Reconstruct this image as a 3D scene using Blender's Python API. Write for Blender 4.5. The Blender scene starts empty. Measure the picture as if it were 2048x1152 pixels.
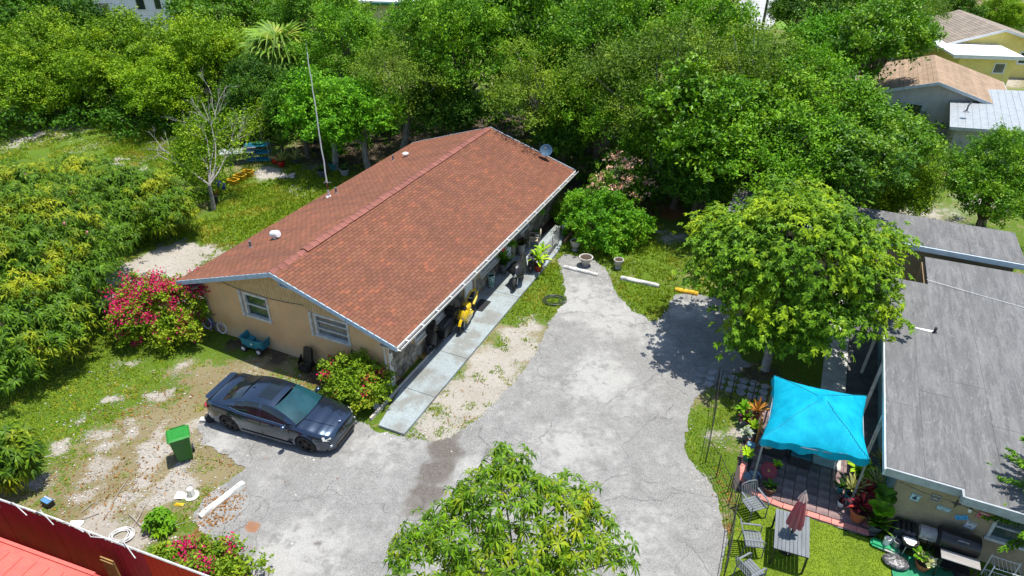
import bpy, bmesh, math, random
import numpy as np
from mathutils import Vector, Matrix, Euler
R = math.radians; PI = math.pi
random.seed(7); RNG = np.random.default_rng(11)
SC = bpy.context.scene; COL = SC.collection

# ------------------------------------------------------------------ camera, sky, sun, exposure
cam_d = bpy.data.cameras.new('camera'); cam_o = bpy.data.objects.new('camera', cam_d); COL.objects.link(cam_o)
cam_d.sensor_width = 36; cam_d.lens = 23.74; cam_d.clip_start = .1; cam_d.clip_end = 3000
cam_o.matrix_world = Matrix.Translation((0, 0, 16.14)) @ Matrix.Rotation(R(90 - 31.87), 4, 'X') @ Matrix.Rotation(R(.23), 4, 'Z')
SC.camera = cam_o
SUN = Vector((.215, .075, 1)).normalized()
W = bpy.data.worlds.new('World'); SC.world = W; W.use_nodes = True
nt = W.node_tree; sky = nt.nodes.new('ShaderNodeTexSky'); sky.sky_type = 'NISHITA'; sky.sun_disc = False
sky.sun_elevation = math.asin(SUN.z); sky.sun_rotation = math.atan2(SUN.x, SUN.y); sky.air_density = 1; sky.dust_density = .6; sky.ozone_density = 1.2
bg = nt.nodes['Background']; bg.inputs[1].default_value = .15; nt.links.new(sky.outputs[0], bg.inputs[0])
sd = bpy.data.lights.new('sun', 'SUN'); sd.energy = 5.0; sd.angle = R(.53); sd.color = (1, .965, .9)
so = bpy.data.objects.new('sun', sd); COL.objects.link(so); so.rotation_euler = SUN.to_track_quat('Z', 'Y').to_euler(); so.location = (10, 10, 60)
vs = SC.view_settings; vs.view_transform = 'Standard'; vs.look = 'None'; vs.exposure = .48; vs.gamma = 1; vs.use_curve_mapping = False
SC.cycles.max_bounces = 6; SC.cycles.diffuse_bounces = 3; SC.cycles.glossy_bounces = 3; SC.cycles.transmission_bounces = 4; SC.cycles.transparent_max_bounces = 6

# ------------------------------------------------------------------ materials
MATS = {}
def nodes(name):
    m = bpy.data.materials.new(name); m.use_nodes = True; t = m.node_tree
    b = t.nodes['Principled BSDF']; return m, t, b
def N(t, typ, **kw):
    n = t.nodes.new(typ)
    for k, v in kw.items():
        if k.startswith('i_'):
            key = k[2:]; key = int(key) if key.isdigit() else key.replace('_', ' ')
            n.inputs[key].default_value = v
        else: setattr(n, k, v)
    return n
def rgba(c): return (c[0], c[1], c[2], 1)
def mixc(t, fac, a, b, mode='MIX'):
    n = t.nodes.new('ShaderNodeMix'); n.data_type = 'RGBA'; n.blend_type = mode
    for sock, val in ((n.inputs[0], fac), (n.inputs[6], a), (n.inputs[7], b)):
        if isinstance(val, (int, float)): sock.default_value = val
        elif isinstance(val, tuple): sock.default_value = rgba(val)
        else: t.links.new(val, sock)
    return n.outputs[2]
def math_(t, op, a, b=0., clamp=False):
    n = t.nodes.new('ShaderNodeMath'); n.operation = op; n.use_clamp = clamp
    for i, val in enumerate((a, b)):
        if isinstance(val, (int, float)): n.inputs[i].default_value = val
        else: t.links.new(val, n.inputs[i])
    return n.outputs[0]
def ramp(t, fac, lo, hi):
    n = t.nodes.new('ShaderNodeMapRange'); n.interpolation_type = 'SMOOTHSTEP'
    t.links.new(fac, n.inputs[0]); n.inputs[1].default_value = lo; n.inputs[2].default_value = hi; return n.outputs[0]
def coord(t, kind='Object'): return t.nodes.new('ShaderNodeTexCoord').outputs[kind]
def noise(t, vec, scale, detail=5, rough=.6, dist=0):
    n = N(t, 'ShaderNodeTexNoise'); n.inputs['Scale'].default_value = scale; n.inputs['Detail'].default_value = detail
    n.inputs['Roughness'].default_value = rough; n.inputs['Distortion'].default_value = dist
    t.links.new(vec, n.inputs['Vector']); return n.outputs['Fac']
def mapping(t, vec, scale=(1, 1, 1), loc=(0, 0, 0), rot=(0, 0, 0)):
    n = t.nodes.new('ShaderNodeMapping'); t.links.new(vec, n.inputs[0]); n.inputs['Scale'].default_value = scale; n.inputs['Location'].default_value = loc; n.inputs['Rotation'].default_value = rot
    return n.outputs[0]
def bump(t, b, h, strength, dist=.02):
    n = t.nodes.new('ShaderNodeBump'); n.inputs['Strength'].default_value = strength; n.inputs['Distance'].default_value = dist
    t.links.new(h, n.inputs['Height']); t.links.new(n.outputs[0], b.inputs['Normal'])
def rnd01(t):
    g = t.nodes.new('ShaderNodeNewGeometry').outputs['Random Per Island']; o = t.nodes.new('ShaderNodeObjectInfo').outputs['Random']
    return math_(t, 'FRACT', math_(t, 'ADD', g, o))
def M(name, c1, c2=None, scale=4, rough=.75, metal=0, bmp=0, bscale=60, rand=0, lo=.35, hi=.65, coat=0, spec=None, stretch=(1, 1, 1), fine=.12):
    """plain surface: two tones broken by noise, fine grain, optional per-piece value shift and relief"""
    if name in MATS: return MATS[name]
    m, t, b = nodes(name); v = coord(t); v2 = mapping(t, v, stretch) if stretch != (1, 1, 1) else v
    c2 = c2 or tuple(x * .8 for x in c1)
    col = mixc(t, ramp(t, noise(t, v2, scale), lo, hi), c1, c2)
    if fine:
        g = noise(t, v2, scale * 11, 3, .7); s = N(t, 'ShaderNodeMapRange'); t.links.new(g, s.inputs[0])
        s.inputs[1].default_value = .3; s.inputs[2].default_value = .7; s.inputs[3].default_value = 1 - fine; s.inputs[4].default_value = 1 + fine
        col = mixc(t, 1., col, s.outputs[0], 'MULTIPLY')
    if rand:
        s = N(t, 'ShaderNodeMapRange'); t.links.new(rnd01(t), s.inputs[0]); s.inputs[3].default_value = 1 - rand; s.inputs[4].default_value = 1 + rand
        col = mixc(t, 1., col, s.outputs[0], 'MULTIPLY')
    t.links.new(col, b.inputs['Base Color']); b.inputs['Roughness'].default_value = rough; b.inputs['Metallic'].default_value = metal
    if coat: b.inputs['Coat Weight'].default_value = coat; b.inputs['Coat Roughness'].default_value = .06
    if spec is not None: b.inputs['Specular IOR Level'].default_value = spec
    if bmp: bump(t, b, noise(t, v2, bscale, 4, .6), bmp)
    MATS[name] = m; return m
def leaf_mat(name, dark, light, tip=None, trans=.35, rough=.45, hue=.0):
    """leaf: tone differs from leaf to leaf and a little from plant to plant; light passes through"""
    m, t, b = nodes(name); r1 = rnd01(t)
    col = mixc(t, r1, dark, light); ob = t.nodes.new('ShaderNodeObjectInfo').outputs['Random']
    col = mixc(t, 1., col, mixc(t, ob, (.74, .80, .95), (1.2, 1.22, .8)), 'MULTIPLY')
    if tip:
        v = coord(t); col = mixc(t, math_(t, 'MULTIPLY', ramp(t, noise(t, v, .55, 3), .48, .66), math_(t, 'ADD', .35, math_(t, 'MULTIPLY', r1, .65))), col, tip)
    t.links.new(col, b.inputs['Base Color']); b.inputs['Roughness'].default_value = rough + .12; b.inputs['Specular IOR Level'].default_value = .22
    tr = t.nodes.new('ShaderNodeBsdfTranslucent'); mix = t.nodes.new('ShaderNodeMixShader'); mix.inputs[0].default_value = trans * .72
    c2 = mixc(t, 1., col, (1.15, 1.25, .55), 'MULTIPLY'); t.links.new(c2, tr.inputs[0])
    t.links.new(b.outputs[0], mix.inputs[1]); t.links.new(tr.outputs[0], mix.inputs[2])
    t.links.new(mix.outputs[0], t.nodes['Material Output'].inputs[0]); MATS[name] = m; return m
def glass_mat(name, col, rough=.05, metal=0):
    m, t, b = nodes(name); v = coord(t)
    t.links.new(mixc(t, ramp(t, noise(t, v, 1.5, 3), .35, .65), col, tuple(c * .6 for c in col)), b.inputs['Base Color'])
    b.inputs['Roughness'].default_value = rough; b.inputs['IOR'].default_value = 1.5; b.inputs['Metallic'].default_value = metal; b.inputs['Coat Weight'].default_value = .5
    MATS[name] = m; return m

# ------------------------------------------------------------------ mesh helpers
class MB:
    def __init__(s): s.v = []; s.f = []; s.mi = []; s.cur = 0
    def add(s, vs, fs):
        o = len(s.v); s.v += [tuple(p) for p in vs]; s.f += [tuple(i + o for i in f) for f in fs]; s.mi += [s.cur] * len(fs); return s
    def box(s, c, d, rz=0, m=None, taper=1.):
        x, y, z = d[0] / 2, d[1] / 2, d[2] / 2
        vs = [Vector((sx * x * (taper if sz > 0 else 1), sy * y * (taper if sz > 0 else 1), sz * z)) for sz in (-1, 1) for sy in (-1, 1) for sx in (-1, 1)]
        mt = m if m is not None else Matrix.Rotation(rz, 3, 'Z')
        vs = [mt @ p + Vector(c) for p in vs]
        return s.add(vs, [(0, 2, 3, 1), (4, 5, 7, 6), (0, 1, 5, 4), (2, 6, 7, 3), (0, 4, 6, 2), (1, 3, 7, 5)])
    def bar(s, a, b, w, h=None, up=(0, 0, 1)):
        a = Vector(a); b = Vector(b); d = b - a; L = d.length; h = h or w
        z = d.normalized(); u = Vector(up)
        if abs(z.dot(u)) > .98: u = Vector((1, 0, 0))
        x = z.cross(u).normalized(); y = x.cross(z)
        m = Matrix((x, y, z)).transposed(); return s.box((a + b) / 2, (w, h, L), m=m)
    def tube(s, pts, r, n=8, cap=True, closed=False):
        pts = [Vector(p) for p in pts]; rs = r if isinstance(r, (list, tuple)) else [r] * len(pts)
        vs = []; fs = []; k = len(pts); prev = None
        for i, p in enumerate(pts):
            if closed: d = pts[(i + 1) % k] - pts[i - 1]
            else: d = pts[min(i + 1, k - 1)] - pts[max(i - 1, 0)]
            d = d.normalized() if d.length > 1e-9 else Vector((0, 0, 1))
            if prev is None:
                u = Vector((0, 0, 1)) if abs(d.z) < .9 else Vector((1, 0, 0)); x = d.cross(u).normalized()
            else: x = (prev - d * prev.dot(d)).normalized()
            prev = x; y = d.cross(x)
            for j in range(n):
                a = 2 * PI * j / n; vs.append(p + (x * math.cos(a) + y * math.sin(a)) * rs[i])
        for i in range(k if closed else k - 1):
            for j in range(n):
                a = i * n + j; b = i * n + (j + 1) % n; c = ((i + 1) % k) * n
                fs.append((a, b, c + (j + 1) % n, c + j))
        if cap and not closed: fs += [tuple(range(n - 1, -1, -1)), tuple(range((k - 1) * n, k * n))]
        return s.add(vs, fs)
    def lathe(s, prof, n=20, loc=(0, 0, 0), m=None, wob=None, cap=True):
        vs = []; fs = []; k = len(prof); L = Vector(loc)
        for i, (r, z) in enumerate(prof):
            for j in range(n):
                a = 2 * PI * j / n; rr = r * (wob(a, z) if wob else 1); p = Vector((rr * math.cos(a), rr * math.sin(a), z))
                vs.append((m @ p if m is not None else p) + L)
        for i in range(k - 1):
            for j in range(n): fs.append((i * n + j, i * n + (j + 1) % n, (i + 1) * n + (j + 1) % n, (i + 1) * n + j))
        if cap: fs += [tuple(range(n - 1, -1, -1)), tuple(range((k - 1) * n, k * n))]
        return s.add(vs, fs)
    def ell(s, c, r, m=None, nu=14, nv=8):
        vs = []; fs = []; c = Vector(c)
        for i in range(nv + 1):
            th = PI * i / nv
            for j in range(nu):
                ph = 2 * PI * j / nu; p = Vector((r[0] * math.sin(th) * math.cos(ph), r[1] * math.sin(th) * math.sin(ph), r[2] * math.cos(th))); vs.append((m @ p if m is not None else p) + c)
        for i in range(nv):
            for j in range(nu): fs.append((i * nu + j, (i + 1) * nu + j, (i + 1) * nu + (j + 1) % nu, i * nu + (j + 1) % nu))
        return s.add(vs, fs)
    def prism(s, poly, z0, z1):
        n = len(poly); return s.add([(p[0], p[1], z0) for p in poly] + [(p[0], p[1], z1) for p in poly],
            [tuple(range(n - 1, -1, -1)), tuple(range(n, 2 * n))] + [(i, (i + 1) % n, n + (i + 1) % n, n + i) for i in range(n)])
    def sect(s, rings, cap=True, closed=True):
        """skin between rings of equal length"""
        n = len(rings[0]); vs = [p for r in rings for p in r]; fs = []
        for i in range(len(rings) - 1):
            for j in range(n if closed else n - 1): fs.append((i * n + j, i * n + (j + 1) % n, (i + 1) * n + (j + 1) % n, (i + 1) * n + j))
        if cap: fs += [tuple(range(n - 1, -1, -1)), tuple(range((len(rings) - 1) * n, len(rings) * n))]
        return s.add(vs, fs)
    def hull(s, pts):
        bm = bmesh.new(); [bm.verts.new(p) for p in pts]; bmesh.ops.convex_hull(bm, input=bm.verts)
        for v in [v for v in bm.verts if not v.link_faces]: bm.verts.remove(v)
        bm.verts.index_update(); s.add([v.co[:] for v in bm.verts], [[v.index for v in f.verts] for f in bm.faces]); bm.free(); return s
    def mesh(s, name, mat, smooth=False, bevel=0, seg=1, angle=40):
        me = bpy.data.meshes.new(name); me.from_pydata(s.v, [], s.f)
        for mm in (mat if isinstance(mat, (list, tuple)) else [mat]): me.materials.append(mm)
        if any(s.mi): me.polygons.foreach_set('material_index', s.mi)
        bm = bmesh.new(); bm.from_mesh(me)
        bmesh.ops.recalc_face_normals(bm, faces=bm.faces)
        if bevel: bmesh.ops.bevel(bm, geom=[e for e in bm.edges if len(e.link_faces) == 2 and e.calc_face_angle(0) > .5], offset=bevel, segments=seg, affect='EDGES', clamp_overlap=True)
        if smooth:
            for f in bm.faces: f.smooth = True
            for e in bm.edges:
                if len(e.link_faces) == 2 and e.calc_face_angle(0) > R(angle): e.smooth = False
        bm.to_mesh(me); bm.free(); return me
    def build(s, name, mat, parent=None, smooth=False, bevel=0, seg=1, angle=40, **kw):
        return link(name, s.mesh(name, mat, smooth, bevel, seg, angle), parent, **kw)
def link(name, me, parent=None, loc=None, rot=None, scale=None, label=None, cat=None, group=None, kind=None):
    o = bpy.data.objects.new(name, me); COL.objects.link(o)
    if parent: o.parent = parent
    if loc is not None: o.location = loc
    if rot is not None: o.rotation_euler = rot
    if scale is not None: o.scale = scale
    return tag(o, label, cat, group, kind)
def tag(o, label=None, cat=None, group=None, kind=None):
    if label: o['label'] = label
    if cat: o['category'] = cat
    if group: o['group'] = group
    if kind: o['kind'] = kind
    return o
def thing(name, label, cat, loc=(0, 0, 0), rz=0, group=None):
    o = bpy.data.objects.new(name, None); o.empty_display_size = .2; COL.objects.link(o)
    o.location = loc if len(loc) == 3 else (loc[0], loc[1], 0); o.rotation_euler = (0, 0, rz); return tag(o, label, cat, group)
def copy_tree(o, parent=None, loc=None, rz=None, label=None, group=None):
    c = o.copy(); COL.objects.link(c); c.parent = parent
    if loc is not None: c.location = loc if len(loc) == 3 else (loc[0], loc[1], 0)
    if rz is not None: c.rotation_euler = (0, 0, rz)
    if label: c['label'] = label
    if group: c['group'] = group
    for ch in list(o.children): copy_tree(ch, c)
    return c
def np_mesh(name, verts, quads, mat, smooth=False, tri=False):
    k = 3 if tri else 4; me = bpy.data.meshes.new(name); nv = len(verts); nf = len(quads)
    me.vertices.add(nv); me.vertices.foreach_set('co', np.ascontiguousarray(verts, np.float32).ravel())
    me.loops.add(nf * k); me.loops.foreach_set('vertex_index', np.ascontiguousarray(quads, np.int32).ravel())
    me.polygons.add(nf); me.polygons.foreach_set('loop_start', np.arange(0, nf * k, k, dtype=np.int32))
    me.polygons.foreach_set('use_smooth', np.full(nf, smooth))
    for mm in (mat if isinstance(mat, (list, tuple)) else [mat]): me.materials.append(mm)
    me.update(calc_edges=True); return me
def norm(a): return a / np.maximum(np.linalg.norm(a, axis=-1, keepdims=True), 1e-9)
def vnoise(x, y, seed=0):
    """smooth value noise on arrays, 0..1"""
    def h(i, j):
        n = (i * 374761393 + j * 668265263 + seed * 144665) & 0x7fffffff; n = (n ^ (n >> 13)) * 1274126177 & 0x7fffffff
        return ((n ^ (n >> 16)) & 0xffff) / 65535.
    xi = np.floor(x).astype(np.int64); yi = np.floor(y).astype(np.int64); fx = x - xi; fy = y - yi
    fx = fx * fx * (3 - 2 * fx); fy = fy * fy * (3 - 2 * fy)
    return (h(xi, yi) * (1 - fx) + h(xi + 1, yi) * fx) * (1 - fy) + (h(xi, yi + 1) * (1 - fx) + h(xi + 1, yi + 1) * fx) * fy
def fbm(x, y, seed=0, oc=4): return sum(vnoise(x * 2 ** i, y * 2 ** i, seed + i) * .5 ** i for i in range(oc)) / sum(.5 ** i for i in range(oc))
YAW = R(-24.69)      # both houses stand turned by this much
HO = (-13.085, 22.51, 0); BO = (10.02, 12.79, 0)

# shared plain materials
white = M('white_paint', (.78, .78, .76), (.66, .65, .62), 6, .5, bmp=.05)
offwhite = M('aged_white_paint', (.62, .6, .55), (.45, .43, .38), 5, .6, bmp=.1)
black = M('black_plastic', (.012, .012, .013), (.02, .02, .02), 5, .45, spec=.4)
blackmetal = M('black_steel', (.014, .014, .015), (.03, .025, .02), 12, .4)
rubber = M('rubber', (.016, .016, .016), (.03, .03, .029), 20, .85)
chrome = M('bright_metal', (.6, .6, .6), (.45, .45, .45), 8, .2, metal=1)
steel = M('dull_metal', (.38, .39, .4), (.27, .27, .28), 8, .45, metal=.8)
concrete = M('concrete', (.5, .49, .46), (.36, .355, .33), 3, .9, bmp=.25, bscale=40)
terracotta = M('terracotta', (.42, .12, .045), (.32, .09, .035), 5, .8, bmp=.1)
soil = M('soil', (.075, .05, .03), (.04, .026, .016), 14, .95, bmp=.6, bscale=40)
bark = M('bark', (.19, .15, .11), (.1, .075, .055), 7, .95, bmp=.8, bscale=22, stretch=(1, 1, .35))
palebark = M('pale_bark', (.34, .31, .28), (.2, .18, .155), 8, .95, bmp=.6, bscale=25, stretch=(1, 1, .35))
L_oak = leaf_mat('oak_leaf', (0.034, 0.106, 0.005), (0.162, 0.353, 0.011), (0.268, 0.470, 0.012))
L_hedge = leaf_mat('hedge_leaf', (0.057, 0.132, 0.004), (0.252, 0.410, 0.011), (0.381, 0.508, 0.011))
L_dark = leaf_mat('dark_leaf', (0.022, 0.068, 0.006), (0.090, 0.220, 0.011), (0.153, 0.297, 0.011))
L_fresh = leaf_mat('fresh_leaf', (0.091, 0.232, 0.010), (0.222, 0.449, 0.013), (0.302, 0.512, 0.013))
L_mango = leaf_mat('mango_leaf', (0.030, 0.084, 0.004), (0.158, .29, .010), (0.416, .43, .012), trans=.35)
L_avo = leaf_mat('broad_leaf', (0.046, 0.122, 0.005), (0.244, 0.438, 0.013), (0.425, 0.550, 0.013))
L_boug = leaf_mat('bougainvillea_leaf', (0.082, .17, .010), (0.265, .38, .015), (0.365, .42, .018))
L_pink = leaf_mat('magenta_bract', (.50, .008, .07), (.75, .02, .16), None, .3, .6)
L_pale = leaf_mat('pale_pink_petal', (.75, .33, .38), (.9, .62, .62), None, .3, .6)
L_palm = leaf_mat('palm_leaf', (0.085, 0.186, 0.019), (0.232, 0.372, 0.039), (0.496, 0.465, 0.062))
L_brown = leaf_mat('dry_leaf', (.20, .08, .02), (.42, .19, .045), None, .2, .7)
L_corn = leaf_mat('lime_leaf', (0.186, 0.388, 0.016), (0.589, 0.713, 0.031), None, .35)
L_red = leaf_mat('red_leaf', (.22, .02, .03), (.55, .06, .08), None, .3)
L_purple = leaf_mat('purple_leaf', (.035, .008, .015), (.13, .02, .04), None, .25)
L_var = leaf_mat('striped_leaf', (.18, .22, .06), (.62, .55, .22), None, .3)
L_grass = leaf_mat('grass_blade', (0.120, .20, .010), (0.290, .36, .018), (0.454, .38, .045), .3, .6)
L_turf = leaf_mat('turf_blade', (.12, .22, .006), (.22, .36, .010), None, .3, .6)
L_ficus = leaf_mat('glossy_leaf', (0.034, 0.102, 0.008), (0.156, 0.325, 0.016), (0.240, 0.403, 0.016), rough=.3)
L_twiggy = leaf_mat('olive_leaf', (0.050, 0.102, 0.008), (0.205, 0.325, 0.018), (0.297, 0.403, 0.018))
L_bush = leaf_mat('bush_leaf', (.05, .165, .010), (.16, .38, .012), (.22, .42, .012))
# ------------------------------------------------------------------ ground
def axis(parts):
    a = []
    for lo, hi, st in parts: a += list(np.arange(lo, hi, st))
    return np.array(a + [parts[-1][1]])
GX = axis([(-420, -100, 40), (-100, -40, 4), (-40, -26, .6), (-26, 16, .22), (16, 40, .7), (40, 100, 4), (100, 420, 40)])
GY = axis([(-60, 6, 6), (6, 10, .6), (10, 34, .22), (34, 60, .5), (60, 120, 3), (120, 620, 50)])
# (x, y), radius, amount : bare sand spots ; lush grass spots ; leaf litter spots, as they lie in the yard
SAND = [((-14.13, 18.295, 0), .3, .7), ((-14.698, 15.857, 0), .35, .7), ((-13.084, 13.816, 0), .4, .7), ((-12.886, 18.302, 0), .3, .7), ((-14.439, 14.588, 0), .3, .6), ((-13.237, 15.865, 0), .3, .8), ((-11.659, 14.603, 0), .35, .8), ((-10.21, 15.23, 0), .25, .7), ((-10.327, 16.334, 0), .3, .6), ((-14.814, 17.264, 0), .3, .6), ((-1.68, 18.639, 0), 1.3, 1.), ((-0.734, 20.376, 0), 1.2, .95), ((0.328, 21.659, 0), 1., .9), ((-2.62, 17.211, 0), .9, .8), ((-2.097, 17.091, 0), .8, .8), ((0.755, 23.05, 0), .7, .6), ((-3.429, 16.842, 0), .5, .5),
        ((-17.319, 26.975, 0), 1.5, 1.1), ((-16.297, 28.4, 0), 1.6, 1.1), ((-15.962, 26.536, 0), 1., .9), ((-14.896, 29.162, 0), 1.2, .7), ((-17.477, 25.87, 0), 1., .7), ((-14.016, 25.684, 0), 1.3, .9),
        ((-11.713, 16.098, 0), .55, .9), ((-11.835, 15.652, 0), .5, .8), ((-13.965, 16.314, 0), .35, .6), ((-10.49, 14.409, 0), .55, .9), ((-10.515, 14.115, 0), .5, .8), ((-13.037, 16.788, 0), .35, .6), ((-11.774, 12.741, 0), .9, .7), ((-10.653, 12.491, 0), .9, .8), ((-11.587, 13.823, 0), .4, .6), ((-13.055, 14.901, 0), .45, .6), ((-10.361, 17.289, 0), .5, .5), ((-12.34, 20, 0), .4, .5), ((-14.747, 20.286, 0), .6, .5), ((-11.796, 17.036, 0), .4, .6),
        ((-34.165, 45.673, 0), 1.8, .8), ((-32.51, 47.071, 0), 1.5, .7), ((-25.318, 40.606, 0), 1.8, .6), ((-23.459, 39.377, 0), 1.5, .5), ((-28.581, 43.742, 0), 1.5, .4), ((-14.94, 39.467, 0), .8, .9), ((-12.295, 40.746, 0), .8, .5), ((-12.511, 36.799, 0), 1., .4),
        ((8.771, 23.473, 0), .8, .6), ((7.745, 16.906, 0), .5, .6), ((5.871, 14.694, 0), .3, .5), ((6.944, 16.43, 0), .4, .5), ((7.39, 34.244, 0), .8, .2), ((8.19, 31.233, 0), 1.0, .35), ((4.295, 26.693, 0), .5, .4), ((-7.846, 19.441, 0), .5, .3), ((-9.609, 20.319, 0), 1.2, .25), ((22.726, 33.747, 0), 2., .7), ((26.94, 35.767, 0), 1.5, .7), ((43.667, 61.971, 0), 3., .9)]
LUSH = [((0.767, 21.662, 0), .28, 2.2), ((-0.346, 20.016, 0), .3, 2.2), ((-1.395, 18.371, 0), .28, 2.2), ((-2.73, 17.968, 0), .35, 2.2), ((-2.168, 19.134, 0), .25, 2.2), ((-0.469, 21.654, 0), .3, 2.2), ((-2.097, 17.091, 0), .3, 2.), ((-3.254, 16.796, 0), .3, 2.2), ((-1.193, 19.921, 0), .22, 2.2), ((0.342, 23.413, 0), .5, 2.), ((-0.674, 18.111, 0), .2, 2.), ((-29.856, 44.213, 0), 5., .6), ((-24.559, 42.38, 0), 4., .6), ((-34.132, 46.195, 0), 4., .5), ((-13.272, 35.38, 0), 3.5, .7), ((-14.835, 31.032, 0), 2.5, .6), ((-15.785, 17.762, 0), 2.5, .5), ((-15.33, 21.889, 0), 2.4, .6), ((-11.698, 22.963, 0), 1., .5), ((-11.873, 21.249, 0), 1.2, .5), ((7.15, 31.224, 0), 2., .35), ((6.084, 25.005, 0), 1., .8), ((6.64, 32.978, 0), 1.5, .5), ((1.488, 25.801, 0), 1.2, .75), ((1.209, 24.177, 0), .8, .5), ((12.262, 21.086, 0), 1.6, .4), ((-23.836, 45.282, 0), 3., .4), ((-26.181, 47.366, 0), 4., .3), ((6.388, 16.898, 0), .9, .35), ((6.336, 15.318, 0), .7, .3), ((-2.556, 18.364, 0), .25, .5), ((-20.184, 23.268, 0), 3., .4), ((-15.052, 19.396, 0), 1.6, .4), ((-12.59, 18.847, 0), 1.2, .25), ((-5.26, 17.569, 0), .4, .4)]
LITTER = [((-8.292, 13.84, 0), .45, 1.), ((-8.407, 12.931, 0), .5, 1.), ((-8.532, 12.501, 0), .5, .9), ((-9.097, 15.449, 0), .5, .6), ((-10.143, 15.661, 0), .3, .3), ((-8.673, 13.651, 0), .4, .9), ((-9.326, 19.432, 0), .8, .5), ((-7.732, 19.016, 0), .9, .7), ((-7.248, 20.032, 0), .8, .5), ((8.505, 34.254, 0), 1.6, 1.1), ((6.932, 34.897, 0), 1.2, .9), ((6.592, 13.915, 0), .4, .8), ((6.369, 12.828, 0), .35, .8), ((6.494, 14.698, 0), .4, .6), ((-1.585, 17.094, 0), .5, .5), ((-1.162, 19.197, 0), .5, .25), ((-9.816, 21.591, 0), 1., .4), ((-13.395, 17.522, 0), 1.2, .3), ((-11.997, 18.307, 0), 1.2, .35), ((-12.736, 14.008, 0), 1.5, .35), ((-11.504, 14.604, 0), 1., .3), ((10.134, 19.993, 0), 1.2, .5)]
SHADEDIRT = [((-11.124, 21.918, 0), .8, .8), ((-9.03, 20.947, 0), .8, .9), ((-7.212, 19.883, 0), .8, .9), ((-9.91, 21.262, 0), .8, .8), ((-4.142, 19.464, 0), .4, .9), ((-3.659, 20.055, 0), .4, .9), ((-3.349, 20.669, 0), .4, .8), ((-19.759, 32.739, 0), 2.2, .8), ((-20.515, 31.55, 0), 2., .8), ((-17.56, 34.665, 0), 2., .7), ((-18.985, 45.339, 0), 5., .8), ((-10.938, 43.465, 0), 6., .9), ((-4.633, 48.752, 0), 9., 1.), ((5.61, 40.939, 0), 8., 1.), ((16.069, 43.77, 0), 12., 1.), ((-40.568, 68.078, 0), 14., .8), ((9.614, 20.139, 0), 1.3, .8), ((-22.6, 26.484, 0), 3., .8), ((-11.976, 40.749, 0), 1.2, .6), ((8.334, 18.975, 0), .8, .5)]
def blob(X, Y, spots, k=1.):
    o = np.zeros_like(X)
    for p, r, a in spots:
        d2 = ((X - p[0]) ** 2 + (Y - p[1]) ** 2) / (r * r); o = np.maximum(o, a * np.exp(-d2 * k))
    return o
DRY = [((-12.587, 15.868, 0), 3.0, .28), ((-11.322, 18.855, 0), 2.2, .25), ((-12.336, 13.82, 0), 2.6, .28), ((-10.731, 14.608, 0), 2.0, .3), ((-14.209, 14.999, 0), 2., .2)]
X, Y = np.meshgrid(GX, GY); nx, ny = len(GX), len(GY)
wx = X + (fbm(X * .9, Y * .9, 3) - .5) * 1.6; wy = Y + (fbm(X * .9, Y * .9, 9) - .5) * 1.6
sand = blob(wx, wy, SAND) + (fbm(X * .35, Y * .35, 21) - .5) * .5
lush = blob(wx, wy, LUSH) + (fbm(X * .3, Y * .3, 31) - .5) * .5
lush -= blob(wx, wy, DRY); litt = blob(wx, wy, LITTER); dirt = blob(wx, wy, SHADEDIRT)
Z = (fbm(X * .4, Y * .4, 5) - .5) * .05; Z = np.where((X > -18) & (X < 16) & (Y < 36), Z * .25 - .008, Z)
idx = np.arange(nx * ny).reshape(ny, nx); quads = np.stack([idx[:-1, :-1], idx[:-1, 1:], idx[1:, 1:], idx[1:, :-1]], -1).reshape(-1, 4)
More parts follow.
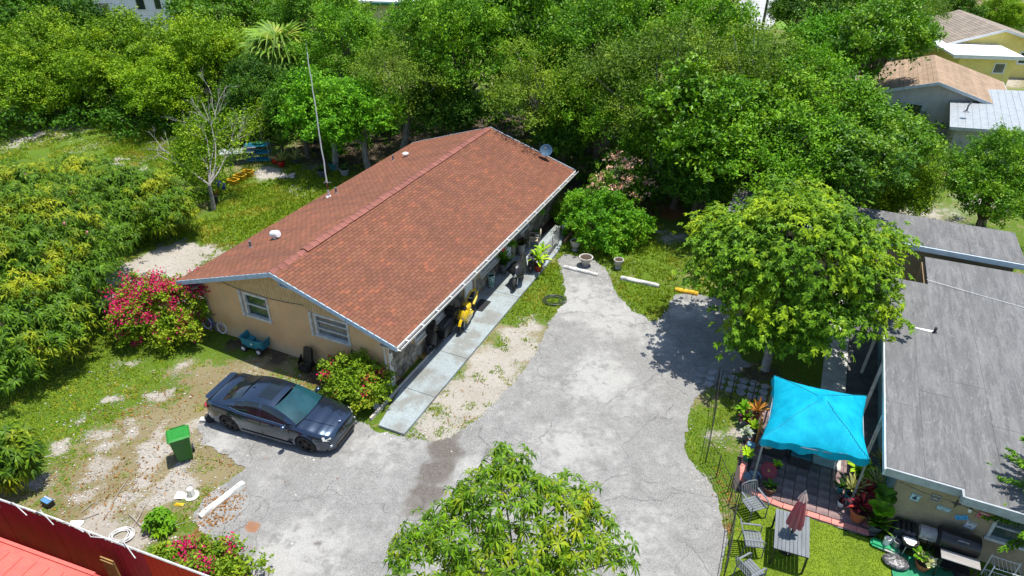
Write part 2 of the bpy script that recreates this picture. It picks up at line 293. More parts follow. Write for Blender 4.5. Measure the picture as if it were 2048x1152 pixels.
def ground_mat():
    m, t, b = nodes('yard_ground'); v = coord(t); A = lambda n: N(t, 'ShaderNodeAttribute', attribute_name=n).outputs['Fac']
    n1 = noise(t, v, 2.2, 7, .7); n2 = noise(t, v, 9, 6, .75); n3 = noise(t, v, 34, 4, .8); n4 = noise(t, v, 110, 3, .8); big = noise(t, v, .5, 4)
    grass = mixc(t, ramp(t, n3, .35, .65), (.060, .13, .010), (.155, .235, .022)); thatch = mixc(t, ramp(t, n4, .3, .7), (.17, .14, .065), (.37, .31, .18))
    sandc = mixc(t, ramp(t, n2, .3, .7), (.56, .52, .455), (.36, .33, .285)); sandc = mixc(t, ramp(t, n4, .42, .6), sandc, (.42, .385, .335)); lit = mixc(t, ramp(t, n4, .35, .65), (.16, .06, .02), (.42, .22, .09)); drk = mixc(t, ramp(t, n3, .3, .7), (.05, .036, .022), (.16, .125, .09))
    gk = math_(t, 'ADD', math_(t, 'MULTIPLY', A('lush'), 1.1), math_(t, 'ADD', math_(t, 'MULTIPLY', n1, 1.3), math_(t, 'ADD', math_(t, 'MULTIPLY', n2, 1.1), math_(t, 'MULTIPLY', n3, .6))))
    c = mixc(t, ramp(t, gk, 1.36, 1.5), thatch, grass)
    sk = math_(t, 'ADD', A('sand'), math_(t, 'ADD', math_(t, 'MULTIPLY', n1, 1.0), math_(t, 'ADD', math_(t, 'MULTIPLY', n2, 1.1), math_(t, 'MULTIPLY', n3, .9))))
    c = mixc(t, ramp(t, sk, 1.80, 1.98), c, sandc)
    lk = math_(t, 'MULTIPLY', A('litter'), math_(t, 'ADD', n2, math_(t, 'MULTIPLY', n3, .8))); c = mixc(t, ramp(t, lk, .45, .8), c, lit)
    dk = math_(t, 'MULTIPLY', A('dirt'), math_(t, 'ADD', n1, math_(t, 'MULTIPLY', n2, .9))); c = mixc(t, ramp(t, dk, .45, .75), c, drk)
    c = mixc(t, math_(t, 'MULTIPLY', ramp(t, noise(t, mapping(t, v, (1, 1, 1), (5, 9, 0)), 5, 5, .75), .58, .7), .6), c, (.11, .085, .055)); c = mixc(t, ramp(t, big, .3, .7), c, mixc(t, 1., c, (.86, .84, .8), 'MULTIPLY'))
    t.links.new(c, b.inputs['Base Color']); b.inputs['Roughness'].default_value = .95; b.inputs['Specular IOR Level'].default_value = .15
    bump(t, b, math_(t, 'ADD', n2, math_(t, 'ADD', n3, n4)), .7, .05); return m
me = np_mesh('ground', np.stack([X, Y, Z], -1).reshape(-1, 3), quads, ground_mat(), True)
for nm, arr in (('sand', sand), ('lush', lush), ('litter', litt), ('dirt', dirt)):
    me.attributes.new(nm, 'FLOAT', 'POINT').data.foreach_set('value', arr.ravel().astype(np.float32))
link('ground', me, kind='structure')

def inside(px, py, poly):
    c = np.zeros(px.shape, bool); n = len(poly)
    for i in range(n):
        x1, y1 = poly[i]; x2, y2 = poly[(i + 1) % n]
        k = ((y1 > py) != (y2 > py)) & (px < (x2 - x1) * (py - y1) / (y2 - y1 + 1e-12) + x1); c ^= k
    return c
def rag(poly, step=.2, amp=.06, seed=1):
    out = []; rr = random.Random(seed)
    for i in range(len(poly)):
        a = Vector(poly[i][:2]); b = Vector(poly[(i + 1) % len(poly)][:2]); n = max(1, int((b - a).length / step))
        for k in range(n):
            p = a.lerp(b, k / n); out.append((p.x + rr.uniform(-amp, amp), p.y + rr.uniform(-amp, amp)))
    return out
def sheet(name, poly, z, cell, mat, attrs={}, kind='structure', bumpz=0.):
    P = np.array(poly); lo = P.min(0) - cell; hi = P.max(0) + cell
    gx = np.arange(lo[0], hi[0] + cell, cell); gy = np.arange(lo[1], hi[1] + cell, cell); X, Y = np.meshgrid(gx, gy); I = inside(X, Y, poly)
    idx = np.arange(X.size).reshape(X.shape); q = np.stack([idx[:-1, :-1], idx[:-1, 1:], idx[1:, 1:], idx[1:, :-1]], -1).reshape(-1, 4)
    keep = I.ravel()[q].sum(1) >= 2; q = q[keep]; used = np.unique(q); x = X.ravel().copy(); y = Y.ravel().copy()
    for k in used:
        if not I.ravel()[k]:
            A = P; B = np.roll(P, -1, 0); d = B - A; w = np.array([x[k], y[k]]) - A
            tt = np.clip((w * d).sum(1) / np.maximum((d * d).sum(1), 1e-12), 0, 1); c = A + d * tt[:, None]; e = ((c - [x[k], y[k]]) ** 2).sum(1); j = e.argmin(); x[k], y[k] = c[j]
    rem = -np.ones(X.size, int); rem[used] = np.arange(len(used)); x = x[used]; y = y[used]
    zz = np.full(len(x), z) + (fbm(x * .8, y * .8, 77) - .5) * bumpz
    me = np_mesh(name, np.stack([x, y, zz], -1), rem[q], mat, True)
    for nm, sp in attrs.items(): me.attributes.new(nm, 'FLOAT', 'POINT').data.foreach_set('value', blob(x + (fbm(x * 2, y * 2, 3) - .5) * .6, y + (fbm(x * 2, y * 2, 8) - .5) * .6, sp).astype(np.float32))
    return link(name, me, kind=kind)

# driveway: worn grey asphalt with cracks, oil and leaf stains
DRIVE = [(-10.622, 16.994, 0)[:2], (-10.2, 16.22, 0)[:2], (-9.433, 15.709, 0)[:2], (-8.391, 15.113, 0)[:2], (-8.941, 14.378, 0)[:2], (-9.342, 13.647, 0)[:2], (-9.307, 13.192, 0)[:2], (-8.873, 12.721, 0)[:2], (-8.144, 12.22, 0)[:2], (-7.105, 11.618, 0)[:2], (-6.2, 10), (-6, 4), (5, 4), (5.2, 9), (5.784, 11.34, 0)[:2], (6.102, 12.32, 0)[:2], (6.173, 13.178, 0)[:2], (6.188, 14.104, 0)[:2], (6.066, 14.858, 0)[:2], (5.778, 15.315, 0)[:2], (5.647, 15.968, 0)[:2], (6, 17.138, 0)[:2], (6.717, 18.69, 0)[:2], (7.713, 19.394, 0)[:2], (9.134, 20.44, 0)[:2], (8.715, 21.715, 0)[:2], (9.285, 25.029, 0)[:2], (8.407, 25.516, 0)[:2], (7.176, 25.507, 0)[:2], (6.703, 24.216, 0)[:2], (6.038, 23.269, 0)[:2], (5.266, 23.975, 0)[:2], (4.726, 25.405, 0)[:2], (4.491, 27.376, 0)[:2], (4.073, 28.566, 0)[:2], (2.606, 29.154, 0)[:2], (2.203, 28.551, 0)[:2], (2.4, 26.678, 0)[:2], (2.358, 24.977, 0)[:2], (1.596, 23.238, 0)[:2], (0.744, 20.633, 0)[:2], (-0.059, 19.147, 0)[:2], (-1.057, 17.543, 0)[:2], (-1.971, 16.567, 0)[:2], (-2.616, 16.331, 0)[:2], (-3.507, 16.418, 0)[:2], (-4.501, 16.789, 0)[:2], (-5.596, 17.517, 0)[:2], (-8.34, 18.598, 0)[:2], (-10.076, 17.925, 0)[:2]]
OIL = [((-2.166, 15.925, 0), .75, 1.25), ((-2.329, 15.062, 0), .75, 1.25), ((-2.47, 14.157, 0), .7, 1.2), ((-1.974, 16.614, 0), .6, 1.1), ((-2.793, 13.68, 0), .6, .9), ((-2.755, 14.649, 0), .5, .9), ((-6.052, 12.769, 0), .3, .8), ((-5.517, 12.348, 0), .25, .9), ((-5.317, 12.103, 0), .35, .8), ((0.988, 20.388, 0), .2, .9), ((1.297, 20.951, 0), .2, .9), ((3.559, 26.247, 0), .25, .8), ((3.431, 27.367, 0), .5, .6), ((-8.341, 16.345, 0), .3, .3), ((-4.542, 13.859, 0), .5, .25), ((3.815, 23.438, 0), .2, .6), ((-8.393, 14.126, 0), .12, .7), ((-7.843, 13.842, 0), .12, .7), ((0.258, 12.799, 0), .9, .5), ((-6.907, 15.354, 0), .3, .35), ((6.319, 20.731, 0), 1.2, .15)]
RUST = [((-7.409, 12.971, 0), .28, 1.2), ((8.165, 23.58, 0), .16, 1.), ((-8.091, 15.563, 0), .12, 1.), ((-8.109, 13.108, 0), .2, .6), ((-7.513, 15.785, 0), .5, .35)]
PALE = [((2.777, 24.98, 0), 1.5, .8), ((4.342, 23.441, 0), 1.2, .7), ((3.284, 19.51, 0), 1.2, .8), ((-5.595, 12.102, 0), 1.2, .5), ((-6.335, 11.778, 0), 1., .6), ((-9.5, 16.339, 0), .6, .5), ((7.673, 24.223, 0), .8, .8), ((1.753, 15.947, 0), 1.3, .5), ((-1.135, 14.861, 0), .8, .4), ((5.574, 22.031, 0), .8, .5), ((-4.45, 15.913, 0), 1., .3), ((3.511, 12.475, 0), 1.2, .35)]
def drive_mat():
    m, t, b = nodes('worn_asphalt'); v = coord(t); A = lambda n: N(t, 'ShaderNodeAttribute', attribute_name=n).outputs['Fac']
    n1 = noise(t, v, .7, 7, .65); n2 = noise(t, v, 3.2, 7, .7); n3 = noise(t, v, 24, 4, .75); n4 = noise(t, v, 55, 3, .85)
    c = mixc(t, ramp(t, n4, .38, .58), (.095, .093, .089), (.30, .293, .275))
    c = mixc(t, ramp(t, math_(t, 'ADD', math_(t, 'MULTIPLY', A('pale'), .45), math_(t, 'ADD', math_(t, 'MULTIPLY', n1, .6), math_(t, 'MULTIPLY', n2, .6))), 0.56, .86), c, mixc(t, ramp(t, n3, .3, .7), (.385, .375, .352), (.275, .27, .252)))
    c = mixc(t, math_(t, 'MULTIPLY', ramp(t, noise(t, mapping(t, v, (1, 1, 1), (7, 3, 0)), 1.4, 8, .72), .50, .64), .72), c, mixc(t, ramp(t, n3, .35, .65), (.12, .117, .11), (.23, .225, .21)))
    ok = math_(t, 'MULTIPLY', A('oil'), math_(t, 'ADD', n2, math_(t, 'MULTIPLY', n3, 1.0))); c = mixc(t, math_(t, 'MULTIPLY', ramp(t, ok, .5, .95), .85), c, mixc(t, ramp(t, n3, .4, .6), (.07, .058, .048), (.14, .12, .10)))
    rk = math_(t, 'MULTIPLY', A('rust'), math_(t, 'ADD', n2, math_(t, 'MULTIPLY', n3, 1.0))); c = mixc(t, math_(t, 'MULTIPLY', ramp(t, rk, .5, .9), .9), c, mixc(t, n4, (.16, .065, .025), (.36, .18, .09)))
    # cracks
    def crack(scale, w, seed, keep):
        warp = N(t, 'ShaderNodeTexNoise'); warp.inputs['Scale'].default_value = 1.1; warp.inputs['Detail'].default_value = 6; t.links.new(v, warp.inputs[0])
        vm = N(t, 'ShaderNodeVectorMath', operation='MULTIPLY_ADD'); t.links.new(warp.outputs['Color'], vm.inputs[0]); vm.inputs[1].default_value = (1.1, 1.1, 0); t.links.new(mapping(t, v, (1, 1, 0), (seed, seed * 2, 0)), vm.inputs[2])
        vo = N(t, 'ShaderNodeTexVoronoi', feature='DISTANCE_TO_EDGE'); vo.inputs['Scale'].default_value = scale; t.links.new(vm.outputs[0], vo.inputs['Vector'])
        line = math_(t, 'SUBTRACT', 1., ramp(t, vo.outputs['Distance'], w * .3, w)); return math_(t, 'MULTIPLY', line, ramp(t, noise(t, mapping(t, v, (1, 1, 1), (seed, 0, 0)), .55, 3), keep, keep + .1))
    ck = math_(t, 'MAXIMUM', crack(.33, .005, 3.3, .42), crack(.85, .008, 8.1, .52)); ck = math_(t, 'MAXIMUM', ck, crack(2.6, .02, 1.7, .6))
    c = mixc(t, math_(t, 'MULTIPLY', ck, .45), c, (.08, .076, .07))
    t.links.new(c, b.inputs['Base Color']); b.inputs['Roughness'].default_value = .92; b.inputs['Specular IOR Level'].default_value = .2
    bump(t, b, math_(t, 'SUBTRACT', math_(t, 'ADD', n3, math_(t, 'MULTIPLY', n4, .7)), math_(t, 'MULTIPLY', ck, 2.)), .5, .02); return m
DRIVE_RAG = rag(DRIVE, .16, .085, 4)
sheet('driveway', DRIVE_RAG, .012, .14, drive_mat(), {'oil': OIL, 'rust': RUST, 'pale': PALE}, bumpz=.012)

# far street at the top right, with its verge of mown grass
street = MB(); street.prism([(32.796, 105.419, 0)[:2], (42, 135), (52, 135), (38.945, 105.568, 0)[:2], (30.677, 83.968, 0)[:2], (27.11, 83.898, 0)[:2]], -.02, .03)
street.build('road', M('far_asphalt', (.40, .40, .39), (.30, .30, .29), .6, .9), kind='structure')
verge = MB(); verge.prism([(38.945, 105.568, 0)[:2], (52.2, 135), (60, 135), (41.732, 105.635, 0)[:2], (32.463, 84.003, 0)[:2], (30.796, 83.97, 0)[:2]], -.02, .04)
verge.build('grass_verge', M('mown_grass', (.14, .27, .015), (.10, .20, .012), 2, .9, bmp=.5, bscale=12), kind='structure')
vy = MB(); vy.prism([(-34, 96), (-6, 92), (-4, 140), (-50, 140)], -.02, .04); vy.build('lawn', MATS['mown_grass'], kind='structure')

# concrete walkway along the house : separate pours
walkmat = M('painted_concrete', (.27, .31, .315), (.20, .205, .19), 1.1, .85, bmp=.15, bscale=30, rand=.06, lo=.42, hi=.62, fine=.16)
wk = thing('walkway', None, None, HO, YAW); wk['kind'] = 'structure'
ys = [-1.45, .6, 3.05, 5.5, 7.9, 10.3, 12.7, 15.2]
for i in range(7):
    b = MB(); b.prism([(9.72 if i else 10.1, ys[i] + .005), (11.12, ys[i] + .005), (11.12 if i < 6 else 10.6, ys[i + 1] - .005), (9.72 if i < 6 else 9.9, ys[i + 1] - .005)], -.1, .1 + .004 * (i % 3)); b.build('slab', walkmat, wk, bevel=.012)
for i in range(3):   # inner strip at the doorways
    b = MB(); b.prism([(9.37, 5.2 + i * 2.6), (9.705, 5.2 + i * 2.6), (9.705, 7.78 + i * 2.6), (9.37, 7.78 + i * 2.6)], -.1, .094); b.build('slab', walkmat, wk, bevel=.01)
kb = MB(); kb.prism([(9.62, -1.3), (9.705, -1.3), (9.705, 4.9), (9.62, 4.9)], -.1, .13); kb.build('kerb', M('kerb_concrete', (.55, .5, .43), (.38, .34, .29), 5, .9, bmp=.3), wk, bevel=.015)
# concrete strip beside the right-hand building
st = thing('side_path', None, None, BO, YAW); st['kind'] = 'structure'
for i in range(5):
    b = MB(); b.prism([(-1.45, 2.2 + i * 2.3), (-.62, 2.2 + i * 2.3), (-.62, 4.48 + i * 2.3), (-1.45, 4.48 + i * 2.3)], -.1, .06); b.build('slab', concrete, st, bevel=.01)
b = MB(); b.prism([(-.6, -.2), (.5, -.2), (.5, 13.6), (-.6, 13.6)], -.1, .03); b.build('strip', M('dark_concrete', (.12, .12, .12), (.07, .07, .07), 1.4, .8, bmp=.2), st)  # darker concrete strip along the foot of the wall
# ------------------------------------------------------------------ building helpers
def wall_panel(w, h, holes, t, top=None):
    """upright panel in x (0..w), z (0..h), front face at y=0, thickness t to +y, with openings"""
    xs = sorted({0, w, *[v for q in holes for v in (q[0], q[2])]}); zs = sorted({0, h, *[v for q in holes for v in (q[1], q[3])]})
    mb = MB(); inh = lambda x, z: any(q[0] < x < q[2] and q[1] < z < q[3] for q in holes)
    for i in range(len(xs) - 1):
        for j in range(len(zs) - 1):
            x0, x1, z0, z1 = xs[i], xs[i + 1], zs[j], zs[j + 1]
            if inh((x0 + x1) / 2, (z0 + z1) / 2): continue
            mb.add([(x0, 0, z0), (x1, 0, z0), (x1, 0, z1), (x0, 0, z1)], [(0, 1, 2, 3)]); mb.add([(x0, t, z0), (x1, t, z0), (x1, t, z1), (x0, t, z1)], [(3, 2, 1, 0)])
    for (x0, z0, x1, z1) in list(holes) + [(0, 0, w, h)]:
        mb.add([(x0, 0, z0), (x1, 0, z0), (x1, 0, z1), (x0, 0, z1), (x0, t, z0), (x1, t, z0), (x1, t, z1), (x0, t, z1)], [(0, 4, 5, 1), (1, 5, 6, 2), (2, 6, 7, 3), (3, 7, 4, 0)])
    return mb
def window(parent, x0, z0, x1, z1, fm, gm, y=0., rails=1, fw=.07, proud=.03, m=None, glass_y=.07):
    """window unit in the x-z plane, looking to -y: frame proud of the wall, panes set back"""
    T = (lambda p: m @ Vector(p)) if m else (lambda p: Vector(p))
    f = MB()
    def bx(a, b, ya, yb, c, d): f.add([T((a, ya, c)), T((b, ya, c)), T((b, ya, d)), T((a, ya, d)), T((a, yb, c)), T((b, yb, c)), T((b, yb, d)), T((a, yb, d))], [(0, 1, 2, 3), (7, 6, 5, 4), (0, 4, 5, 1), (1, 5, 6, 2), (2, 6, 7, 3), (3, 7, 4, 0)])
    bx(x0 - .02, x0 + fw, y - proud, y + .1, z0 + fw + .001, z1 - fw - .001); bx(x1 - fw, x1 + .02, y - proud, y + .1, z0 + fw + .001, z1 - fw - .001); bx(x0 - .03, x1 + .03, y - proud - .004, y + .1, z1 - fw, z1 + .02)
    for k in range(rails):
        zz = z0 + (z1 - z0) * (k + 1) / (rails + 1); bx(x0 + fw + .001, x1 - fw - .001, y + .02, y + .09, zz - .025, zz + .025)
    w = f.build('window', fm, parent)
    s = MB(); f = s; bx(x0 - .05, x1 + .05, y - proud - .04, y + .1, z0 - .03, z0 + fw); s.build('sill', fm, w)
    for k in range(rails + 1):
        a = z0 + fw + (z1 - z0 - fw) * k / (rails + 1); b_ = z0 + fw + (z1 - z0 - fw) * (k + 1) / (rails + 1)
        f = MB(); bx(x0 + .03, x1 - .03, y + glass_y - .004 * k, y + glass_y + .012 - .004 * k, a + .001, b_ - .001); f.build('pane', gm, w)
    return w
def voronoi_stones(x0, x1, z0, z1, step, skip, seed):
    rr = random.Random(seed); pts = []
    ny_ = int((z1 - z0) / step) + 2; nx_ = int((x1 - x0) / step) + 2
    for j in range(-1, ny_ + 1):
        for i in range(-1, nx_ + 1): pts.append((x0 + (i + .5 * (j % 2) + rr.uniform(-.34, .34)) * step, z0 + (j * .9 + rr.uniform(-.34, .34)) * step))
    cells = []
    for k, p in enumerate(pts):
        if not (x0 < p[0] < x1 and z0 < p[1] < z1) or skip(p[0], p[1]): continue
        poly = [(x0, z0), (x1, z0), (x1, z1), (x0, z1)]
        for q in pts:
            if q is p or abs(q[0] - p[0]) > 3 * step or abs(q[1] - p[1]) > 3 * step: continue
            mx, mz = (p[0] + q[0]) / 2, (p[1] + q[1]) / 2; dx, dz = q[0] - p[0], q[1] - p[1]; out = []
            for i in range(len(poly)):
                a, b = poly[i], poly[(i + 1) % len(poly)]; da = (a[0] - mx) * dx + (a[1] - mz) * dz; db = (b[0] - mx) * dx + (b[1] - mz) * dz
                if da <= 0: out.append(a)
                if (da < 0) != (db < 0) and abs(da - db) > 1e-12: s = da / (da - db); out.append((a[0] + (b[0] - a[0]) * s, a[1] + (b[1] - a[1]) * s))
            poly = out
            if len(poly) < 3: break
        if len(poly) >= 3: cells.append((p, poly))
    return cells

# ------------------------------------------------------------------ the brown-roofed house
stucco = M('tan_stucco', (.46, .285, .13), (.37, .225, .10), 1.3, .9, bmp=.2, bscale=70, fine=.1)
def stucco_front():
    m, t, b = nodes('weathered_stucco'); v = coord(t); sx = N(t, 'ShaderNodeSeparateXYZ'); t.links.new(v, sx.inputs[0])
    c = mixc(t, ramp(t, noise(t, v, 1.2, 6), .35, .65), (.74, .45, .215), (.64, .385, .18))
    c = mixc(t, math_(t, 'MULTIPLY', ramp(t, noise(t, mapping(t, v, (1.2, 1, .35)), 2.2, 6, .7), .52, .68), .55), c, (.55, .42, .26))   # pale washed streaks
    low = math_(t, 'SUBTRACT', 1., ramp(t, math_(t, 'ADD', sx.outputs[2], math_(t, 'MULTIPLY', noise(t, v, 2, 5), .9)), .55, 1.15)); c = mixc(t, math_(t, 'MULTIPLY', low, .6), c, (.56, .46, .31))
    st_ = ramp(t, noise(t, mapping(t, v, (9, 1, .3)), 1.4, 3, .6), .66, .72); c = mixc(t, math_(t, 'MULTIPLY', st_, .55), c, (.66, .58, .46))
    c = mixc(t, ramp(t, noise(t, v, 40, 3), .3, .7), c, mixc(t, 1., c, (.9, .9, .88), 'MULTIPLY'))
    t.links.new(c, b.inputs['Base Color']); b.inputs['Roughness'].default_value = .92; bump(t, b, noise(t, v, 55, 4), .2); return m
stuccoF = stucco_front()
fascia = M('blue_grey_paint', (.36, .47, .56), (.27, .34, .40), 7, .6, bmp=.1, lo=.45, hi=.7)
winglass = glass_mat('dark_green_pane', (.03, .06, .045)); greyglass = glass_mat('dull_grey_pane', (.16, .17, .17), .18)
house = thing('brown_roof_house', 'long tan house under a reddish brown shingle gable roof in the middle', 'house', HO, YAW)
LW, LL, EZ, RZ = 10.09, 17.38, 2.40, 4.05; HX = LW / 2; SL = (RZ - EZ) / HX; X0, X1, Y0, Y1 = .78, 9.35, .45, 16.95
under = lambda x: EZ - .13 + SL * min(x, LW - x)       # underside of the roof
# gable wall with two windows
WIN1 = (2.93, 1.38, 4.1, 2.44); WIN2 = (6.28, 1.45, 7.78, 2.42)
hw = 2.52
g = wall_panel(X1 - X0, hw, [(w[0] - X0, w[1], w[2] - X0, w[3]) for w in (WIN1, WIN2)], .2)
g.v = [(x + X0, y + Y0, min(z, under(x + X0) - .0)) for x, y, z in g.v]
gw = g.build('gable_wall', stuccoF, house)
gs = MB(); nb = 66; bw = (X1 - X0) / nb
for i in range(nb):      # grooved gable boards
    a = X0 + i * bw + .007; b_ = X0 + (i + 1) * bw - .007
    if under(a) < hw + .02 or under(b_) < hw + .02: continue
    gs.add([(a, Y0 - .012, hw - .02), (b_, Y0 - .012, hw - .02), (b_, Y0 - .012, under(b_)), (a, Y0 - .012, under(a)), (a, Y0 + .1, hw - .02), (b_, Y0 + .1, hw - .02), (b_, Y0 + .1, under(b_)), (a, Y0 + .1, under(a))], [(0, 1, 2, 3), (0, 4, 5, 1), (1, 5, 6, 2), (3, 7, 4, 0)])
gs.build('gable_boards', M('tan_boards', (.6, .4, .19), (.5, .33, .15), 5, .9), house)
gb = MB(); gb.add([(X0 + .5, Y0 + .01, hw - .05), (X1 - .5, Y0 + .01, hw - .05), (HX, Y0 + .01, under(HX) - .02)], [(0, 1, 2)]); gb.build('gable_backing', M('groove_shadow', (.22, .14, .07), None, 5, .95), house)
window(house, *WIN1, offwhite, winglass, y=Y0, rails=1); window(house, *WIN2, offwhite, greyglass, y=Y0, rails=2)
for wx0, wz0, wz1 in ((2.80, 1.36, 2.5), (6.14, 1.43, 2.48)):      # storm panel tracks beside the windows
    b = MB(); b.box((wx0, Y0 - .045, (wz0 + wz1) / 2), (.1, .09, wz1 - wz0)); b.build('shutter_track', offwhite, house)
# louvred vent
lv = MB(); lv.box((5.28, Y0 - .03, 3.62), (.72, .05, .03)); lv.box((5.28, Y0 - .03, 3.24), (.72, .05, .03)); lv.box((4.93, Y0 - .03, 3.43), (.03, .05, .35)); lv.box((5.63, Y0 - .03, 3.43), (.03, .05, .35))
vent = lv.build('gable_vent', fascia, house)
for k in range(6): b = MB(); b.box((5.28, Y0 - .03, 3.275 + k * .06), (.67, .012, .05), m=Matrix.Rotation(R(40), 3, 'X')); b.build('louvre', fascia, vent)
# cables and downpipe on the gable
b = MB(); b.tube([(1.6, Y0 - .02, 2.7), (2.6, Y0 - .02, 2.54), (4.4, Y0 - .02, 2.5), (5.9, Y0 - .02, 2.66)], .012, 5); b.build('cable', blackmetal, house)
b = MB(); b.bar((9.28, Y0 - .04, .1), (9.28, Y0 - .04, 2.15), .06); b.build('conduit', offwhite, house)
b = MB(); b.tube([(.9, Y0 - .05, 0), (.88, Y0 - .05, 1.2), (.86, Y0 - .05, 2.1)], .03, 7); b.build('pipe', steel, house)
# side walls and back wall
DOORS = [(6.15, 7.0), (10.15, 11.0)]; WINS = [(2.2, 4.6, .95, 1.75), (7.6, 9.3, .95, 1.75), (11.9, 12.9, .95, 1.75)]
rw = wall_panel(Y1 - Y0 - .4, 2.26, [(a - Y0 - .2, .1, b_ - Y0 - .2, 2.1) for a, b_ in DOORS] + [(a - Y0 - .2, z0, b_ - Y0 - .2, z1) for a, b_, z0, z1 in WINS], .2)
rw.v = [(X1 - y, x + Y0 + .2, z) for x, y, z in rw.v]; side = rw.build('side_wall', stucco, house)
b = MB(); b.box((X0 + .1, (Y0 + Y1) / 2, 1.13), (.2, Y1 - Y0 - .41, 2.26)); b.build('far_side_wall', stucco, house)
b = MB(); b.add([(x, y, z) for y in (Y1 - .2, Y1) for x, z in ((X0, 0), (X1, 0), (X1, under(X1)), (HX, under(HX)), (X0, under(X0)))], [(0, 1, 2, 3, 4), (9, 8, 7, 6, 5), (0, 5, 6, 1), (1, 6, 7, 2), (4, 9, 5, 0)]); b.build('back_wall', stucco, house)
mT = Matrix(((0, -1, 0, X1), (1, 0, 0, 0), (0, 0, 1, 0), (0, 0, 0, 1)))
for a, b_, z0, z1 in WINS: window(house, a, z0, b_, z1, offwhite, greyglass, rails=1, m=mT)
for a, b_ in DOORS:
    d = MB(); d.box((X1 - .06, (a + b_) / 2, 1.1), (.05, b_ - a - .06, 1.98)); dr = d.build('door', white, house, bevel=.006)
    for zz in (.55, 1.25, 1.8): k = MB(); k.box((X1 - .031, (a + b_) / 2, zz), (.012, b_ - a - .3, .42 if zz < 1.6 else .28)); k.build('door_panel', white, dr, bevel=.004)
    k = MB(); k.ell((X1 - .005, b_ - .12, 1.05), (.035, .03, .03)); k.build('door_knob', chrome, dr, smooth=True)
    fr = MB(); fr.box((X1 + .02, a - .05, 1.12), (.06, .1, 2.04)); fr.box((X1 + .02, b_ + .05, 1.12), (.06, .1, 2.04)); fr.box((X1 + .024, (a + b_) / 2, 2.19), (.06, b_ - a + .2, .1)); fr.build('door_frame', M('cream_trim', (.5, .42, .29), None, 5, .7), dr)
for a, b_, z0, z1 in WINS[:2]:
    k = MB(); k.box((X1 + .07, (a + b_) / 2, z0 - .07), (.16, b_ - a + .2, .08)); k.build('window_ledge', M('ledge_concrete', (.52, .48, .41), (.4, .36, .3), 5, .9), house)
# stone facing of the long wall, every stone its own piece
skipf = lambda y, z: any(a - .2 < y < b_ + .2 for a, b_ in DOORS) or any(a - .12 < y < b_ + .12 and z0 - .18 < z < z1 + .08 for a, b_, z0, z1 in WINS)
stonem = M('field_stone', (.26, .225, .17), (.13, .115, .09), 3.5, .9, bmp=.7, bscale=18, rand=.45, fine=.25)
mo = MB()
stones = voronoi_stones(Y0 + .02, Y1 - .1, .06, 1.95, .36, skipf, 5)
for p, poly in stones[:300]:
    cx = sum(q[0] for q in poly) / len(poly); cz = sum(q[1] for q in poly) / len(poly); d = random.uniform(.035, .07); n = len(poly)
    outer = [(cx + (q[0] - cx) * .94, cz + (q[1] - cz) * .94) for q in poly]; inner = [(cx + (q[0] - cx) * .76, cz + (q[1] - cz) * .76) for q in poly]
    s = MB(); s.add([(X1 - .0, a, z) for a, z in outer] + [(X1 + d * .6, a, z) for a, z in outer] + [(X1 + d, a, z) for a, z in inner], [(i, (i + 1) % n, n + (i + 1) % n, n + i) for i in range(n)] + [(n + i, n + (i + 1) % n, 2 * n + (i + 1) % n, 2 * n + i) for i in range(n)] + [tuple(range(2 * n, 3 * n))])
    s.build('stone', stonem, side)
b = MB(); b.box((X1 + .025, .58, 1.1), (.05, .22, 2.2)); b.build('corner_trim', offwhite, house)
# roof : deck, fascia, gutter
def roof_slab(x0, z0, x1, z1, y0, y1, t):
    m = MB(); m.add([(x0, y0, z0), (x1, y0, z1), (x1, y1, z1), (x0, y1, z0), (x0, y0, z0 - t), (x1, y0, z1 - t), (x1, y1, z1 - t), (x0, y1, z0 - t)], [(0, 1, 2, 3), (7, 6, 5, 4), (0, 4, 5, 1), (1, 5, 6, 2), (2, 6, 7, 3), (3, 7, 4, 0)]); return m
deckm = M('roof_underlay', (.13, .07, .05), (.09, .05, .04), 3, .95)
roofR = roof_slab(LW, EZ, HX, RZ, 0, LL, .1).build('roof_slope', deckm, house); roofL = roof_slab(0, EZ, HX, RZ, 0, LL, .1).build('roof_slope', deckm, house)
for (xa, za, xb, zb) in ((LW + .02, EZ, HX, RZ), (-.02, EZ, HX, RZ)):
    for yy in (-.022, LL + .022):
        m = MB(); m.add([(xa, yy - .02, za - .17), (xb, yy - .02, zb - .17), (xb, yy - .02, zb + .012), (xa, yy - .02, za + .012), (xa, yy + .02, za - .17), (xb, yy + .02, zb - .17), (xb, yy + .02, zb + .012), (xa, yy + .02, za + .012)], [(0, 1, 2, 3), (7, 6, 5, 4), (0, 4, 5, 1), (1, 5, 6, 2), (2, 6, 7, 3), (3, 7, 4, 0)]); m.build('barge_board', fascia, house)
b = MB(); b.box((-.03, LL / 2, EZ - .08), (.03, LL, .16)); b.build('eave_board', fascia, house)
b = MB(); b.box((LW + .03, LL / 2, EZ - .1), (.03, LL, .18)); b.build('eave_board', offwhite, house)
gu = MB(); prof = [(LW + .05, EZ - .02), (LW + .05, EZ - .13), (LW + .19, EZ - .13), (LW + .22, EZ - .02), (LW + .203, EZ - .02), (LW + .178, EZ - .118), (LW + .062, EZ - .118), (LW + .062, EZ - .02)]
gu.sect([[(x, .0, z) for x, z in prof], [(x, LL, z) for x, z in prof]]); gut = gu.build('gutter', white, house)
gl = MB(); gl.box((LW + .12, LL / 2, EZ - .105), (.10, LL - .1, .02)); gl.build('gutter_debris', M('gutter_dirt', (.05, .045, .04), (.1, .09, .07), 6, .95), gut)
for k in range(17): b = MB(); b.box((LW + .13, .5 + k * 1.02, EZ - .016), (.185, .035, .012)); b.build('gutter_strap', white, gut)
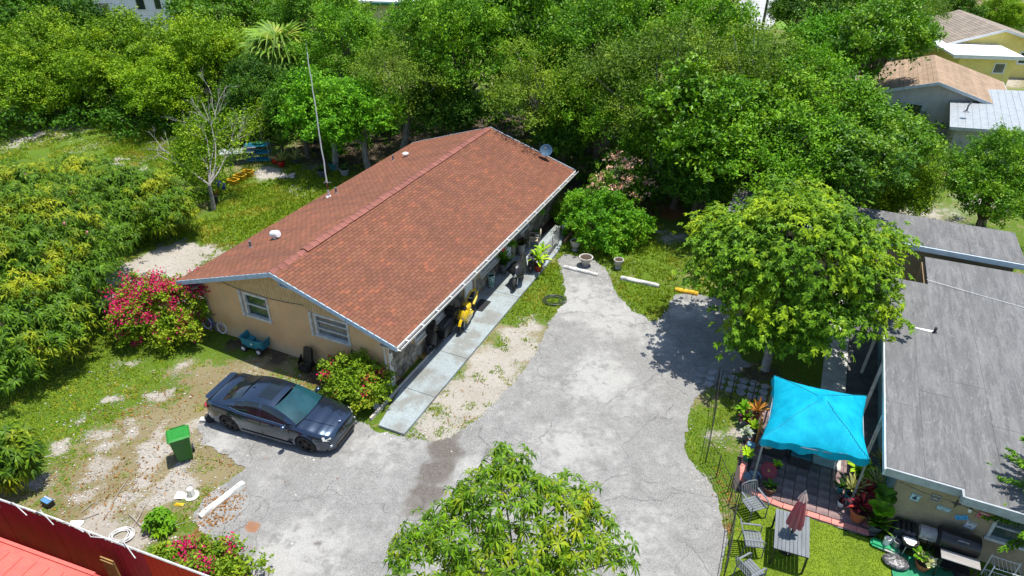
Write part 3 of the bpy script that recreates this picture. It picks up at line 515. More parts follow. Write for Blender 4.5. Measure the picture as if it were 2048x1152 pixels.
sf = MB(); sf.box((9.72, LL / 2, EZ - .2), (.7, LL - .1, .03)); sf.build('soffit', M('cream_soffit', (.5, .45, .34), (.4, .35, .26), 4, .8), house)
sf = MB(); sf.box((.39, LL / 2, EZ - .2), (.72, LL - .1, .03)); sf.build('soffit', MATS['cream_soffit'], house)
for i, y in enumerate(np.arange(1.2, 16.6, 1.9)): pass
# shingles : every tab is a piece with its own edge
def shingle_mat():
    m, t, b = nodes('brown_shingle'); r1 = rnd01(t); geo = t.nodes.new('ShaderNodeNewGeometry'); v = geo.outputs['Position']
    c = mixc(t, r1, (.172, .073, .043), (.224, .096, .057)); r2 = math_(t, 'FRACT', math_(t, 'MULTIPLY', r1, 17.3))
    c = mixc(t, ramp(t, r2, .78, 1.), c, (.20, .08, .055)); c = mixc(t, ramp(t, math_(t, 'FRACT', math_(t, 'MULTIPLY', r1, 53.1)), .8, 1.), c, (.27, .10, .055))
    c = mixc(t, math_(t, 'MULTIPLY', ramp(t, noise(t, mapping(t, mapping(t, v, (1, 1, 1), (0, 0, 0), (0, 0, -YAW)), (.22, 1.3, .5)), .8, 5, .65), .46, .68), .45), c, (.115, .055, .042))   # algae staining
    c = mixc(t, ramp(t, noise(t, v, 60, 3, .8), .3, .7), c, mixc(t, 1., c, (.8, .79, .78), 'MULTIPLY'))
    t.links.new(c, b.inputs['Base Color']); b.inputs['Roughness'].default_value = .9; b.inputs['Specular IOR Level'].default_value = .2; bump(t, b, noise(t, v, 120, 2), .3, .01); return m
shing = shingle_mat()
SLEN = math.hypot(HX, RZ - EZ); NROW = 37; EXPO = SLEN / NROW; TW = .315; ang = math.atan2(RZ - EZ, HX)
tabv = np.array([(-TW / 2 + .008, 0, .022), (TW / 2 - .008, 0, .022), (TW / 2 - .006, EXPO * 1.02, .006), (-TW / 2 + .006, EXPO * 1.02, .006), (-TW / 2 + .006, 0, 0), (TW / 2 - .006, 0, 0), (TW / 2 - .006, EXPO * 1.02, -.002), (-TW / 2 + .006, EXPO * 1.02, -.002)])
tabf = np.array([(0, 1, 2, 3), (0, 4, 5, 1), (1, 5, 6, 2), (3, 7, 4, 0)])
tabm = MB(); tabm.add([tuple(p) for p in tabv], [tuple(f) for f in tabf]); tab_mesh = tabm.mesh('shingle', shing)
def slope_matrix(sideR):
    """tab frame: x along the ridge, y up the slope, z off the roof"""
    s = -1 if sideR else 1
    ex = Vector((0, 1, 0)) if sideR else Vector((0, -1, 0)); ey = Vector((s * math.cos(ang), 0, math.sin(ang))); ez = ex.cross(ey)
    return ex, ey, ez
def place_tabs(sideR, parent, individual):
    ex, ey, ez = slope_matrix(sideR); base = Vector((LW if sideR else 0, 0, EZ)); rr = random.Random(3 + sideR); V_ = []; count = 0; cand = []
    for j in range(NROW):
        off = (j % 2) * TW / 2 + rr.uniform(-.012, .012); k = 0
        while True:
            y = off + k * TW
            if y > LL - .0: break
            k += 1
            if y - TW / 2 < -.03: y = TW / 2 - .03
            if y + TW / 2 > LL + .03: continue
            p = base + ey * (j * EXPO - .02) + Vector((0, y, 0)) + ez * (.002 + rr.uniform(0, .003)); cand.append((p, rr.uniform(-.012, .012)))
    # the tabs nearest the driveway corner are the largest in view
    cand.sort(key=lambda c: (c[0] - Vector((LW, -2.5, 2.2))).length)
    nI = individual; Mx = Matrix((ex, ey, ez)).transposed()
    for p, w in cand[:nI]: o = link('shingle', tab_mesh, parent, loc=p); o.rotation_euler = (Mx @ Matrix.Rotation(w, 3, 'Z')).to_euler()
    allv = []; A = np.array(Mx)
    for p, w in cand[nI:]:
        B = A @ np.array(Matrix.Rotation(w, 3, 'Z')); allv.append(tabv @ B.T + np.array(p))
    n = len(allv); me = np_mesh('shingle_courses', np.concatenate(allv), (tabf[None] + (np.arange(n) * 8)[:, None, None]).reshape(-1, 4), shing)
    link('shingle_courses', me, parent, kind='stuff')
place_tabs(True, roofR, 300); place_tabs(False, roofL, 0)
# ridge cap, starting a little back from the gable
capm = M('ridge_shingle', (.25, .085, .06), (.16, .065, .05), 3, .9, rand=.15)
cp = MB(); y = 2.0; cap_me = None; cm = MB(); c0 = .2
cm.add([(-c0, 0, -SL * c0 + .035), (0, 0, .05), (c0, 0, -SL * c0 + .035), (-c0, .36, -SL * c0 + .022), (0, .36, .036), (c0, .36, -SL * c0 + .022), (-c0, 0, -SL * c0), (c0, 0, -SL * c0)], [(0, 1, 4, 3), (1, 2, 5, 4), (6, 0, 1), (6, 1, 2, 7)]); cap_me = cm.mesh('ridge_cap', capm)
for k in range(48): link('ridge_cap', cap_me, roofR, loc=(HX + random.uniform(-.01, .01), .02 + k * .357 + random.uniform(-.01, .01), RZ + (.035 if k > 4 else -.012) + random.uniform(0, .006)))
# things let into the roof
rz_at = lambda x: EZ + SL * min(x, LW - x)
def vent_pipe(p, h=.3, r=.05, mat=None):
    b = MB(); b.lathe([(r * 2.2, -.02), (r * 1.4, .05), (r, .06), (r, h), (r * .8, h)], 12, loc=(p[0], p[1], rz_at(p[0]))); return b.build('vent_pipe', mat or M('vent_lead', (.12, .12, .13), (.2, .2, .2), 8, .6), house, smooth=True)
for px in ((1.256, 2.788, 3), (0.848, 8.977, 2.8), (1.019, 13.714, 2.9), ): vent_pipe(px)
def roof_cap(p):
    o = MB(); z = rz_at(p[0]); o.lathe([(.1, -.05), (.1, .16)], 14, loc=(p[0], p[1], z)); base = o.build('roof_vent', white, house, smooth=True)
    q = MB(); mt = Matrix.Rotation(R(75), 3, 'Y'); q.lathe([(.0, -.2), (.14, -.19), (.16, -.15), (.16, .15), (.14, .19), (0, .2)], 18, loc=(p[0], p[1], z + .22), m=mt, cap=False); q.build('hood', white, base, smooth=True)
roof_cap((2.042, 3.468, 3.2)); 
q = (1.644, 14.003, 3.1); b = MB(); b.lathe([(.05, -.05), (.05, .12), (.16, .14), (.17, .2), (.05, .27), (0, .28)], 16, loc=(q[0], q[1], rz_at(q[0])), cap=False); b.build('mushroom_vent', white, house, smooth=True)
# satellite dish at the far corner of the eave
dish = thing('satellite_dish', 'blue-grey round satellite dish at the far right edge of the brown roof', 'satellite dish', (1.796, 34.415, 2.9))
dm = Matrix.Rotation(R(62), 3, 'X') @ Matrix.Rotation(R(0), 3, 'Z'); rot = Vector((-.15, -.75, .6)).to_track_quat('Z', 'Y').to_matrix()
b = MB(); b.lathe([(0.02, .0), (.15, .015), (.3, .07), (.42, .14), (.43, .15), (.41, .15), (.3, .085), (.15, .03), (.02, .018)], 24, loc=(0, 0, .45), m=rot @ Matrix.Scale(.78, 3)); b.build('reflector', M('dish_grey', (.03, .085, .15), (.025, .07, .12), 3, .7), dish, smooth=True)
b = MB(); b.tube([(0, 0, -.35), (0, 0, .25), tuple(rot @ Vector((0, 0, -.05)) + Vector((0, 0, .45)))], .025, 8); b.build('mast', steel, dish)
p2_ = rot @ Vector((0, 0, .45)) + Vector((0, 0, .45)); b = MB(); b.tube([tuple(rot @ Vector((0, -.4, .13)) + Vector((0, 0, .45))), tuple(p2_)], .012, 6); b.box(tuple(p2_), (.1, .07, .07)); b.build('feed_arm', steel, dish)
# tall antenna mast standing on the left slope
q = (0.746, 8.541, 2.85); mastp = (-8.84, 29.959, 2.85)
am = thing('antenna_mast', 'tall thin white antenna mast rising from the left slope of the brown roof', 'antenna', (mastp[0], mastp[1], rz_at(q[0])))
b = MB(); b.lathe([(.16, 0), (.15, .03), (.05, .06), (.035, .4)], 12); b.build('base', white, am, smooth=True)
b = MB(); b.tube([(0, 0, .05), (0, 0, .75)], .035, 8); b.build('stub', M('rusty_pipe', (.2, .06, .03), None, 8, .8), am)
seg = [(random.uniform(-.018, .018), random.uniform(-.018, .018), .7 + k * .55) for k in range(12)]; b = MB(); b.tube(seg, [.033 - .0012 * k for k in range(12)], 8); b.build('pole', M('mast_white', (.82, .82, .8), (.7, .7, .68), 3, .6), am, smooth=True)
for k, (a, zz, l) in enumerate(((0, .75, .2), (2.1, .78, .2), (4.2, .8, .2))): b = MB(); b.bar((0, 0, zz), (l * math.cos(a), l * math.sin(a), zz), .03); b.build('bracket', steel, am)
b = MB(); b.tube([seg[-1], (seg[-1][0] + .02, seg[-1][1], seg[-1][2] + .5)], [.014, .006], 6); b.build('whip', steel, am)

# ------------------------------------------------------------------ grey flat-roofed building on the right
def tar_mat():
    m, t, b = nodes('grey_roll_roofing'); v = coord(t); br = N(t, 'ShaderNodeTexWave'); 
    n1 = noise(t, mapping(t, v, (1.3, .16, 1)), 3.2, 6, .72, .4); n2 = noise(t, v, .8, 5); n3 = noise(t, mapping(t, v, (1, .25, 1), (0, 0, 0), (0, 0, R(-35))), 7, 5, .75, 2.2); n4 = noise(t, v, 70, 3)
    c = mixc(t, ramp(t, n1, .36, .66), (.10, .10, .099), (.165, .163, .16)); c = mixc(t, math_(t, 'MULTIPLY', ramp(t, n3, .48, .7), .6), c, (.26, .256, .25)); c = mixc(t, math_(t, 'MULTIPLY', ramp(t, n2, .48, .7), .6), c, (.115, .114, .112))
    c = mixc(t, ramp(t, n4, .3, .7), c, mixc(t, 1., c, (.9, .9, .9), 'MULTIPLY')); t.links.new(c, b.inputs['Base Color']); b.inputs['Roughness'].default_value = .9; bump(t, b, n4, .15, .02); return m
tar = tar_mat(); tan = M('tan_render', (.34, .27, .165), (.27, .215, .13), 1.5, .9, bmp=.15, bscale=60)
flat = thing('grey_flat_roof_building', 'low tan building with a wide grey flat roof at the right edge', 'building', BO, YAW)
FZ = 2.5
def slabpoly(poly, z, t, name, mat, parent, tilt=0.):
    m = MB(); n = len(poly); m.add([(x, y, z + tilt * x) for x, y in poly] + [(x, y, z - t + tilt * x) for x, y in poly], [tuple(range(n)), tuple(range(2 * n - 1, n - 1, -1))] + [(i, (i + 1) % n, n + (i + 1) % n, n + i) for i in range(n)]); return m.build(name, mat, parent)
main_poly = [(0, .1), (1.82, .1), (1.82, -.2), (10, -.2), (10, 13.85), (1.55, 13.85), (1.55, 12.2), (1.2, 10.7), (0.02, 10.7)]
main_poly = [(0, .1), (1.82, .1), (1.82, -.2), (10, -.2), (10, 13.6), (1.55, 13.6), (1.55, 11.2), (0.0, 11.2)]
mr = slabpoly(main_poly, FZ, .06, 'roof', tar, flat, .012)
# rolls of roofing felt : laps as raised strips, each roll a strip of its own
xs = [.04, .95, 1.86, 2.8, 3.74, 4.7, 5.6, 6.6, 7.6, 8.6, 9.6]
for i in range(10):
    y0 = .13 if i < 2 else -.17; y1 = 11.17 if i < 1 else 13.57
    if i == 1: y1 = 11.17
    sm = MB(); a, b_ = xs[i], xs[i + 1] - .022; zz = lambda x: FZ + .012 * x + .006 + .004 * (i % 2)
    ysl = [y0, *([3.1 + .9 * (i % 3)] if i < 6 else []), y1]
    for j in range(len(ysl) - 1):
        sm = MB(); c, d = ysl[j] + .006, ysl[j + 1] - .006; sm.add([(a, c, zz(a)), (b_, c, zz(b_)), (b_, d, zz(b_)), (a, d, zz(a)), (a, c, zz(a) - .02), (b_, c, zz(b_) - .02), (b_, d, zz(b_) - .02), (a, d, zz(a) - .02)], [(0, 1, 2, 3), (0, 4, 5, 1), (1, 5, 6, 2), (2, 6, 7, 3), (3, 7, 4, 0)]); sm.build('roofing_sheet', tar, mr)
edge = MB(); edge.box((-.02, 5.6, FZ - .06), (.04, 11.2, .2)); edge.build('roof_edge', M('edge_paint_white', (.55, .62, .62), (.4, .5, .5), 4, .6), flat)
edge = MB(); edge.box((.9, .075, FZ - .1), (1.88, .05, .26)); edge.build('roof_edge', M('fascia_grey', (.36, .39, .41), (.28, .3, .31), 4, .6), flat)
edge = MB(); edge.box((5.9, -.225, FZ - .06), (8.2, .05, .26)); edge.box((1.8, -.06, FZ - .08), (.05, .3, .24)); edge.build('roof_edge', MATS['fascia_grey'], flat)
# front wall
BWIN = (2.86, .92, 4.5, 1.82)
w = wall_panel(9., FZ - .1, [(BWIN[0] - .45, BWIN[1], BWIN[2] - .45, BWIN[3])], .2); w.v = [(x + .45, y + .35, z) for x, y, z in w.v]; w.build('front_wall', tan, flat)
wob = window(flat, *BWIN, M('window_alu', (.5, .53, .52), (.4, .42, .42), 6, .5), glass_mat('teal_pane', (.05, .1, .09), .08), y=.35, rails=1, fw=.06)
w = wall_panel(10.6, FZ - .06, [(1.6, .1, 2.5, 2.1), (4.2, .9, 5.6, 1.9), (7.4, .1, 8.3, 2.1)], .2); w.v = [(.45 + y, .56 + x, z) for x, y, z in w.v]; w.build('side_wall', M('teal_render', (.12, .24, .24), (.1, .19, .19), 2, .85), flat)
b = MB(); b.box((9.35, 7, 1.2), (.2, 13, 2.4)); b.box((5, 13.2, 1.2), (6.8, .2, 2.4)); b.build('rear_wall', tan, flat)
b = MB(); b.box((.65, 6.8, 1.1), (.05, 12, 2.1)); b.build('dark_backing', M('dark_interior', (.03, .03, .03), None, 3, .9), flat)  # near-black sheet behind the openings, interior shade put in as colour
for yy in (2.6, 5.4, 8.2): b = MB(); b.bar((-.12, yy - .35, .03), (.02, yy, 2.42), .09); b.build('porch_post', offwhite, flat)
q = (1.566, 7.647, 2.55); b = MB(); b.lathe([(.13, 0), (.05, .03), (.045, .2), (.06, .2), (.06, .22), (.02, .22)], 12, loc=(q[0], q[1], FZ + .02)); pp = b.build('vent_pipe', M('vent_black', (.03, .03, .035), None, 6, .6), flat, smooth=True)
b = MB(); b.add([(q[0] - .03, q[1] - .06, FZ + .042), (q[0] - .65, q[1] + .02, FZ + .036), (q[0] - .65, q[1] + .06, FZ + .036), (q[0] - .03, q[1] + .1, FZ + .042)], [(0, 1, 2, 3)]); b.build('mastic_patch', M('white_mastic', (.8, .8, .8), (.7, .7, .7), 8, .7), flat)
# rear wing across the back
WPOLY = [(-6.6, 14.0), (5.1, 14.0), (5.1, 17.1), (-6.6, 17.1)]
wing = slabpoly(WPOLY, FZ + .28, .07, 'wing_roof', tar, flat)
for k in range(6):
    a = -6.58 + k * 1.95; sm = MB(); sm.box((a + .97, 15.55, FZ + .285 + .003 * (k % 2)), (1.93, 3.06, .012)); sm.build('roofing_sheet', tar, wing)
b = MB(); b.box((-.75, 13.96, FZ + .18), (11.7, .07, .22)); b.build('roof_edge', M('blue_white_trim', (.5, .58, .62), (.42, .49, .52), 4, .6), flat)
w = wall_panel(11, FZ + .2, [(5.2, .1, 6.0, 2.1), (1.6, 1., 2.9, 2.)], .2); w.v = [(x - 6.3, y + 14.3, z) for x, y, z in w.v]; w.build('wing_wall', tan, flat)
b = MB(); b.box((-6.2, 15.6, 1.3), (.2, 2.2, 2.6)); b.box((4.8, 15.6, 1.3), (.2, 2.2, 2.6)); b.box((-.75, 16.8, 1.3), (10.9, .2, 2.6)); b.build('wing_wall', tan, flat)
b = MB(); b.box((1.55, 12.4, 1.15), (.12, 2.2, 2.3)); b.build('recess_wall', M('recess_tan', (.38, .25, .13), None, 2, .9), flat)
cbl = MB(); cbl.tube([(1.5, 11.4, FZ + .1), (3.4, 11.0, FZ + .07), (6, 10.4, FZ + .1), (10, 9.8, FZ + .14)], .012, 5); cbl.build('roof_cable', white, flat)
# ------------------------------------------------------------------ the dark blue saloon car
def lerp_tab(tab, x):
    for (x0, *a), (x1, *b) in zip(tab, tab[1:]):
        if x0 <= x <= x1:
            k = (x - x0) / (x1 - x0 + 1e-9); k = k * k * (3 - 2 * k) if len(tab) > 9 else k
            return [u + (v - u) * k for u, v in zip(a, b)]
    return list(tab[-1][1:])
def car_paint():
    m, t, b = nodes('dark_blue_metallic'); v = coord(t)
    c = mixc(t, ramp(t, noise(t, v, 2, 3), .3, .7), (.05, .075, .115), (.06, .085, .125)); t.links.new(c, b.inputs['Base Color'])
    b.inputs['Metallic'].default_value = .9; b.inputs['Roughness'].default_value = .24; b.inputs['Coat Weight'].default_value = 1; b.inputs['Coat Roughness'].default_value = .04
    bump(t, b, noise(t, v, 3, 3), .015, .05); return m
def build_car():
    paint = car_paint(); cg = glass_mat('car_glass', (.012, .018, .022), .03); wind = glass_mat('windscreen_glass', (.012, .06, .072), .03); trim = M('gloss_black', (.01, .01, .011), None, 5, .2, coat=.5)
    ga, gb_ = (-9.409, 16.832, 0), (-6.606, 15.857, 0); fwd = Vector((gb_[0] - ga[0], gb_[1] - ga[1])); yaw = math.atan2(fwd.y, fwd.x)
    mid = (Vector(ga[:2]) + Vector(gb_[:2])) / 2; nrm = Vector((-fwd.y, fwd.x)).normalized(); c = mid + nrm * .80      # the wheels traced are the near ones
    car = thing('parked_car', 'dark blue four-door saloon car with sunroof parked beside the tan house', 'car', (c.x, c.y, .014), yaw)
    wb = 1.484; wr = .335
    # station table : x, half width, deck height, centre crown
    tab = [(-2.44, .66, .80, .0), (-2.40, .78, .95, .0), (-2.30, .86, 1.04, .01), (-2.0, .91, 1.09, .02), (-1.484, .93, 1.08, .03), (-.8, .925, 1.0, .03), (0, .925, .97, .03), (.8, .925, .965, .03), (1.2, .92, .955, .045), (1.484, .92, .925, .05), (1.9, .89, .86, .05), (2.2, .82, .80, .045), (2.36, .72, .73, .03), (2.43, .60, .62, .01)]
    sts = sorted(set([round(x, 3) for x in np.linspace(-2.44, 2.43, 64)] + [s * wb + d for s in (-1, 1) for d in (-.40, -.385, .385, .40)]))
    def zb(x):
        for s in (-1, 1):
            d = abs(x - s * wb)
            if d < .39: return max(.23, .335 + math.sqrt(max(0, .39 ** 2 - d * d)) - .02)
        if x > 2.2: return .23 + (x - 2.2) * .2
        if x < -2.2: return .26 + (-2.2 - x) * .4
        return .21
    rings = []
    for x in sts:
        w, zt, cr = lerp_tab(tab, x); b0 = zb(x); sh = zt - .045
        half = [(0, zt + cr), (.35 * w, zt + cr * .85), (.62 * w, zt + cr * .35), (.80 * w, zt - .008), (.90 * w, sh), (.955 * w, zt - .11), (.985 * w, max(zt - .24, b0 + .05)), (w, max(.62 if zt > .75 else zt - .3, b0 + .035)), (.99 * w, max(.45 if zt > .7 else zt - .33, b0 + .02)), (.965 * w, b0 + .0)]
        rings.append([(x, -y, z) for y, z in reversed(half)] + [(x, y, z) for y, z in half[1:]])
    mb = MB(); mb.sect(rings, cap=True, closed=False); mb.build('body', paint, car, smooth=True, angle=35)
    # dark wells, floor
    f = MB(); f.box((0, 0, .30), (4.3, 1.5, .16)); f.build('underside', black, car)
    for sx in (-1, 1):
        for sy in (-1, 1): f = MB(); f.lathe([(.38, -.12), (.38, .12)], 20, loc=(sx * wb, sy * .70, .36), m=Matrix.Rotation(R(90), 3, 'X')); f.build('wheel_well', black, car)
    # greenhouse : rails from which roof, glass and pillars are made
    def arc(p0, p1, p2, n): return [tuple((1 - t) ** 2 * np.array(p0) + 2 * t * (1 - t) * np.array(p1) + t * t * np.array(p2)) for t in np.linspace(0, 1, n)]
    rail = arc((-1.72, .66, 1.10), (-.95, .60, 1.46), (-.25, .60, 1.44), 9) + arc((-.25, .60, 1.44), (.45, .60, 1.43), (1.18, .74, .985), 11)[1:]
    belt = [(x, .845 - .10 * max(0, (-1.0 - x)) - .12 * max(0, x - .75), lerp_tab(tab, x)[1] - .03) for x, _, _ in rail]
    iA = 11; iC = 5
    def patch(i0, i1, name, mat, crown, nx_=9, grow=0., parent=None, lift=0.):
        vs = []; n = i1 - i0 + 1
        for i in range(i0, i1 + 1):
            x, y, z = rail[i]; y -= grow
            for j in range(nx_):
                s = -1 + 2 * j / (nx_ - 1); bow = (1 - s * s); vs.append((x + crown[0] * bow, y * s, z + crown[1] * bow + lift))
        q = MB(); q.add(vs, [(i * nx_ + j, i * nx_ + j + 1, (i + 1) * nx_ + j + 1, (i + 1) * nx_ + j) for i in range(n - 1) for j in range(nx_ - 1)]); return q.build(name, mat, parent or car, smooth=True)
    patch(iC - 1, iA + 1, 'roof', paint, (0, .045)); patch(iA + 1, len(rail) - 1, 'windscreen', wind, (.09, .03), lift=.004); patch(0, iC - 1, 'rear_window', cg, (-.06, .035), lift=.004)
    sr = MB(); nx_ = 7; xs_ = np.linspace(-.42, .10, 5)
    vs = []
    for x in xs_:
        z0 = np.interp(x, [r[0] for r in rail], [r[2] for r in rail])
        for j in range(nx_): s = -1 + 2 * j / (nx_ - 1); vs.append((x, .43 * s, z0 + .045 * (1 - (s * .43 / .6) ** 2) + .006))
    sr.add(vs, [(i * nx_ + j, i * nx_ + j + 1, (i + 1) * nx_ + j + 1, (i + 1) * nx_ + j) for i in range(4) for j in range(nx_ - 1)]); sr.build('sunroof', cg, car, smooth=True)
    for sy in (-1, 1):
        # side shell under the rail, then the panes on it
        def sidepatch(i0, i1, a0, a1, name, mat, off):
            q = MB(); vs = []
            for i in range(i0, i1 + 1):
                r_, b_ = Vector(rail[i]), Vector(belt[i])
                for k in range(4): p = b_.lerp(r_, a0 + (a1 - a0) * k / 3); bulge = .03 * math.sin(PI * (a0 + (a1 - a0) * k / 3)); vs.append((p.x, sy * (p.y + bulge + off), p.z))
            q.add(vs, [(i * 4 + k, i * 4 + k + 1, (i + 1) * 4 + k + 1, (i + 1) * 4 + k) for i in range(i1 - i0) for k in range(3)]); return q.build(name, mat, car, smooth=True)
        sidepatch(0, len(rail) - 1, 0, 1, 'side_pillar', paint, 0.)
        sidepatch(9, 15, .12, .90, 'side_window', cg, .006); sidepatch(5, 8, .12, .90, 'side_window', cg, .006); sidepatch(3, 5, .14, .82, 'quarter_window', cg, .0045)
        q = MB(); q.tube([(Vector(belt[i]).lerp(Vector(rail[i]), .05).x, sy * (belt[i][1] + .008), Vector(belt[i]).lerp(Vector(rail[i]), .05).z) for i in range(2, 17)], .009, 5); q.build('belt_trim', chrome, car)
        # mirror, handles, seams
        q = MB(); q.ell((.86, sy * 1.0, 1.0), (.09, .13, .075)); q.bar((.84, sy * .84, .96), (.86, sy * .95, .98), .05); q.build('wing_mirror', paint, car, smooth=True)
        for x in (-.72, .30): q = MB(); q.box((x, sy * .925, .80), (.2, .03, .03)); q.build('door_handle', paint, car, bevel=.01)
        q = MB()
        for x, z0, z1 in ((.95, .36, .92), (-.12, .34, .94), (-1.02, .55, .96)): q.bar((x, sy * .918, z0), (x - .02, sy * .915, z1 - .06), .008, .02)
        q.build('door_seam', trim, car)
        q = MB(); q.hull([(2.10, sy * .80, .76), (2.34, sy * .66, .70), (2.38, sy * .48, .66), (2.36, sy * .50, .60), (2.34, sy * .70, .60), (2.16, sy * .84, .66), (2.25, sy * .60, .765)]); q.build('headlight', M('headlight_clear', (.55, .55, .5), (.4, .4, .36), 9, .12, coat=1), car, smooth=True)
        q = MB(); q.hull([(-2.40, sy * .84, .86), (-2.44, sy * .62, .90), (-2.44, sy * .62, .78), (-2.38, sy * .86, .76), (-2.22, sy * .905, .88), (-2.24, sy * .90, .80)]); q.build('tail_light', M('tail_red', (.35, .01, .012), None, 5, .15, coat=.8), car, smooth=True)
        q = MB(); q.hull([(2.42, sy * .04, .70), (2.42, sy * .25, .69), (2.455, sy * .05, .56), (2.45, sy * .22, .56), (2.40, sy * .05, .73), (2.40, sy * .22, .73)]); q.build('grille', trim, car)
        q = MB(); q.ell((2.36, sy * .70, .42), (.05, .08, .045)); q.build('fog_light', chrome, car, smooth=True)
        for k, (x0, y0, x1, y1) in enumerate(((1.22, .30, 1.16, .72),)): q = MB(); q.bar((1.24, sy * .12 + .05, 1.0), (1.08, sy * .12 + sy * .5, 1.06), .02, .012); q.build('wiper', black, car)
        q = MB(); q.hull([(x, sy * y, z) for x in (-1.0, .98) for y, z in ((.90, .20), (.925, .28), (.94, .22))]); q.build('side_skirt', paint, car)
    q = MB(); q.hull([(2.30, y, z) for y in (-.72, .72) for z in (.28, .44)] + [(2.445, y, z) for y in (-.5, .5) for z in (.3, .42)]); q.build('lower_intake', trim, car)
    q = MB(); q.hull([(2.2, s * .82, .2) for s in (-1, 1)] + [(2.47, s * .5, .22) for s in (-1, 1)] + [(2.47, s * .5, .26) for s in (-1, 1)] + [(2.2, s * .84, .25) for s in (-1, 1)]); q.build('front_splitter', trim, car)
    q = MB(); q.hull([(-2.36, s * .8, .3) for s in (-1, 1)] + [(-2.47, s * .6, .34) for s in (-1, 1)] + [(-2.47, s * .6, .5) for s in (-1, 1)] + [(-2.36, s * .82, .5) for s in (-1, 1)]); q.build('rear_bumper', trim, car)
    q = MB(); q.hull([(-2.38, s * .7, 1.06) for s in (-1, 1)] + [(-2.22, s * .74, 1.075) for s in (-1, 1)] + [(-2.43, s * .64, 1.1) for s in (-1, 1)]); q.build('boot_spoiler', paint, car)
    q = MB(); q.lathe([(.0, .012), (.04, .012), (.04, 0)], 16, loc=(2.29, 0, .845), cap=False); bd = q.build('bonnet_badge', chrome, car, smooth=True)
    for k, a in enumerate((0, 90, 180, 270)):
        q = MB(); q.add([(2.29, 0, .861)] + [(2.29 + .03 * math.cos(R(a + d)), .03 * math.sin(R(a + d)), .861) for d in (0, 30, 60, 90)], [(0, 1, 2, 3, 4)]); q.build('badge_quarter', M('badge_blue', (.02, .12, .5), None, 5, .3) if k % 2 else white, bd)
    for sy in (-1, 1): q = MB(); q.tube([(1.25, sy * .42, 1.0), (1.8, sy * .36, .925), (2.25, sy * .26, .845)], .007, 5); q.build('bonnet_crease', paint, car, smooth=True)
    q = MB(); q.hull([(-.98, -.02, 1.47), (-.98, .02, 1.47), (-.80, 0, 1.48), (-1.0, 0, 1.53), (-.95, 0, 1.54)]); q.build('fin_aerial', paint, car)
    q = MB(); q.ell((.55, -.02, 1.30), (.03, .1, .035)); q.build('cabin_mirror', black, car, smooth=True)
    # wheels
    rimm = M('dark_alloy', (.05, .05, .055), (.03, .03, .03), 6, .3, metal=.7)
    for sx in (-1, 1):
        for sy in (-1, 1):
            wq = bpy.data.objects.new('wheel', None); COL.objects.link(wq); wq.parent = car; wq.location = (sx * wb, sy * .79, wr); wq.rotation_euler = (R(-90) * sy, 0, 0)
            q = MB(); q.lathe([(.235, -.10), (.30, -.115), (.328, -.09), (wr, -.04), (wr, .04), (.328, .09), (.30, .112), (.24, .10)], 32, cap=False); q.build('tyre', rubber, wq, smooth=True)
            q = MB(); q.lathe([(.245, -.1), (.235, -.05), (.23, .06), (.245, .1), (.255, .1), (.255, -.1)], 28, cap=False)
            for k in range(10):
                a = 2 * PI * (k + (.12 if k % 2 else -.12)) / 10; q.bar((.03 * math.cos(a), .03 * math.sin(a), .07), (.235 * math.cos(a), .235 * math.sin(a), .085), .028, .02, up=(0, 0, 1))
            q.lathe([(.065, .03), (.065, .085), (.02, .095)], 14); q.build('rim', rimm, wq, smooth=True)
            q = MB(); q.lathe([(.16, -.03), (.16, .0)], 20); q.build('brake_disc', steel, wq)
    return car
build_car()

# ------------------------------------------------------------------ two-wheelers
def torus(mb, c, R_, r, axis='y', n=26, k=8):
    pts = []
    for i in range(n):
        a = 2 * PI * i / n; p = (math.cos(a) * R_, 0, math.sin(a) * R_) if axis == 'y' else (math.cos(a) * R_, math.sin(a) * R_, 0); pts.append((c[0] + p[0], c[1] + p[1], c[2] + p[2]))
    return mb.tube(pts, r, k, closed=True)
def bike_wheel(parent, x, R_, r, rimmat, spokes=8):
    e = bpy.data.objects.new('wheel', None); COL.objects.link(e); e.parent = parent; e.location = (x, 0, R_ + r)
    q = MB(); torus(q, (0, 0, 0), R_, r); q.build('tyre', rubber, e, smooth=True)
    q = MB(); torus(q, (0, 0, 0), R_ - r * .9, r * .35, k=6)
    for i in range(spokes): a = 2 * PI * i / spokes; q.bar((0, 0, 0), ((R_ - r) * math.cos(a), 0, (R_ - r) * math.sin(a)), .02, .012)
    q.lathe([(.04, -.06), (.04, .06)], 10, m=Matrix.Rotation(R(90), 3, 'X')); q.build('rim', rimmat, e)
    return e
yel = M('yellow_fairing', (.62, .42, .005), (.55, .36, .005), 3, .25, coat=.8); dark = M('engine_dark', (.03, .03, .03), (.05, .05, .05), 9, .5, metal=.5)
def frame_of(a, b): return math.atan2(b[1] - a[1], b[0] - a[0])
fa, fb = (-2.317, 21.575, 0), (-1.472, 24.47, 0)
sp = thing('yellow_motorcycle', 'bright yellow sport motorcycle with a black seat standing on the walkway', 'motorcycle', ((fa[0] + fb[0]) / 2 + .06, (fa[1] + fb[1]) / 2, .1), frame_of(fb, fa))
bike_wheel(sp, .70, .24, .06, dark); bike_wheel(sp, -.68, .23, .085, dark)
q = MB(); q.hull([(.78, 0, .62), (.70, .17, .70), (.70, -.17, .70), (.60, .2, .52), (.60, -.2, .52), (.42, .22, .92), (.42, -.22, .92), (.55, .1, 1.0), (.55, -.1, 1.0), (.15, .24, .62), (.15, -.24, .62), (.1, .2, .85), (.1, -.2, .85)]); q.build('front_fairing', yel, sp, smooth=True, bevel=.02)
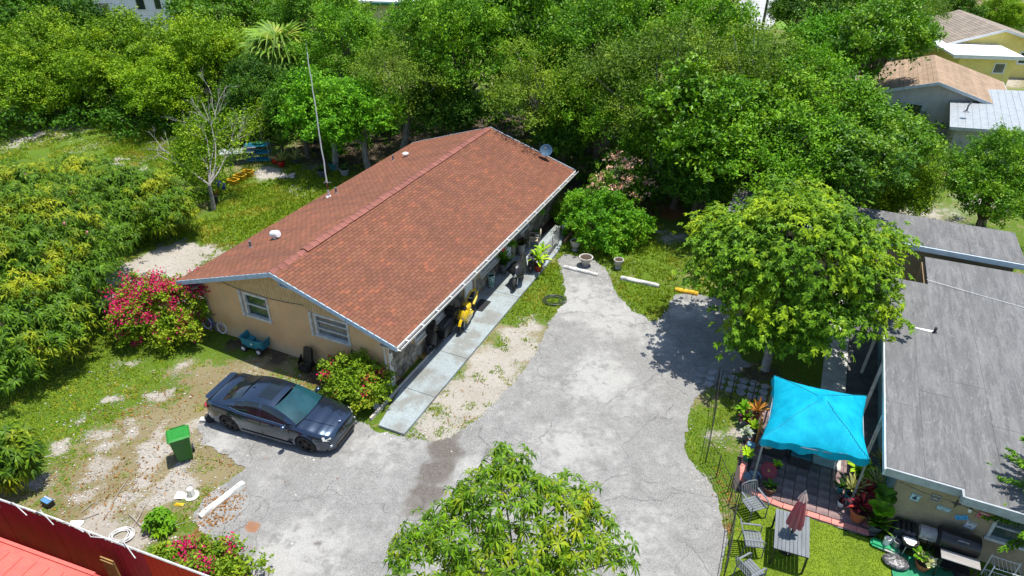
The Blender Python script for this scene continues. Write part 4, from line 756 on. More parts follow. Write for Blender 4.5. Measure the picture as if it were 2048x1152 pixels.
q = MB(); q.hull([(.5, .2, .6), (.5, -.2, .6), (-.2, .22, .55), (-.2, -.22, .55), (.45, .16, .28), (.45, -.16, .28), (-.2, .15, .26), (-.2, -.15, .26)]); q.build('belly_fairing', yel, sp, bevel=.02)
q = MB(); q.ell((.1, 0, .88), (.33, .2, .17)); q.hull([(-.2, .12, .8), (-.2, -.12, .8), (.2, .2, .8), (.2, -.2, .8), (.1, 0, 1.0)]); q.build('fuel_tank', yel, sp, smooth=True)
q = MB(); q.hull([(-.12, .12, .82), (-.12, -.12, .82), (-.5, .15, .85), (-.5, -.15, .85), (-.5, .1, .93), (-.5, -.1, .93), (-.15, .1, .87), (-.15, -.1, .87)]); q.hull([(-.5, .1, .94), (-.5, -.1, .94), (-.82, .08, 1.02), (-.82, -.08, 1.02), (-.8, .06, 1.06), (-.8, -.06, 1.06), (-.52, .08, 1.0), (-.52, -.08, 1.0)]); q.build('seat', black, sp, bevel=.015)
q = MB(); q.tube([(-.3, .17, .78), (-.62, .17, .90), (-.9, .13, 1.02), (-1.0, 0, 1.06), (-.9, -.13, 1.02), (-.62, -.17, .90), (-.3, -.17, .78)], [.05, .06, .055, .05, .055, .06, .05], 8); q.build('tail_fairing', yel, sp, smooth=True)
q = MB(); q.hull([(.56, .12, .98), (.56, -.12, .98), (.36, .14, 1.02), (.36, -.14, 1.02), (.38, .09, 1.12), (.38, -.09, 1.12)]); q.build('windscreen', glass_mat('smoked_screen', (.02, .02, .02)), sp)
q = MB(); q.box((.1, 0, .45), (.5, .3, .35)); q.bar((-.68, .12, .31), (-.1, .13, .4), .05, .06); q.bar((-.68, -.12, .31), (-.1, -.13, .4), .05, .06); q.build('engine', dark, sp, bevel=.03)
for s in (-1, 1):
    q = MB(); q.tube([(.70, s * .1, .30), (.45, s * .1, .95)], .028, 8); q.build('fork', steel, sp)
    q = MB(); q.tube([(.42, s * .08, .97), (.38, s * .22, .99), (.30, s * .36, .95)], .017, 7); q.build('handlebar', black, sp)
    q = MB(); q.ell((.50, s * .32, 1.06), (.05, .07, .035)); q.build('mirror', yel, sp, smooth=True)
    q = MB(); q.hull([(.745, s * .03, .72), (.71, s * .13, .74), (.70, s * .12, .66), (.75, s * .03, .65)]); q.build('headlight', glass_mat('lamp_glass', (.35, .35, .33)), sp)
q = MB(); q.tube([(-.1, -.15, .3), (-.4, -.2, .38), (-.85, -.22, .62)], [.035, .055, .06], 10); q.build('exhaust', steel, sp, smooth=True)
q = MB(); q.tube([(.70 + .3 * math.cos(a), 0, .30 + .33 * math.sin(a)) for a in np.linspace(R(30), R(150), 7)], .065, 6); q.build('front_mudguard', yel, sp, smooth=True)
# black scooter by the wall
sa, sb = (-2.814, 21.148, 0), (-2.946, 23.024, 0)
s2 = thing('black_scooter', 'black motor scooter parked against the stone wall near the house corner', 'scooter', (*(-2.859, 21.638, 0)[:2], .02), frame_of(sb, sa) - .55); s2.scale = (1.12, 1.25, 1.05)
bike_wheel(s2, .62, .17, .055, dark); bike_wheel(s2, -.58, .17, .06, dark)
q = MB(); q.hull([(.5, .2, .35), (.5, -.2, .35), (.42, .22, .9), (.42, -.22, .9), (.55, .16, .95), (.55, -.16, .95), (.66, .08, .5), (.66, -.08, .5), (.5, .1, 1.05), (.5, -.1, 1.05)]); q.build('leg_shield', black, s2, bevel=.03)
q = MB(); q.hull([(.0, .2, .3), (.0, -.2, .3), (-.75, .14, .45), (-.75, -.14, .45), (-.1, .19, .68), (-.1, -.19, .68), (-.85, .1, .75), (-.85, -.1, .75)]); q.build('body', black, s2, bevel=.03)
q = MB(); q.hull([(-.05, .16, .7), (-.05, -.16, .7), (-.8, .13, .78), (-.8, -.13, .78), (-.1, .12, .8), (-.1, -.12, .8), (-.75, .1, .86), (-.75, -.1, .86)]); q.build('seat', M('seat_vinyl', (.02, .02, .02), (.035, .035, .035), 8, .55), s2, bevel=.03)
q = MB(); q.box((.28, 0, .28), (.5, .34, .08)); q.build('footboard', rubber, s2)
for s in (-1, 1):
    q = MB(); q.tube([(.45, s * .05, 1.02), (.4, s * .2, 1.08), (.32, s * .36, 1.04)], .018, 7); q.build('handlebar', black, s2)
    q = MB(); q.tube([(.44, s * .22, 1.05), (.46, s * .3, 1.25)], .008, 5); q.box((.46, s * .32, 1.27), (.03, .12, .08)); q.build('mirror', black, s2)
q = MB(); q.box((-.85, 0, 1.0), (.36, .4, .3)); q.build('top_case', black, s2, bevel=.05, seg=2)
q = MB(); q.tube([(.58, 0, .3), (.46, 0, 1.0)], .03, 8); q.build('fork', steel, s2)
q = MB(); q.hull([(.52, .14, 1.0), (.52, -.14, 1.0), (.36, .2, 1.02), (.36, -.2, 1.02), (.38, .14, 1.42), (.38, -.14, 1.42)]); q.build('windscreen', MATS['smoked_screen'], s2)
# motorcycle under a black cover
ca, cb = (-0.042, 24.879, 0), (0.762, 28.053, 0)
cv = thing('covered_motorcycle', 'motorcycle under a black cover with its front wheel showing, at the walkway edge', 'motorcycle', ((ca[0] + cb[0]) / 2 - .05, (ca[1] + cb[1]) / 2 - .1, .1), frame_of(cb, ca))
bike_wheel(cv, .76, .24, .07, dark); bike_wheel(cv, -.66, .24, .08, dark)
rings = []
for x, w, z0, z1 in ((.72, .10, .62, .80), (.58, .20, .50, 1.0), (.40, .36, .45, 1.12), (.15, .34, .42, 1.08), (-.15, .30, .40, .96), (-.45, .26, .36, .93), (-.75, .2, .38, 1.0), (-.95, .12, .5, .98)):
    ring = []
    for k in range(18):
        a = 2 * PI * k / 18; wob = 1 + .08 * math.sin(5 * a + x * 9) + random.uniform(-.03, .03); s = math.sin(a); cxx = math.cos(a)
        ring.append((x + random.uniform(-.02, .02), w * wob * cxx * (1 if s < 0 else (1 - .55 * s)), (z0 + z1) / 2 + (z1 - z0) / 2 * s * wob))
    rings.append(ring)
q = MB(); q.sect(rings); q.build('cover', M('black_tarp', (.012, .012, .013), (.025, .025, .027), 6, .38, bmp=.3, bscale=14), cv, smooth=True, angle=60)
for s in (-1, 1): q = MB(); q.tube([(.76, s * .1, .31), (.5, s * .1, .9)], .03, 8); q.build('fork', steel, cv)
q = MB(); q.lathe([(.09, -.03), (.08, .02), (.02, .04)], 12, loc=(.74, 0, .72), m=Matrix.Rotation(R(80), 3, 'Y')); q.build('headlight', chrome, cv, smooth=True)
q = MB(); q.box((-.05, 0, .36), (.6, .3, .3)); q.build('engine', dark, cv, bevel=.04)
# folded seat / mower with grey seat behind it
mw = thing('grey_seat_scooter', 'dark scooter with a grey two-step seat between the black cover and red pot', 'scooter', (*(0.99, 27.581, 0)[:2], .1), frame_of(cb, ca))
q = MB(); q.box((-.12, 0, .8), (.4, .42, .1), m=Matrix.Rotation(R(-8), 3, 'Y')); q.box((.3, 0, .72), (.38, .38, .1), m=Matrix.Rotation(R(6), 3, 'Y')); q.build('seat', M('grey_vinyl', (.07, .075, .085), (.05, .05, .055), 6, .45), mw, bevel=.035, seg=2)
q = MB(); q.hull([(.5, .15, .35), (.5, -.15, .35), (-.4, .16, .35), (-.4, -.16, .35), (.45, .16, .66), (.45, -.16, .66), (-.35, .18, .74), (-.35, -.18, .74)]); q.build('body', black, mw, bevel=.03)
bike_wheel(mw, .42, .16, .05, dark); bike_wheel(mw, -.42, .16, .05, dark)
for s in (-1, 1): q = MB(); q.tube([(.52, 0, .6), (.55, s * .1, .98), (.5, s * .3, 1.0)], .018, 7); q.build('handlebar', black, mw)
# blue bicycle leaning at the left corner
ba, bb = (-12.519, 22.671, 0), (-11.755, 22.325, 0)
bc = thing('blue_bicycle', 'small blue bicycle with white tyres leaning at the left corner of the tan wall', 'bicycle', (*((Vector(ba) + Vector(bb)) / 2)[:2], .01), frame_of(ba, bb)); bc.rotation_euler = (R(-10), 0, frame_of(ba, bb))
wt = M('white_rubber', (.7, .7, .7), (.6, .6, .58), 8, .7); bl = M('blue_enamel', (.012, .06, .55), (.012, .05, .42), 4, .3, coat=.5)
for x in (.40, -.40):
    e = bpy.data.objects.new('wheel', None); COL.objects.link(e); e.parent = bc; e.location = (x, 0, .27)
    q = MB(); torus(q, (0, 0, 0), .235, .032, n=28); q.build('tyre', wt, e, smooth=True)
    q = MB(); torus(q, (0, 0, 0), .2, .008, k=5)
    for i in range(14): a = 2 * PI * i / 14; q.bar((0, 0, 0), (.2 * math.cos(a), 0, .2 * math.sin(a)), .005)
    q.build('spokes', steel, e)
q = MB(); q.tube([(-.4, 0, .27), (-.05, 0, .25), (.26, 0, .62)], .022, 7); q.tube([(-.05, 0, .25), (-.16, 0, .66)], .02, 7); q.tube([(-.15, 0, .58), (.25, 0, .66)], .03, 7); q.tube([(-.4, 0, .27), (-.14, 0, .56)], .014, 6); q.tube([(.4, 0, .27), (.24, 0, .72)], .02, 7); q.build('frame', bl, bc, smooth=True)
q = MB(); q.hull([(-.32, .08, .72), (-.32, -.08, .72), (-.05, .02, .73), (-.05, -.02, .73), (-.3, .07, .76), (-.3, -.07, .76), (-.06, 0, .76)]); q.build('saddle', white, bc, bevel=.01)
q = MB(); q.tube([(.24, 0, .7), (.22, 0, .84)], .015, 6); q.tube([(.1, .26, .9), (.2, .2, .88), (.22, 0, .84), (.2, -.2, .88), (.1, -.26, .9)], .013, 6); q.build('handlebar', blackmetal, bc)
q = MB(); q.lathe([(.08, -.01), (.08, .01)], 14, loc=(-.05, .04, .25), m=Matrix.Rotation(R(90), 3, 'X')); q.bar((-.05, .06, .25), (.06, .06, .14), .02); q.bar((-.05, -.06, .25), (-.16, -.06, .36), .02); q.box((.08, .1, .13), (.09, .08, .02)); q.box((-.18, -.1, .37), (.09, .08, .02)); q.build('crank', M('pink_plastic', (.5, .08, .2), None, 5, .5), bc)
q = MB(); torus(q, (-.4, 0, .27), .29, .02, n=20, k=4); q.build('mudguard', bl, bc)

# ------------------------------------------------------------------ yard things near the house
def tub(mb, l, w, h, t, flare=1.15, z0=0.):
    """open tub: outer and inner shell"""
    o0 = [(-l / 2, -w / 2), (l / 2, -w / 2), (l / 2, w / 2), (-l / 2, w / 2)]
    ch = lambda s, ins=.0: [(sx * (l / 2 * s - ins), sy * (w / 2 * s - ins) * f) for sx, sy, f in ((-1, -.75, 1), (-.8, -1, 1), (.8, -1, 1), (1, -.75, 1), (1, .75, 1), (.8, 1, 1), (-.8, 1, 1), (-1, .75, 1))]
    r = [[(x, y, z0) for x, y in ch(1)], [(x, y, z0 + h) for x, y in ch(flare)], [(x, y, z0 + h + .012) for x, y in ch(flare, -.03)], [(x, y, z0 + h + .012) for x, y in ch(flare, t)], [(x, y, z0 + t) for x, y in ch(1, t)]]
    return mb.sect(r, cap=True)
wa, wb_ = (-10.34, 21.195, 0), (-9.419, 21.072, 0)
wg = thing('toy_wagon', 'teal plastic pull-along wagon with white-hubbed wheels beside the gable wall', 'wagon', (*(-10.03, 21.392, 0)[:2], 0), YAW + .06)
teal = M('teal_plastic', (.025, .22, .28), (.02, .18, .23), 4, .5, bmp=.05); wg.scale = (1.22, 1.22, 1.2)
q = MB(); tub(q, .85, .5, .33, .03, 1.08, .16); q.build('tub', teal, wg, bevel=.015)
q = MB(); q.box((-.25, 0, .26), (.2, .42, .12)); q.build('seat', teal, wg, bevel=.02)
for sx in (-1, 1):
    for sy in (-1, 1):
        q = MB(); q.lathe([(.02, -.04), (.12, -.04), (.125, -.02), (.125, .02), (.12, .04), (.02, .04)], 16, loc=(sx * .3, sy * .28, .125), m=Matrix.Rotation(R(90), 3, 'X')); wq = q.build('wheel', rubber, wg, smooth=True)
        q = MB(); q.lathe([(.07, -.045), (.07, .045)], 12, loc=(sx * .3, sy * .28, .125), m=Matrix.Rotation(R(90), 3, 'X')); q.build('hub', white, wq)
q = MB(); q.tube([(-.42, 0, .2), (-.7, -.03, .12), (-1.0, -.1, .06), (-1.05, -.22, .05), (-1.05, .02, .05)], .022, 7); q.build('pull_handle', black, wg)
q = MB(); q.box((.05, -.285, .36), (.07, .012, .06)); q.build('sticker', white, wg)
cs = thing('black_child_seat', 'black moulded seat shell leaning against the gable wall by the flowering shrub', 'seat', (*(-7.717, 20.089, 0)[:2], 0), YAW)
q = MB(); q.hull([(-.24, .0, .0), (.24, .0, .0), (-.26, -.3, .08), (.26, -.3, .08), (-.24, -.3, .22), (.24, -.3, .22), (-.24, 0, .25), (.24, 0, .25)]); q.build('base', black, cs, bevel=.05, seg=2)
q = MB(); q.hull([(-.24, 0, .2), (.24, 0, .2), (-.22, .16, .85), (.22, .16, .85), (-.2, .26, .83), (.2, .26, .83), (-.24, .12, .2), (.24, .12, .2), (-.15, .2, .95), (.15, .2, .95)]); q.build('backrest', black, cs, bevel=.04, seg=2)
for s in (-1, 1): q = MB(); q.hull([(s * .26, -.22, .2), (s * .3, -.2, .2), (s * .26, .1, .6), (s * .3, .1, .6), (s * .26, .12, .2), (s * .3, .12, .2), (s * .28, -.15, .42)]); q.build('side_wing', black, cs, bevel=.02)
# wheelie bin
bp = (-10.469, 15.55, 0)
bn = thing('wheelie_bin', 'bright green wheeled rubbish bin standing on the patchy grass', 'bin', (*bp[:2], 0), R(-62))
green = M('green_plastic', (.012, .15, .016), (.010, .12, .013), 3, .42, bmp=.04)
q = MB(); q.sect([[(x * s * .24, y * t_ * .26, z) for x, y in ((-1, -.9), (-.9, -1), (.9, -1), (1, -.9), (1, .9), (.9, 1), (-.9, 1), (-1, .9))] for z, s, t_ in ((.06, .85, .85), (.5, .98, .98), (.9, 1.12, 1.1), (.96, 1.18, 1.16), (1.0, 1.18, 1.16))]); q.build('body', green, bn, bevel=.012)
q = MB(); q.sect([[(x * s * .30 + .0, y * s * .32, z) for x, y in ((-1, -.9), (-.9, -1), (.9, -1), (1, -.9), (1, .9), (.9, 1), (-.9, 1), (-1, .9))] for z, s in ((1.003, 1.06), (1.03, 1.06), (1.06, .9), (1.065, .8))]); ld = q.build('lid', M('green_lid', (.02, .22, .02), (.017, .18, .017), 3, .4), bn, bevel=.012)
q = MB(); q.box((0, 0, 1.068), (.34, .36, .02)); q.build('lid_rib', MATS['green_lid'], ld, bevel=.008)
q = MB(); q.tube([(-.34, -.22, .98), (-.38, -.22, 1.0), (-.38, .22, 1.0), (-.34, .22, .98)], .02, 7); q.build('handle', green, bn)
for s in (-1, 1):
    q = MB(); q.lathe([(.05, -.03), (.125, -.03), (.13, 0), (.125, .03), (.05, .03)], 18, loc=(-.24, s * .27, .13), m=Matrix.Rotation(R(90), 3, 'X')); wq = q.build('wheel', rubber, bn, smooth=True)
    q = MB(); q.lathe([(.085, -.036), (.085, .036)], 16, loc=(-.24, s * .27, .13), m=Matrix.Rotation(R(90), 3, 'X')); q.build('hub', M('hub_grey', (.5, .5, .5), None, 5, .5), wq)
# wheel stops
def stop(a, b, w, h, mat, name, label, grp, z=.012, worn=False):
    a = Vector(a[:2]); b = Vector(b[:2]); L = (b - a).length; t = thing(name, label, 'parking stop', (*((a + b) / 2), z), math.atan2((b - a).y, (b - a).x), grp)
    n = 9; rings = []
    for i in range(n + 1):
        x = -L / 2 + L * i / n; j = lambda: random.uniform(-.012, .012) * (1.2 if worn else .8); k = .85 if i in (0, n) else 1
        rings.append([(x + j(), -w / 2, -.03), (x + j(), w / 2, -.03), (x + j(), w / 2 * k + j(), h * .55), (x, w * .3 * k + j(), h * k + j() * .6), (x, -w * .3 * k + j(), h * k + j() * .6), (x + j(), -w / 2 * k + j(), h * .55)])
    q = MB(); q.sect(rings); q.build('block', mat, t, bevel=.008)
    for s in (-1, 1): q = MB(); q.lathe([(.02, -.02), (.02, .012)], 8, loc=(s * L * .36, 0, h)); q.build('pin', M('rust_pin', (.12, .05, .03), None, 9, .8), t)
    return t
conc2 = M('weathered_stop', (.60, .585, .55), (.42, .40, .37), 4, .9, bmp=.4, bscale=30)
stop((-9.081, 13.175, 0), (-8.233, 14.461, 0), .2, .13, M('white_stop', (.70, .69, .66), (.52, .5, .46), 4, .85, bmp=.3), 'parking_stop', 'long white concrete parking stop lying in brown leaves', 'parking stops', worn=True)
stop((2.449, 27.828, 0), (4.009, 27.051, 0), .2, .12, conc2, 'parking_stop', 'grey parking stop at the top end of the driveway near the urns', 'parking stops')
stop((5.029, 26.833, 0), (6.68, 26.097, 0), .22, .13, conc2, 'parking_stop', 'pale parking stop on the grass between two paved bays', 'parking stops', worn=True)
stop((7.348, 25.803, 0), (8.298, 25.432, 0), .22, .14, M('yellow_stop', (.72, .40, .01), (.55, .30, .02), 5, .8, bmp=.2), 'parking_stop', 'yellow painted parking stop half under the broad tree', 'parking stops')
# urns
def urn(loc, s, label, fill=None, kind=0):
    t = thing('garden_urn', label, 'urn', (*loc[:2], 0), 0, 'concrete urns by the bush'); m = M('urn_concrete', (.44, .41, .37), (.31, .29, .26), 7, .9, bmp=.4, bscale=25)
    prof = [(.12, 0), (.17, .02), (.17, .06), (.10, .10), (.09, .14), (.17, .22), (.23, .34), (.24, .46), (.27, .52), (.27, .55), (.22, .55), (.20, .46)] if kind == 0 else [(.14, 0), (.18, .03), (.15, .07), (.20, .18), (.28, .34), (.33, .44), (.36, .46), (.36, .5), (.30, .5), (.27, .42)]
    q = MB(); q.lathe([(r * s, z * s) for r, z in prof], 22); q.build('bowl', m, t, smooth=True, angle=50)
    q = MB(); q.lathe([(.01, prof[-2][1] * s - .03), (prof[-2][0] * s * .97, prof[-2][1] * s - .035)], 18, cap=False); q.build('earth', soil, t)
    return t
urn((3.127, 29.517, 0), 1.0, 'footed concrete urn at the foot of the green bush'); urn((3.514, 28.027, 0), .95, 'widest concrete bowl urn beside the grey parking stop', kind=1); urn((5.034, 27.754, 0), .9, 'concrete urn standing alone on the grass edge')
# garden hose coils
def coil(name, label, loc, Rr, n, mat, r=.014, cat='hose'):
    rr = random.Random(int(loc[0] * 100)); pts = []
    for i in range(n * 22):
        a = 2 * PI * i / 22; k = i / (n * 22); rad = Rr * (1 + .18 * math.sin(a * .37 + 1) + rr.uniform(-.01, .01)); pts.append((loc[0] + .12 * Rr * math.sin(a * .21) + rad * math.cos(a) * (1 + .1 * math.sin(k * 9)), loc[1] + .1 * Rr * math.cos(a * .3) + rad * math.sin(a) * .85, loc[2] + .02 + .05 * k + .015 * math.sin(a * 2.3)))
    q = MB(); q.tube(pts, r, 5); return q.build(name, mat, None, smooth=True, label=label, cat=cat)
coil('garden_hose', 'dark green garden hose coiled on the grass by the driveway', (1.825, 24.893, 0), .42, 7, M('hose_green', (.02, .035, .02), (.05, .06, .02), 5, .5), .016)
coil('white_hose', 'white hose coiled beside the red metal fence', (-11.051, 12.523, 0), .28, 8, M('hose_white', (.6, .6, .58), (.45, .45, .42), 5, .5), .015)
# white post base, yellow scrap, battery, litter at the fence
pb = thing('pole_stub', 'white flared pole base standing on the leaf litter', 'pole base', (*(-9.642, 13.985, 0)[:2], 0))
q = MB(); q.lathe([(.21, 0), (.21, .03), (.12, .05), (.11, .08), (.09, .3), (.08, .32), (.06, .32), (.05, .26)], 24); q.build('flange', M('old_white_plastic', (.68, .67, .62), (.5, .48, .44), 5, .6), pb, smooth=True)
for k in range(6): a = k * PI / 3; q = MB(); q.bar((.11 * math.cos(a), .11 * math.sin(a), .05), (.088 * math.cos(a), .088 * math.sin(a), .3), .018); q.build('rib', MATS['old_white_plastic'], pb)
bt = thing('car_battery', 'discarded blue and black battery pack on the grass near the fence', 'battery', (*(-13.752, 13.625, 0)[:2], 0), R(-25))
q = MB(); q.box((0, 0, .1), (.34, .2, .2)); q.build('case', black, bt, bevel=.015)
q = MB(); q.box((0, 0, .215), (.33, .19, .03)); q.build('lid', M('battery_blue', (.08, .22, .42), None, 6, .5), bt, bevel=.008)
for k in range(4): q = MB(); q.lathe([(.02, 0), (.02, .03)], 8, loc=(-.12 + .08 * k, .05, .23)); q.build('cap', white, bt)
q = MB(); q.hull([(-.14, -.05, 0), (.16, -.07, 0), (.18, .05, 0), (-.1, .08, 0), (-.05, 0, .07), (.12, .0, .05)]); q.build('yellow_scrap', M('yellow_plastic', (.7, .42, .01), None, 5, .5), None, bevel=.01, label='crumpled yellow plastic scrap on the leaf litter', cat='litter').location = (-9.914, 13.663, 0)
for k, (p, nm) in enumerate((((-9.996, 13.964, 0), 'crumpled white plastic scrap beside the white pole base'), ((-4.683, 17.956, 0), 'white rag lying at the end of the walkway kerb'), ((-12.555, 12.911, 0), 'white scrap of board behind the red fence'))):
    rr = random.Random(k); q = MB(); q.hull([(rr.uniform(-.2, .2), rr.uniform(-.13, .13), rr.uniform(0, .11)) for _ in range(14)] + [(.15, .1, 0), (-.15, -.1, 0), (-.12, .1, 0), (.14, -.1, 0)]); q.build('scrap', white, None, label=nm, cat='litter').location = p
# round dark pad behind the car and paver under it
q = MB(); q.lathe([(.0, 0), (.2, .0), (.24, .05), (.22, .14), (.1, .18), (0, .18)], 18, cap=False); q.build('rubber_drum', rubber, None, smooth=True, label='black rubber drum lying behind the rear bumper of the car', cat='drum').location = (-10.311, 17.339, 0)
q = MB(); q.box((0, 0, .06), (.4, .2, .12)); q.build('loose_block', concrete, None, bevel=.012, label='loose concrete block beside the black rubber drum', cat='block').location = (-10.462, 17.239, 0)
q = MB(); q.prism([(-.3, -.25), (.3, -.2), (.28, .25), (-.25, .22)], 0, .05); o = q.build('yellow_step', M('ochre_wood', (.42, .26, .06), (.3, .18, .05), 5, .8), None, bevel=.01, label='ochre board lying against the stone wall beside the scooter', cat='board'); o.location = (-3.318, 20.921, 0); o.rotation_euler = (0, 0, YAW)
# ------------------------------------------------------------------ foliage
def rdir(n, up=0., rng=RNG):
    d = rng.normal(size=(n, 3)); d[:, 2] += up; return norm(d)
def leaf_quads(c, n, a, L, Wd):
    """kite-shaped leaves at c, axis a, facing n"""
    a = norm(a - n * (a * n).sum(-1, keepdims=True)); s = np.cross(n, a); L = L[:, None]; Wd = Wd[:, None]
    return np.stack([c - a * L * .5, c + s * Wd * .5 - a * L * .05, c + a * L * .5 - n * L * .12, c - s * Wd * .5 - a * L * .05], 1)
def quads_mesh(name, V, mat):
    n = len(V); return np_mesh(name, V.reshape(-1, 3), np.arange(n * 4).reshape(n, 4), mat)
def crown_points(blobs, n, shell, rng, lower=-.35):
    """clump centres in an uneven crown made of overlapping masses"""
    B = np.array(blobs, float); w = (B[:, 3] * B[:, 4] + B[:, 4] * B[:, 5] + B[:, 3] * B[:, 5]); w /= w.sum(); out = []; dirs = []
    while len(out) < n:
        b = B[rng.choice(len(B), p=w)]; d = rdir(1, .35, rng)[0]
        if d[2] < lower: continue
        p = b[:3] + d * b[3:6] * rng.uniform(shell, 1.02); q = (p - B[:, :3]) / B[:, 3:6]
        if (np.linalg.norm(q, axis=1) < .72).any(): continue
        out.append(p); dirs.append(d)
    return np.array(out), np.array(dirs)
def crown(name, blobs, mat, n_clump=110, per=200, cr=.62, L=.17, Wd=.09, seed=1, shell=.7, inner=.25, lower=-.35):
    rng = np.random.default_rng(seed); C, D = crown_points(blobs, n_clump, shell, rng, lower)
    sz = rng.uniform(.5, 1.35, len(C)); cnt = (per * sz ** 2).astype(int); idx = np.repeat(np.arange(len(C)), cnt); n = len(idx)
    S = 7; sd_ = norm(rng.normal(size=(len(C), S, 3)) + D[:, None] * .55 + np.array([0, 0, .12])); e = sd_[idx, rng.integers(S, size=n)]     # sprays of leaves along twigs
    off = e * (rng.uniform(.0, 1., n) ** .75 * cr * 1.45 * sz[idx])[:, None] + rng.normal(size=(n, 3)) * cr * .2; off[:, 2] *= .8
    P = C[idx] + off; nn = norm(e * .15 + D[idx] * .15 + np.array([0, 0, .6]) + rng.normal(size=(n, 3)) * .6); ax = rng.normal(size=(n, 3)); ax[:, 2] -= .3
    V = leaf_quads(P, nn, ax, L * rng.uniform(.65, 1.3, n), Wd * rng.uniform(.7, 1.25, n))
    if inner:   # sparse leaves inside, so gaps are dim rather than empty
        B = np.array(blobs, float); m = int(n * inner); b = B[rng.integers(len(B), size=m)]; P2 = b[:, :3] + rdir(m, .0, rng) * b[:, 3:6] * rng.uniform(.2, .8, m)[:, None]
        V = np.concatenate([V, leaf_quads(P2, rdir(m, .5, rng), rng.normal(size=(m, 3)), L * 1.25 * rng.uniform(.7, 1.3, m), Wd * 1.4 * rng.uniform(.7, 1.3, m))])
    return quads_mesh(name, V, mat), C
def rosette_verts(C, D, k, L, Wd, droop, rng):
    """whorls of long drooping leaves"""
    n = len(C); idx = np.repeat(np.arange(n), k); m = len(idx); a = (np.tile(np.arange(k), n) / k + rng.uniform(0, 1, n)[idx] + rng.normal(size=m) * .05) * 2 * PI
    ax = norm(D[idx] * .6 + np.array([0, 0, .7]) + rng.normal(size=(n, 3))[idx] * .18); t = norm(np.cross(ax, np.tile([[.3, .9, .2]], (m, 1)))); u = np.cross(ax, t)
    out = t * np.cos(a)[:, None] + u * np.sin(a)[:, None]; Ls = (L * rng.uniform(.7, 1.2, m))[:, None]; lift = rng.uniform(-.1, .35, m)[:, None]; dr = (droop * rng.uniform(.5, 1.4, m))[:, None]
    p0 = C[idx]; p1 = p0 + out * Ls * .5 + ax * Ls * lift * .6; p2 = p0 + out * Ls * .92 + ax * Ls * (lift * .6) - np.array([0, 0, 1.]) * Ls * dr
    s = norm(np.cross(out, ax)) * (Wd * rng.uniform(.8, 1.2, m))[:, None] * .5
    return np.stack([p0, p1 - s, p2, p1 + s], 1)
def rosette_crown(name, blobs, mat, n_ros, k=9, L=.3, Wd=.065, droop=.35, seed=1, shell=.6, lower=-.4, per=4, spread=.3):
    rng = np.random.default_rng(seed); C, D = crown_points(blobs, n_ros // per, shell, rng, lower)
    idx = np.repeat(np.arange(len(C)), per); P = C[idx] + rng.normal(size=(len(idx), 3)) * spread * np.array([1, 1, .6]); Dn = norm(D[idx] + rng.normal(size=(len(idx), 3)) * .35)
    return quads_mesh(name, rosette_verts(P, Dn, k, L, Wd, droop, rng), mat), C, (P, Dn)
def limbs(mb, base, C, h0, r0, n, seed, wig=.18):
    """trunk that forks, with limbs reaching the leaf masses"""
    rr = random.Random(seed); base = Vector(base); c = Vector(np.mean(C, 0)); fork = base.lerp(Vector((c.x, c.y, h0)), 1.); fork.z = h0
    mid = base.lerp(fork, .5) + Vector((rr.uniform(-.1, .1), rr.uniform(-.1, .1), 0)); mb.tube([base - Vector((0, 0, .1)), base + Vector((0, 0, .12)), mid, fork], [r0 * 1.5, r0 * 1.12, r0 * .95, r0 * .8], 9)
    pick = rr.sample(range(len(C)), min(n, len(C)))
    for k in pick:
        e = Vector(C[k]); m1 = fork.lerp(e, .35) + Vector((rr.uniform(-wig, wig), rr.uniform(-wig, wig), rr.uniform(0, wig) * 1.5)); m2 = fork.lerp(e, .7) + Vector((rr.uniform(-wig, wig), rr.uniform(-wig, wig), rr.uniform(-wig, wig)))
        mb.tube([fork - Vector((0, 0, .15)), m1, m2, e], [r0 * .5, r0 * .34, r0 * .2, .015], 6)
    return mb
def rblobs(r, hz, n, seed, base_z):
    rr = random.Random(seed); out = [(0, 0, base_z, r * .72, r * .72, hz * .75)]
    for i in range(n):
        a = 2 * PI * i / n + rr.uniform(-.4, .4); d = r * rr.uniform(.40, .62); q = r * rr.uniform(.36, .52); out.append((d * math.cos(a), d * math.sin(a), base_z + rr.uniform(-.35, .35) * hz, q, q, q * rr.uniform(.65, .9)))
    out.append((rr.uniform(-.3, .3) * r, rr.uniform(-.3, .3) * r, base_z + hz * .6, r * .45, r * .45, hz * .5)); return out
# kinds of tree : shared leaf and trunk meshes
KINDS = {}
def kind(key, r, hz, zc, mat, barkm, **kw):
    vs = []
    for s in range(kw.pop('variants', 2)):
        bl_ = rblobs(r, hz, 7, s * 13 + len(key) * 7 + ord(key[0]), zc); cm, C = crown(key + '_crown', bl_, mat, seed=s + ord(key[1]), **kw)
        mb = MB(); limbs(mb, (0, 0, 0), C, max(.6, zc - hz * .75), r * .055 + .04, 12, s); vs.append((cm, mb.mesh(key + '_trunk', barkm, smooth=True)))
    KINDS[key] = vs
kind('oak', 4.2, 3.0, 5.4, L_oak, bark, variants=3, n_clump=105, per=225, cr=.74, L=.18, Wd=.095, inner=.08)
kind('ficus', 4.2, 3.0, 5.4, L_ficus, bark, variants=2, n_clump=130, per=150, cr=.66, L=.24, Wd=.13, inner=.08)
kind('twiggy', 4.2, 3.0, 5.4, L_twiggy, palebark, variants=2, n_clump=90, per=210, cr=.85, L=.16, Wd=.075, inner=.1)
kind('hedge', 3.8, 2.5, 3.1, L_hedge, bark, variants=2, n_clump=170, per=170, cr=.62, L=.17, Wd=.09, lower=-.6)
kind('dark', 4.0, 2.8, 4.6, L_dark, bark, variants=2, n_clump=140, per=170, cr=.72, L=.22, Wd=.13)
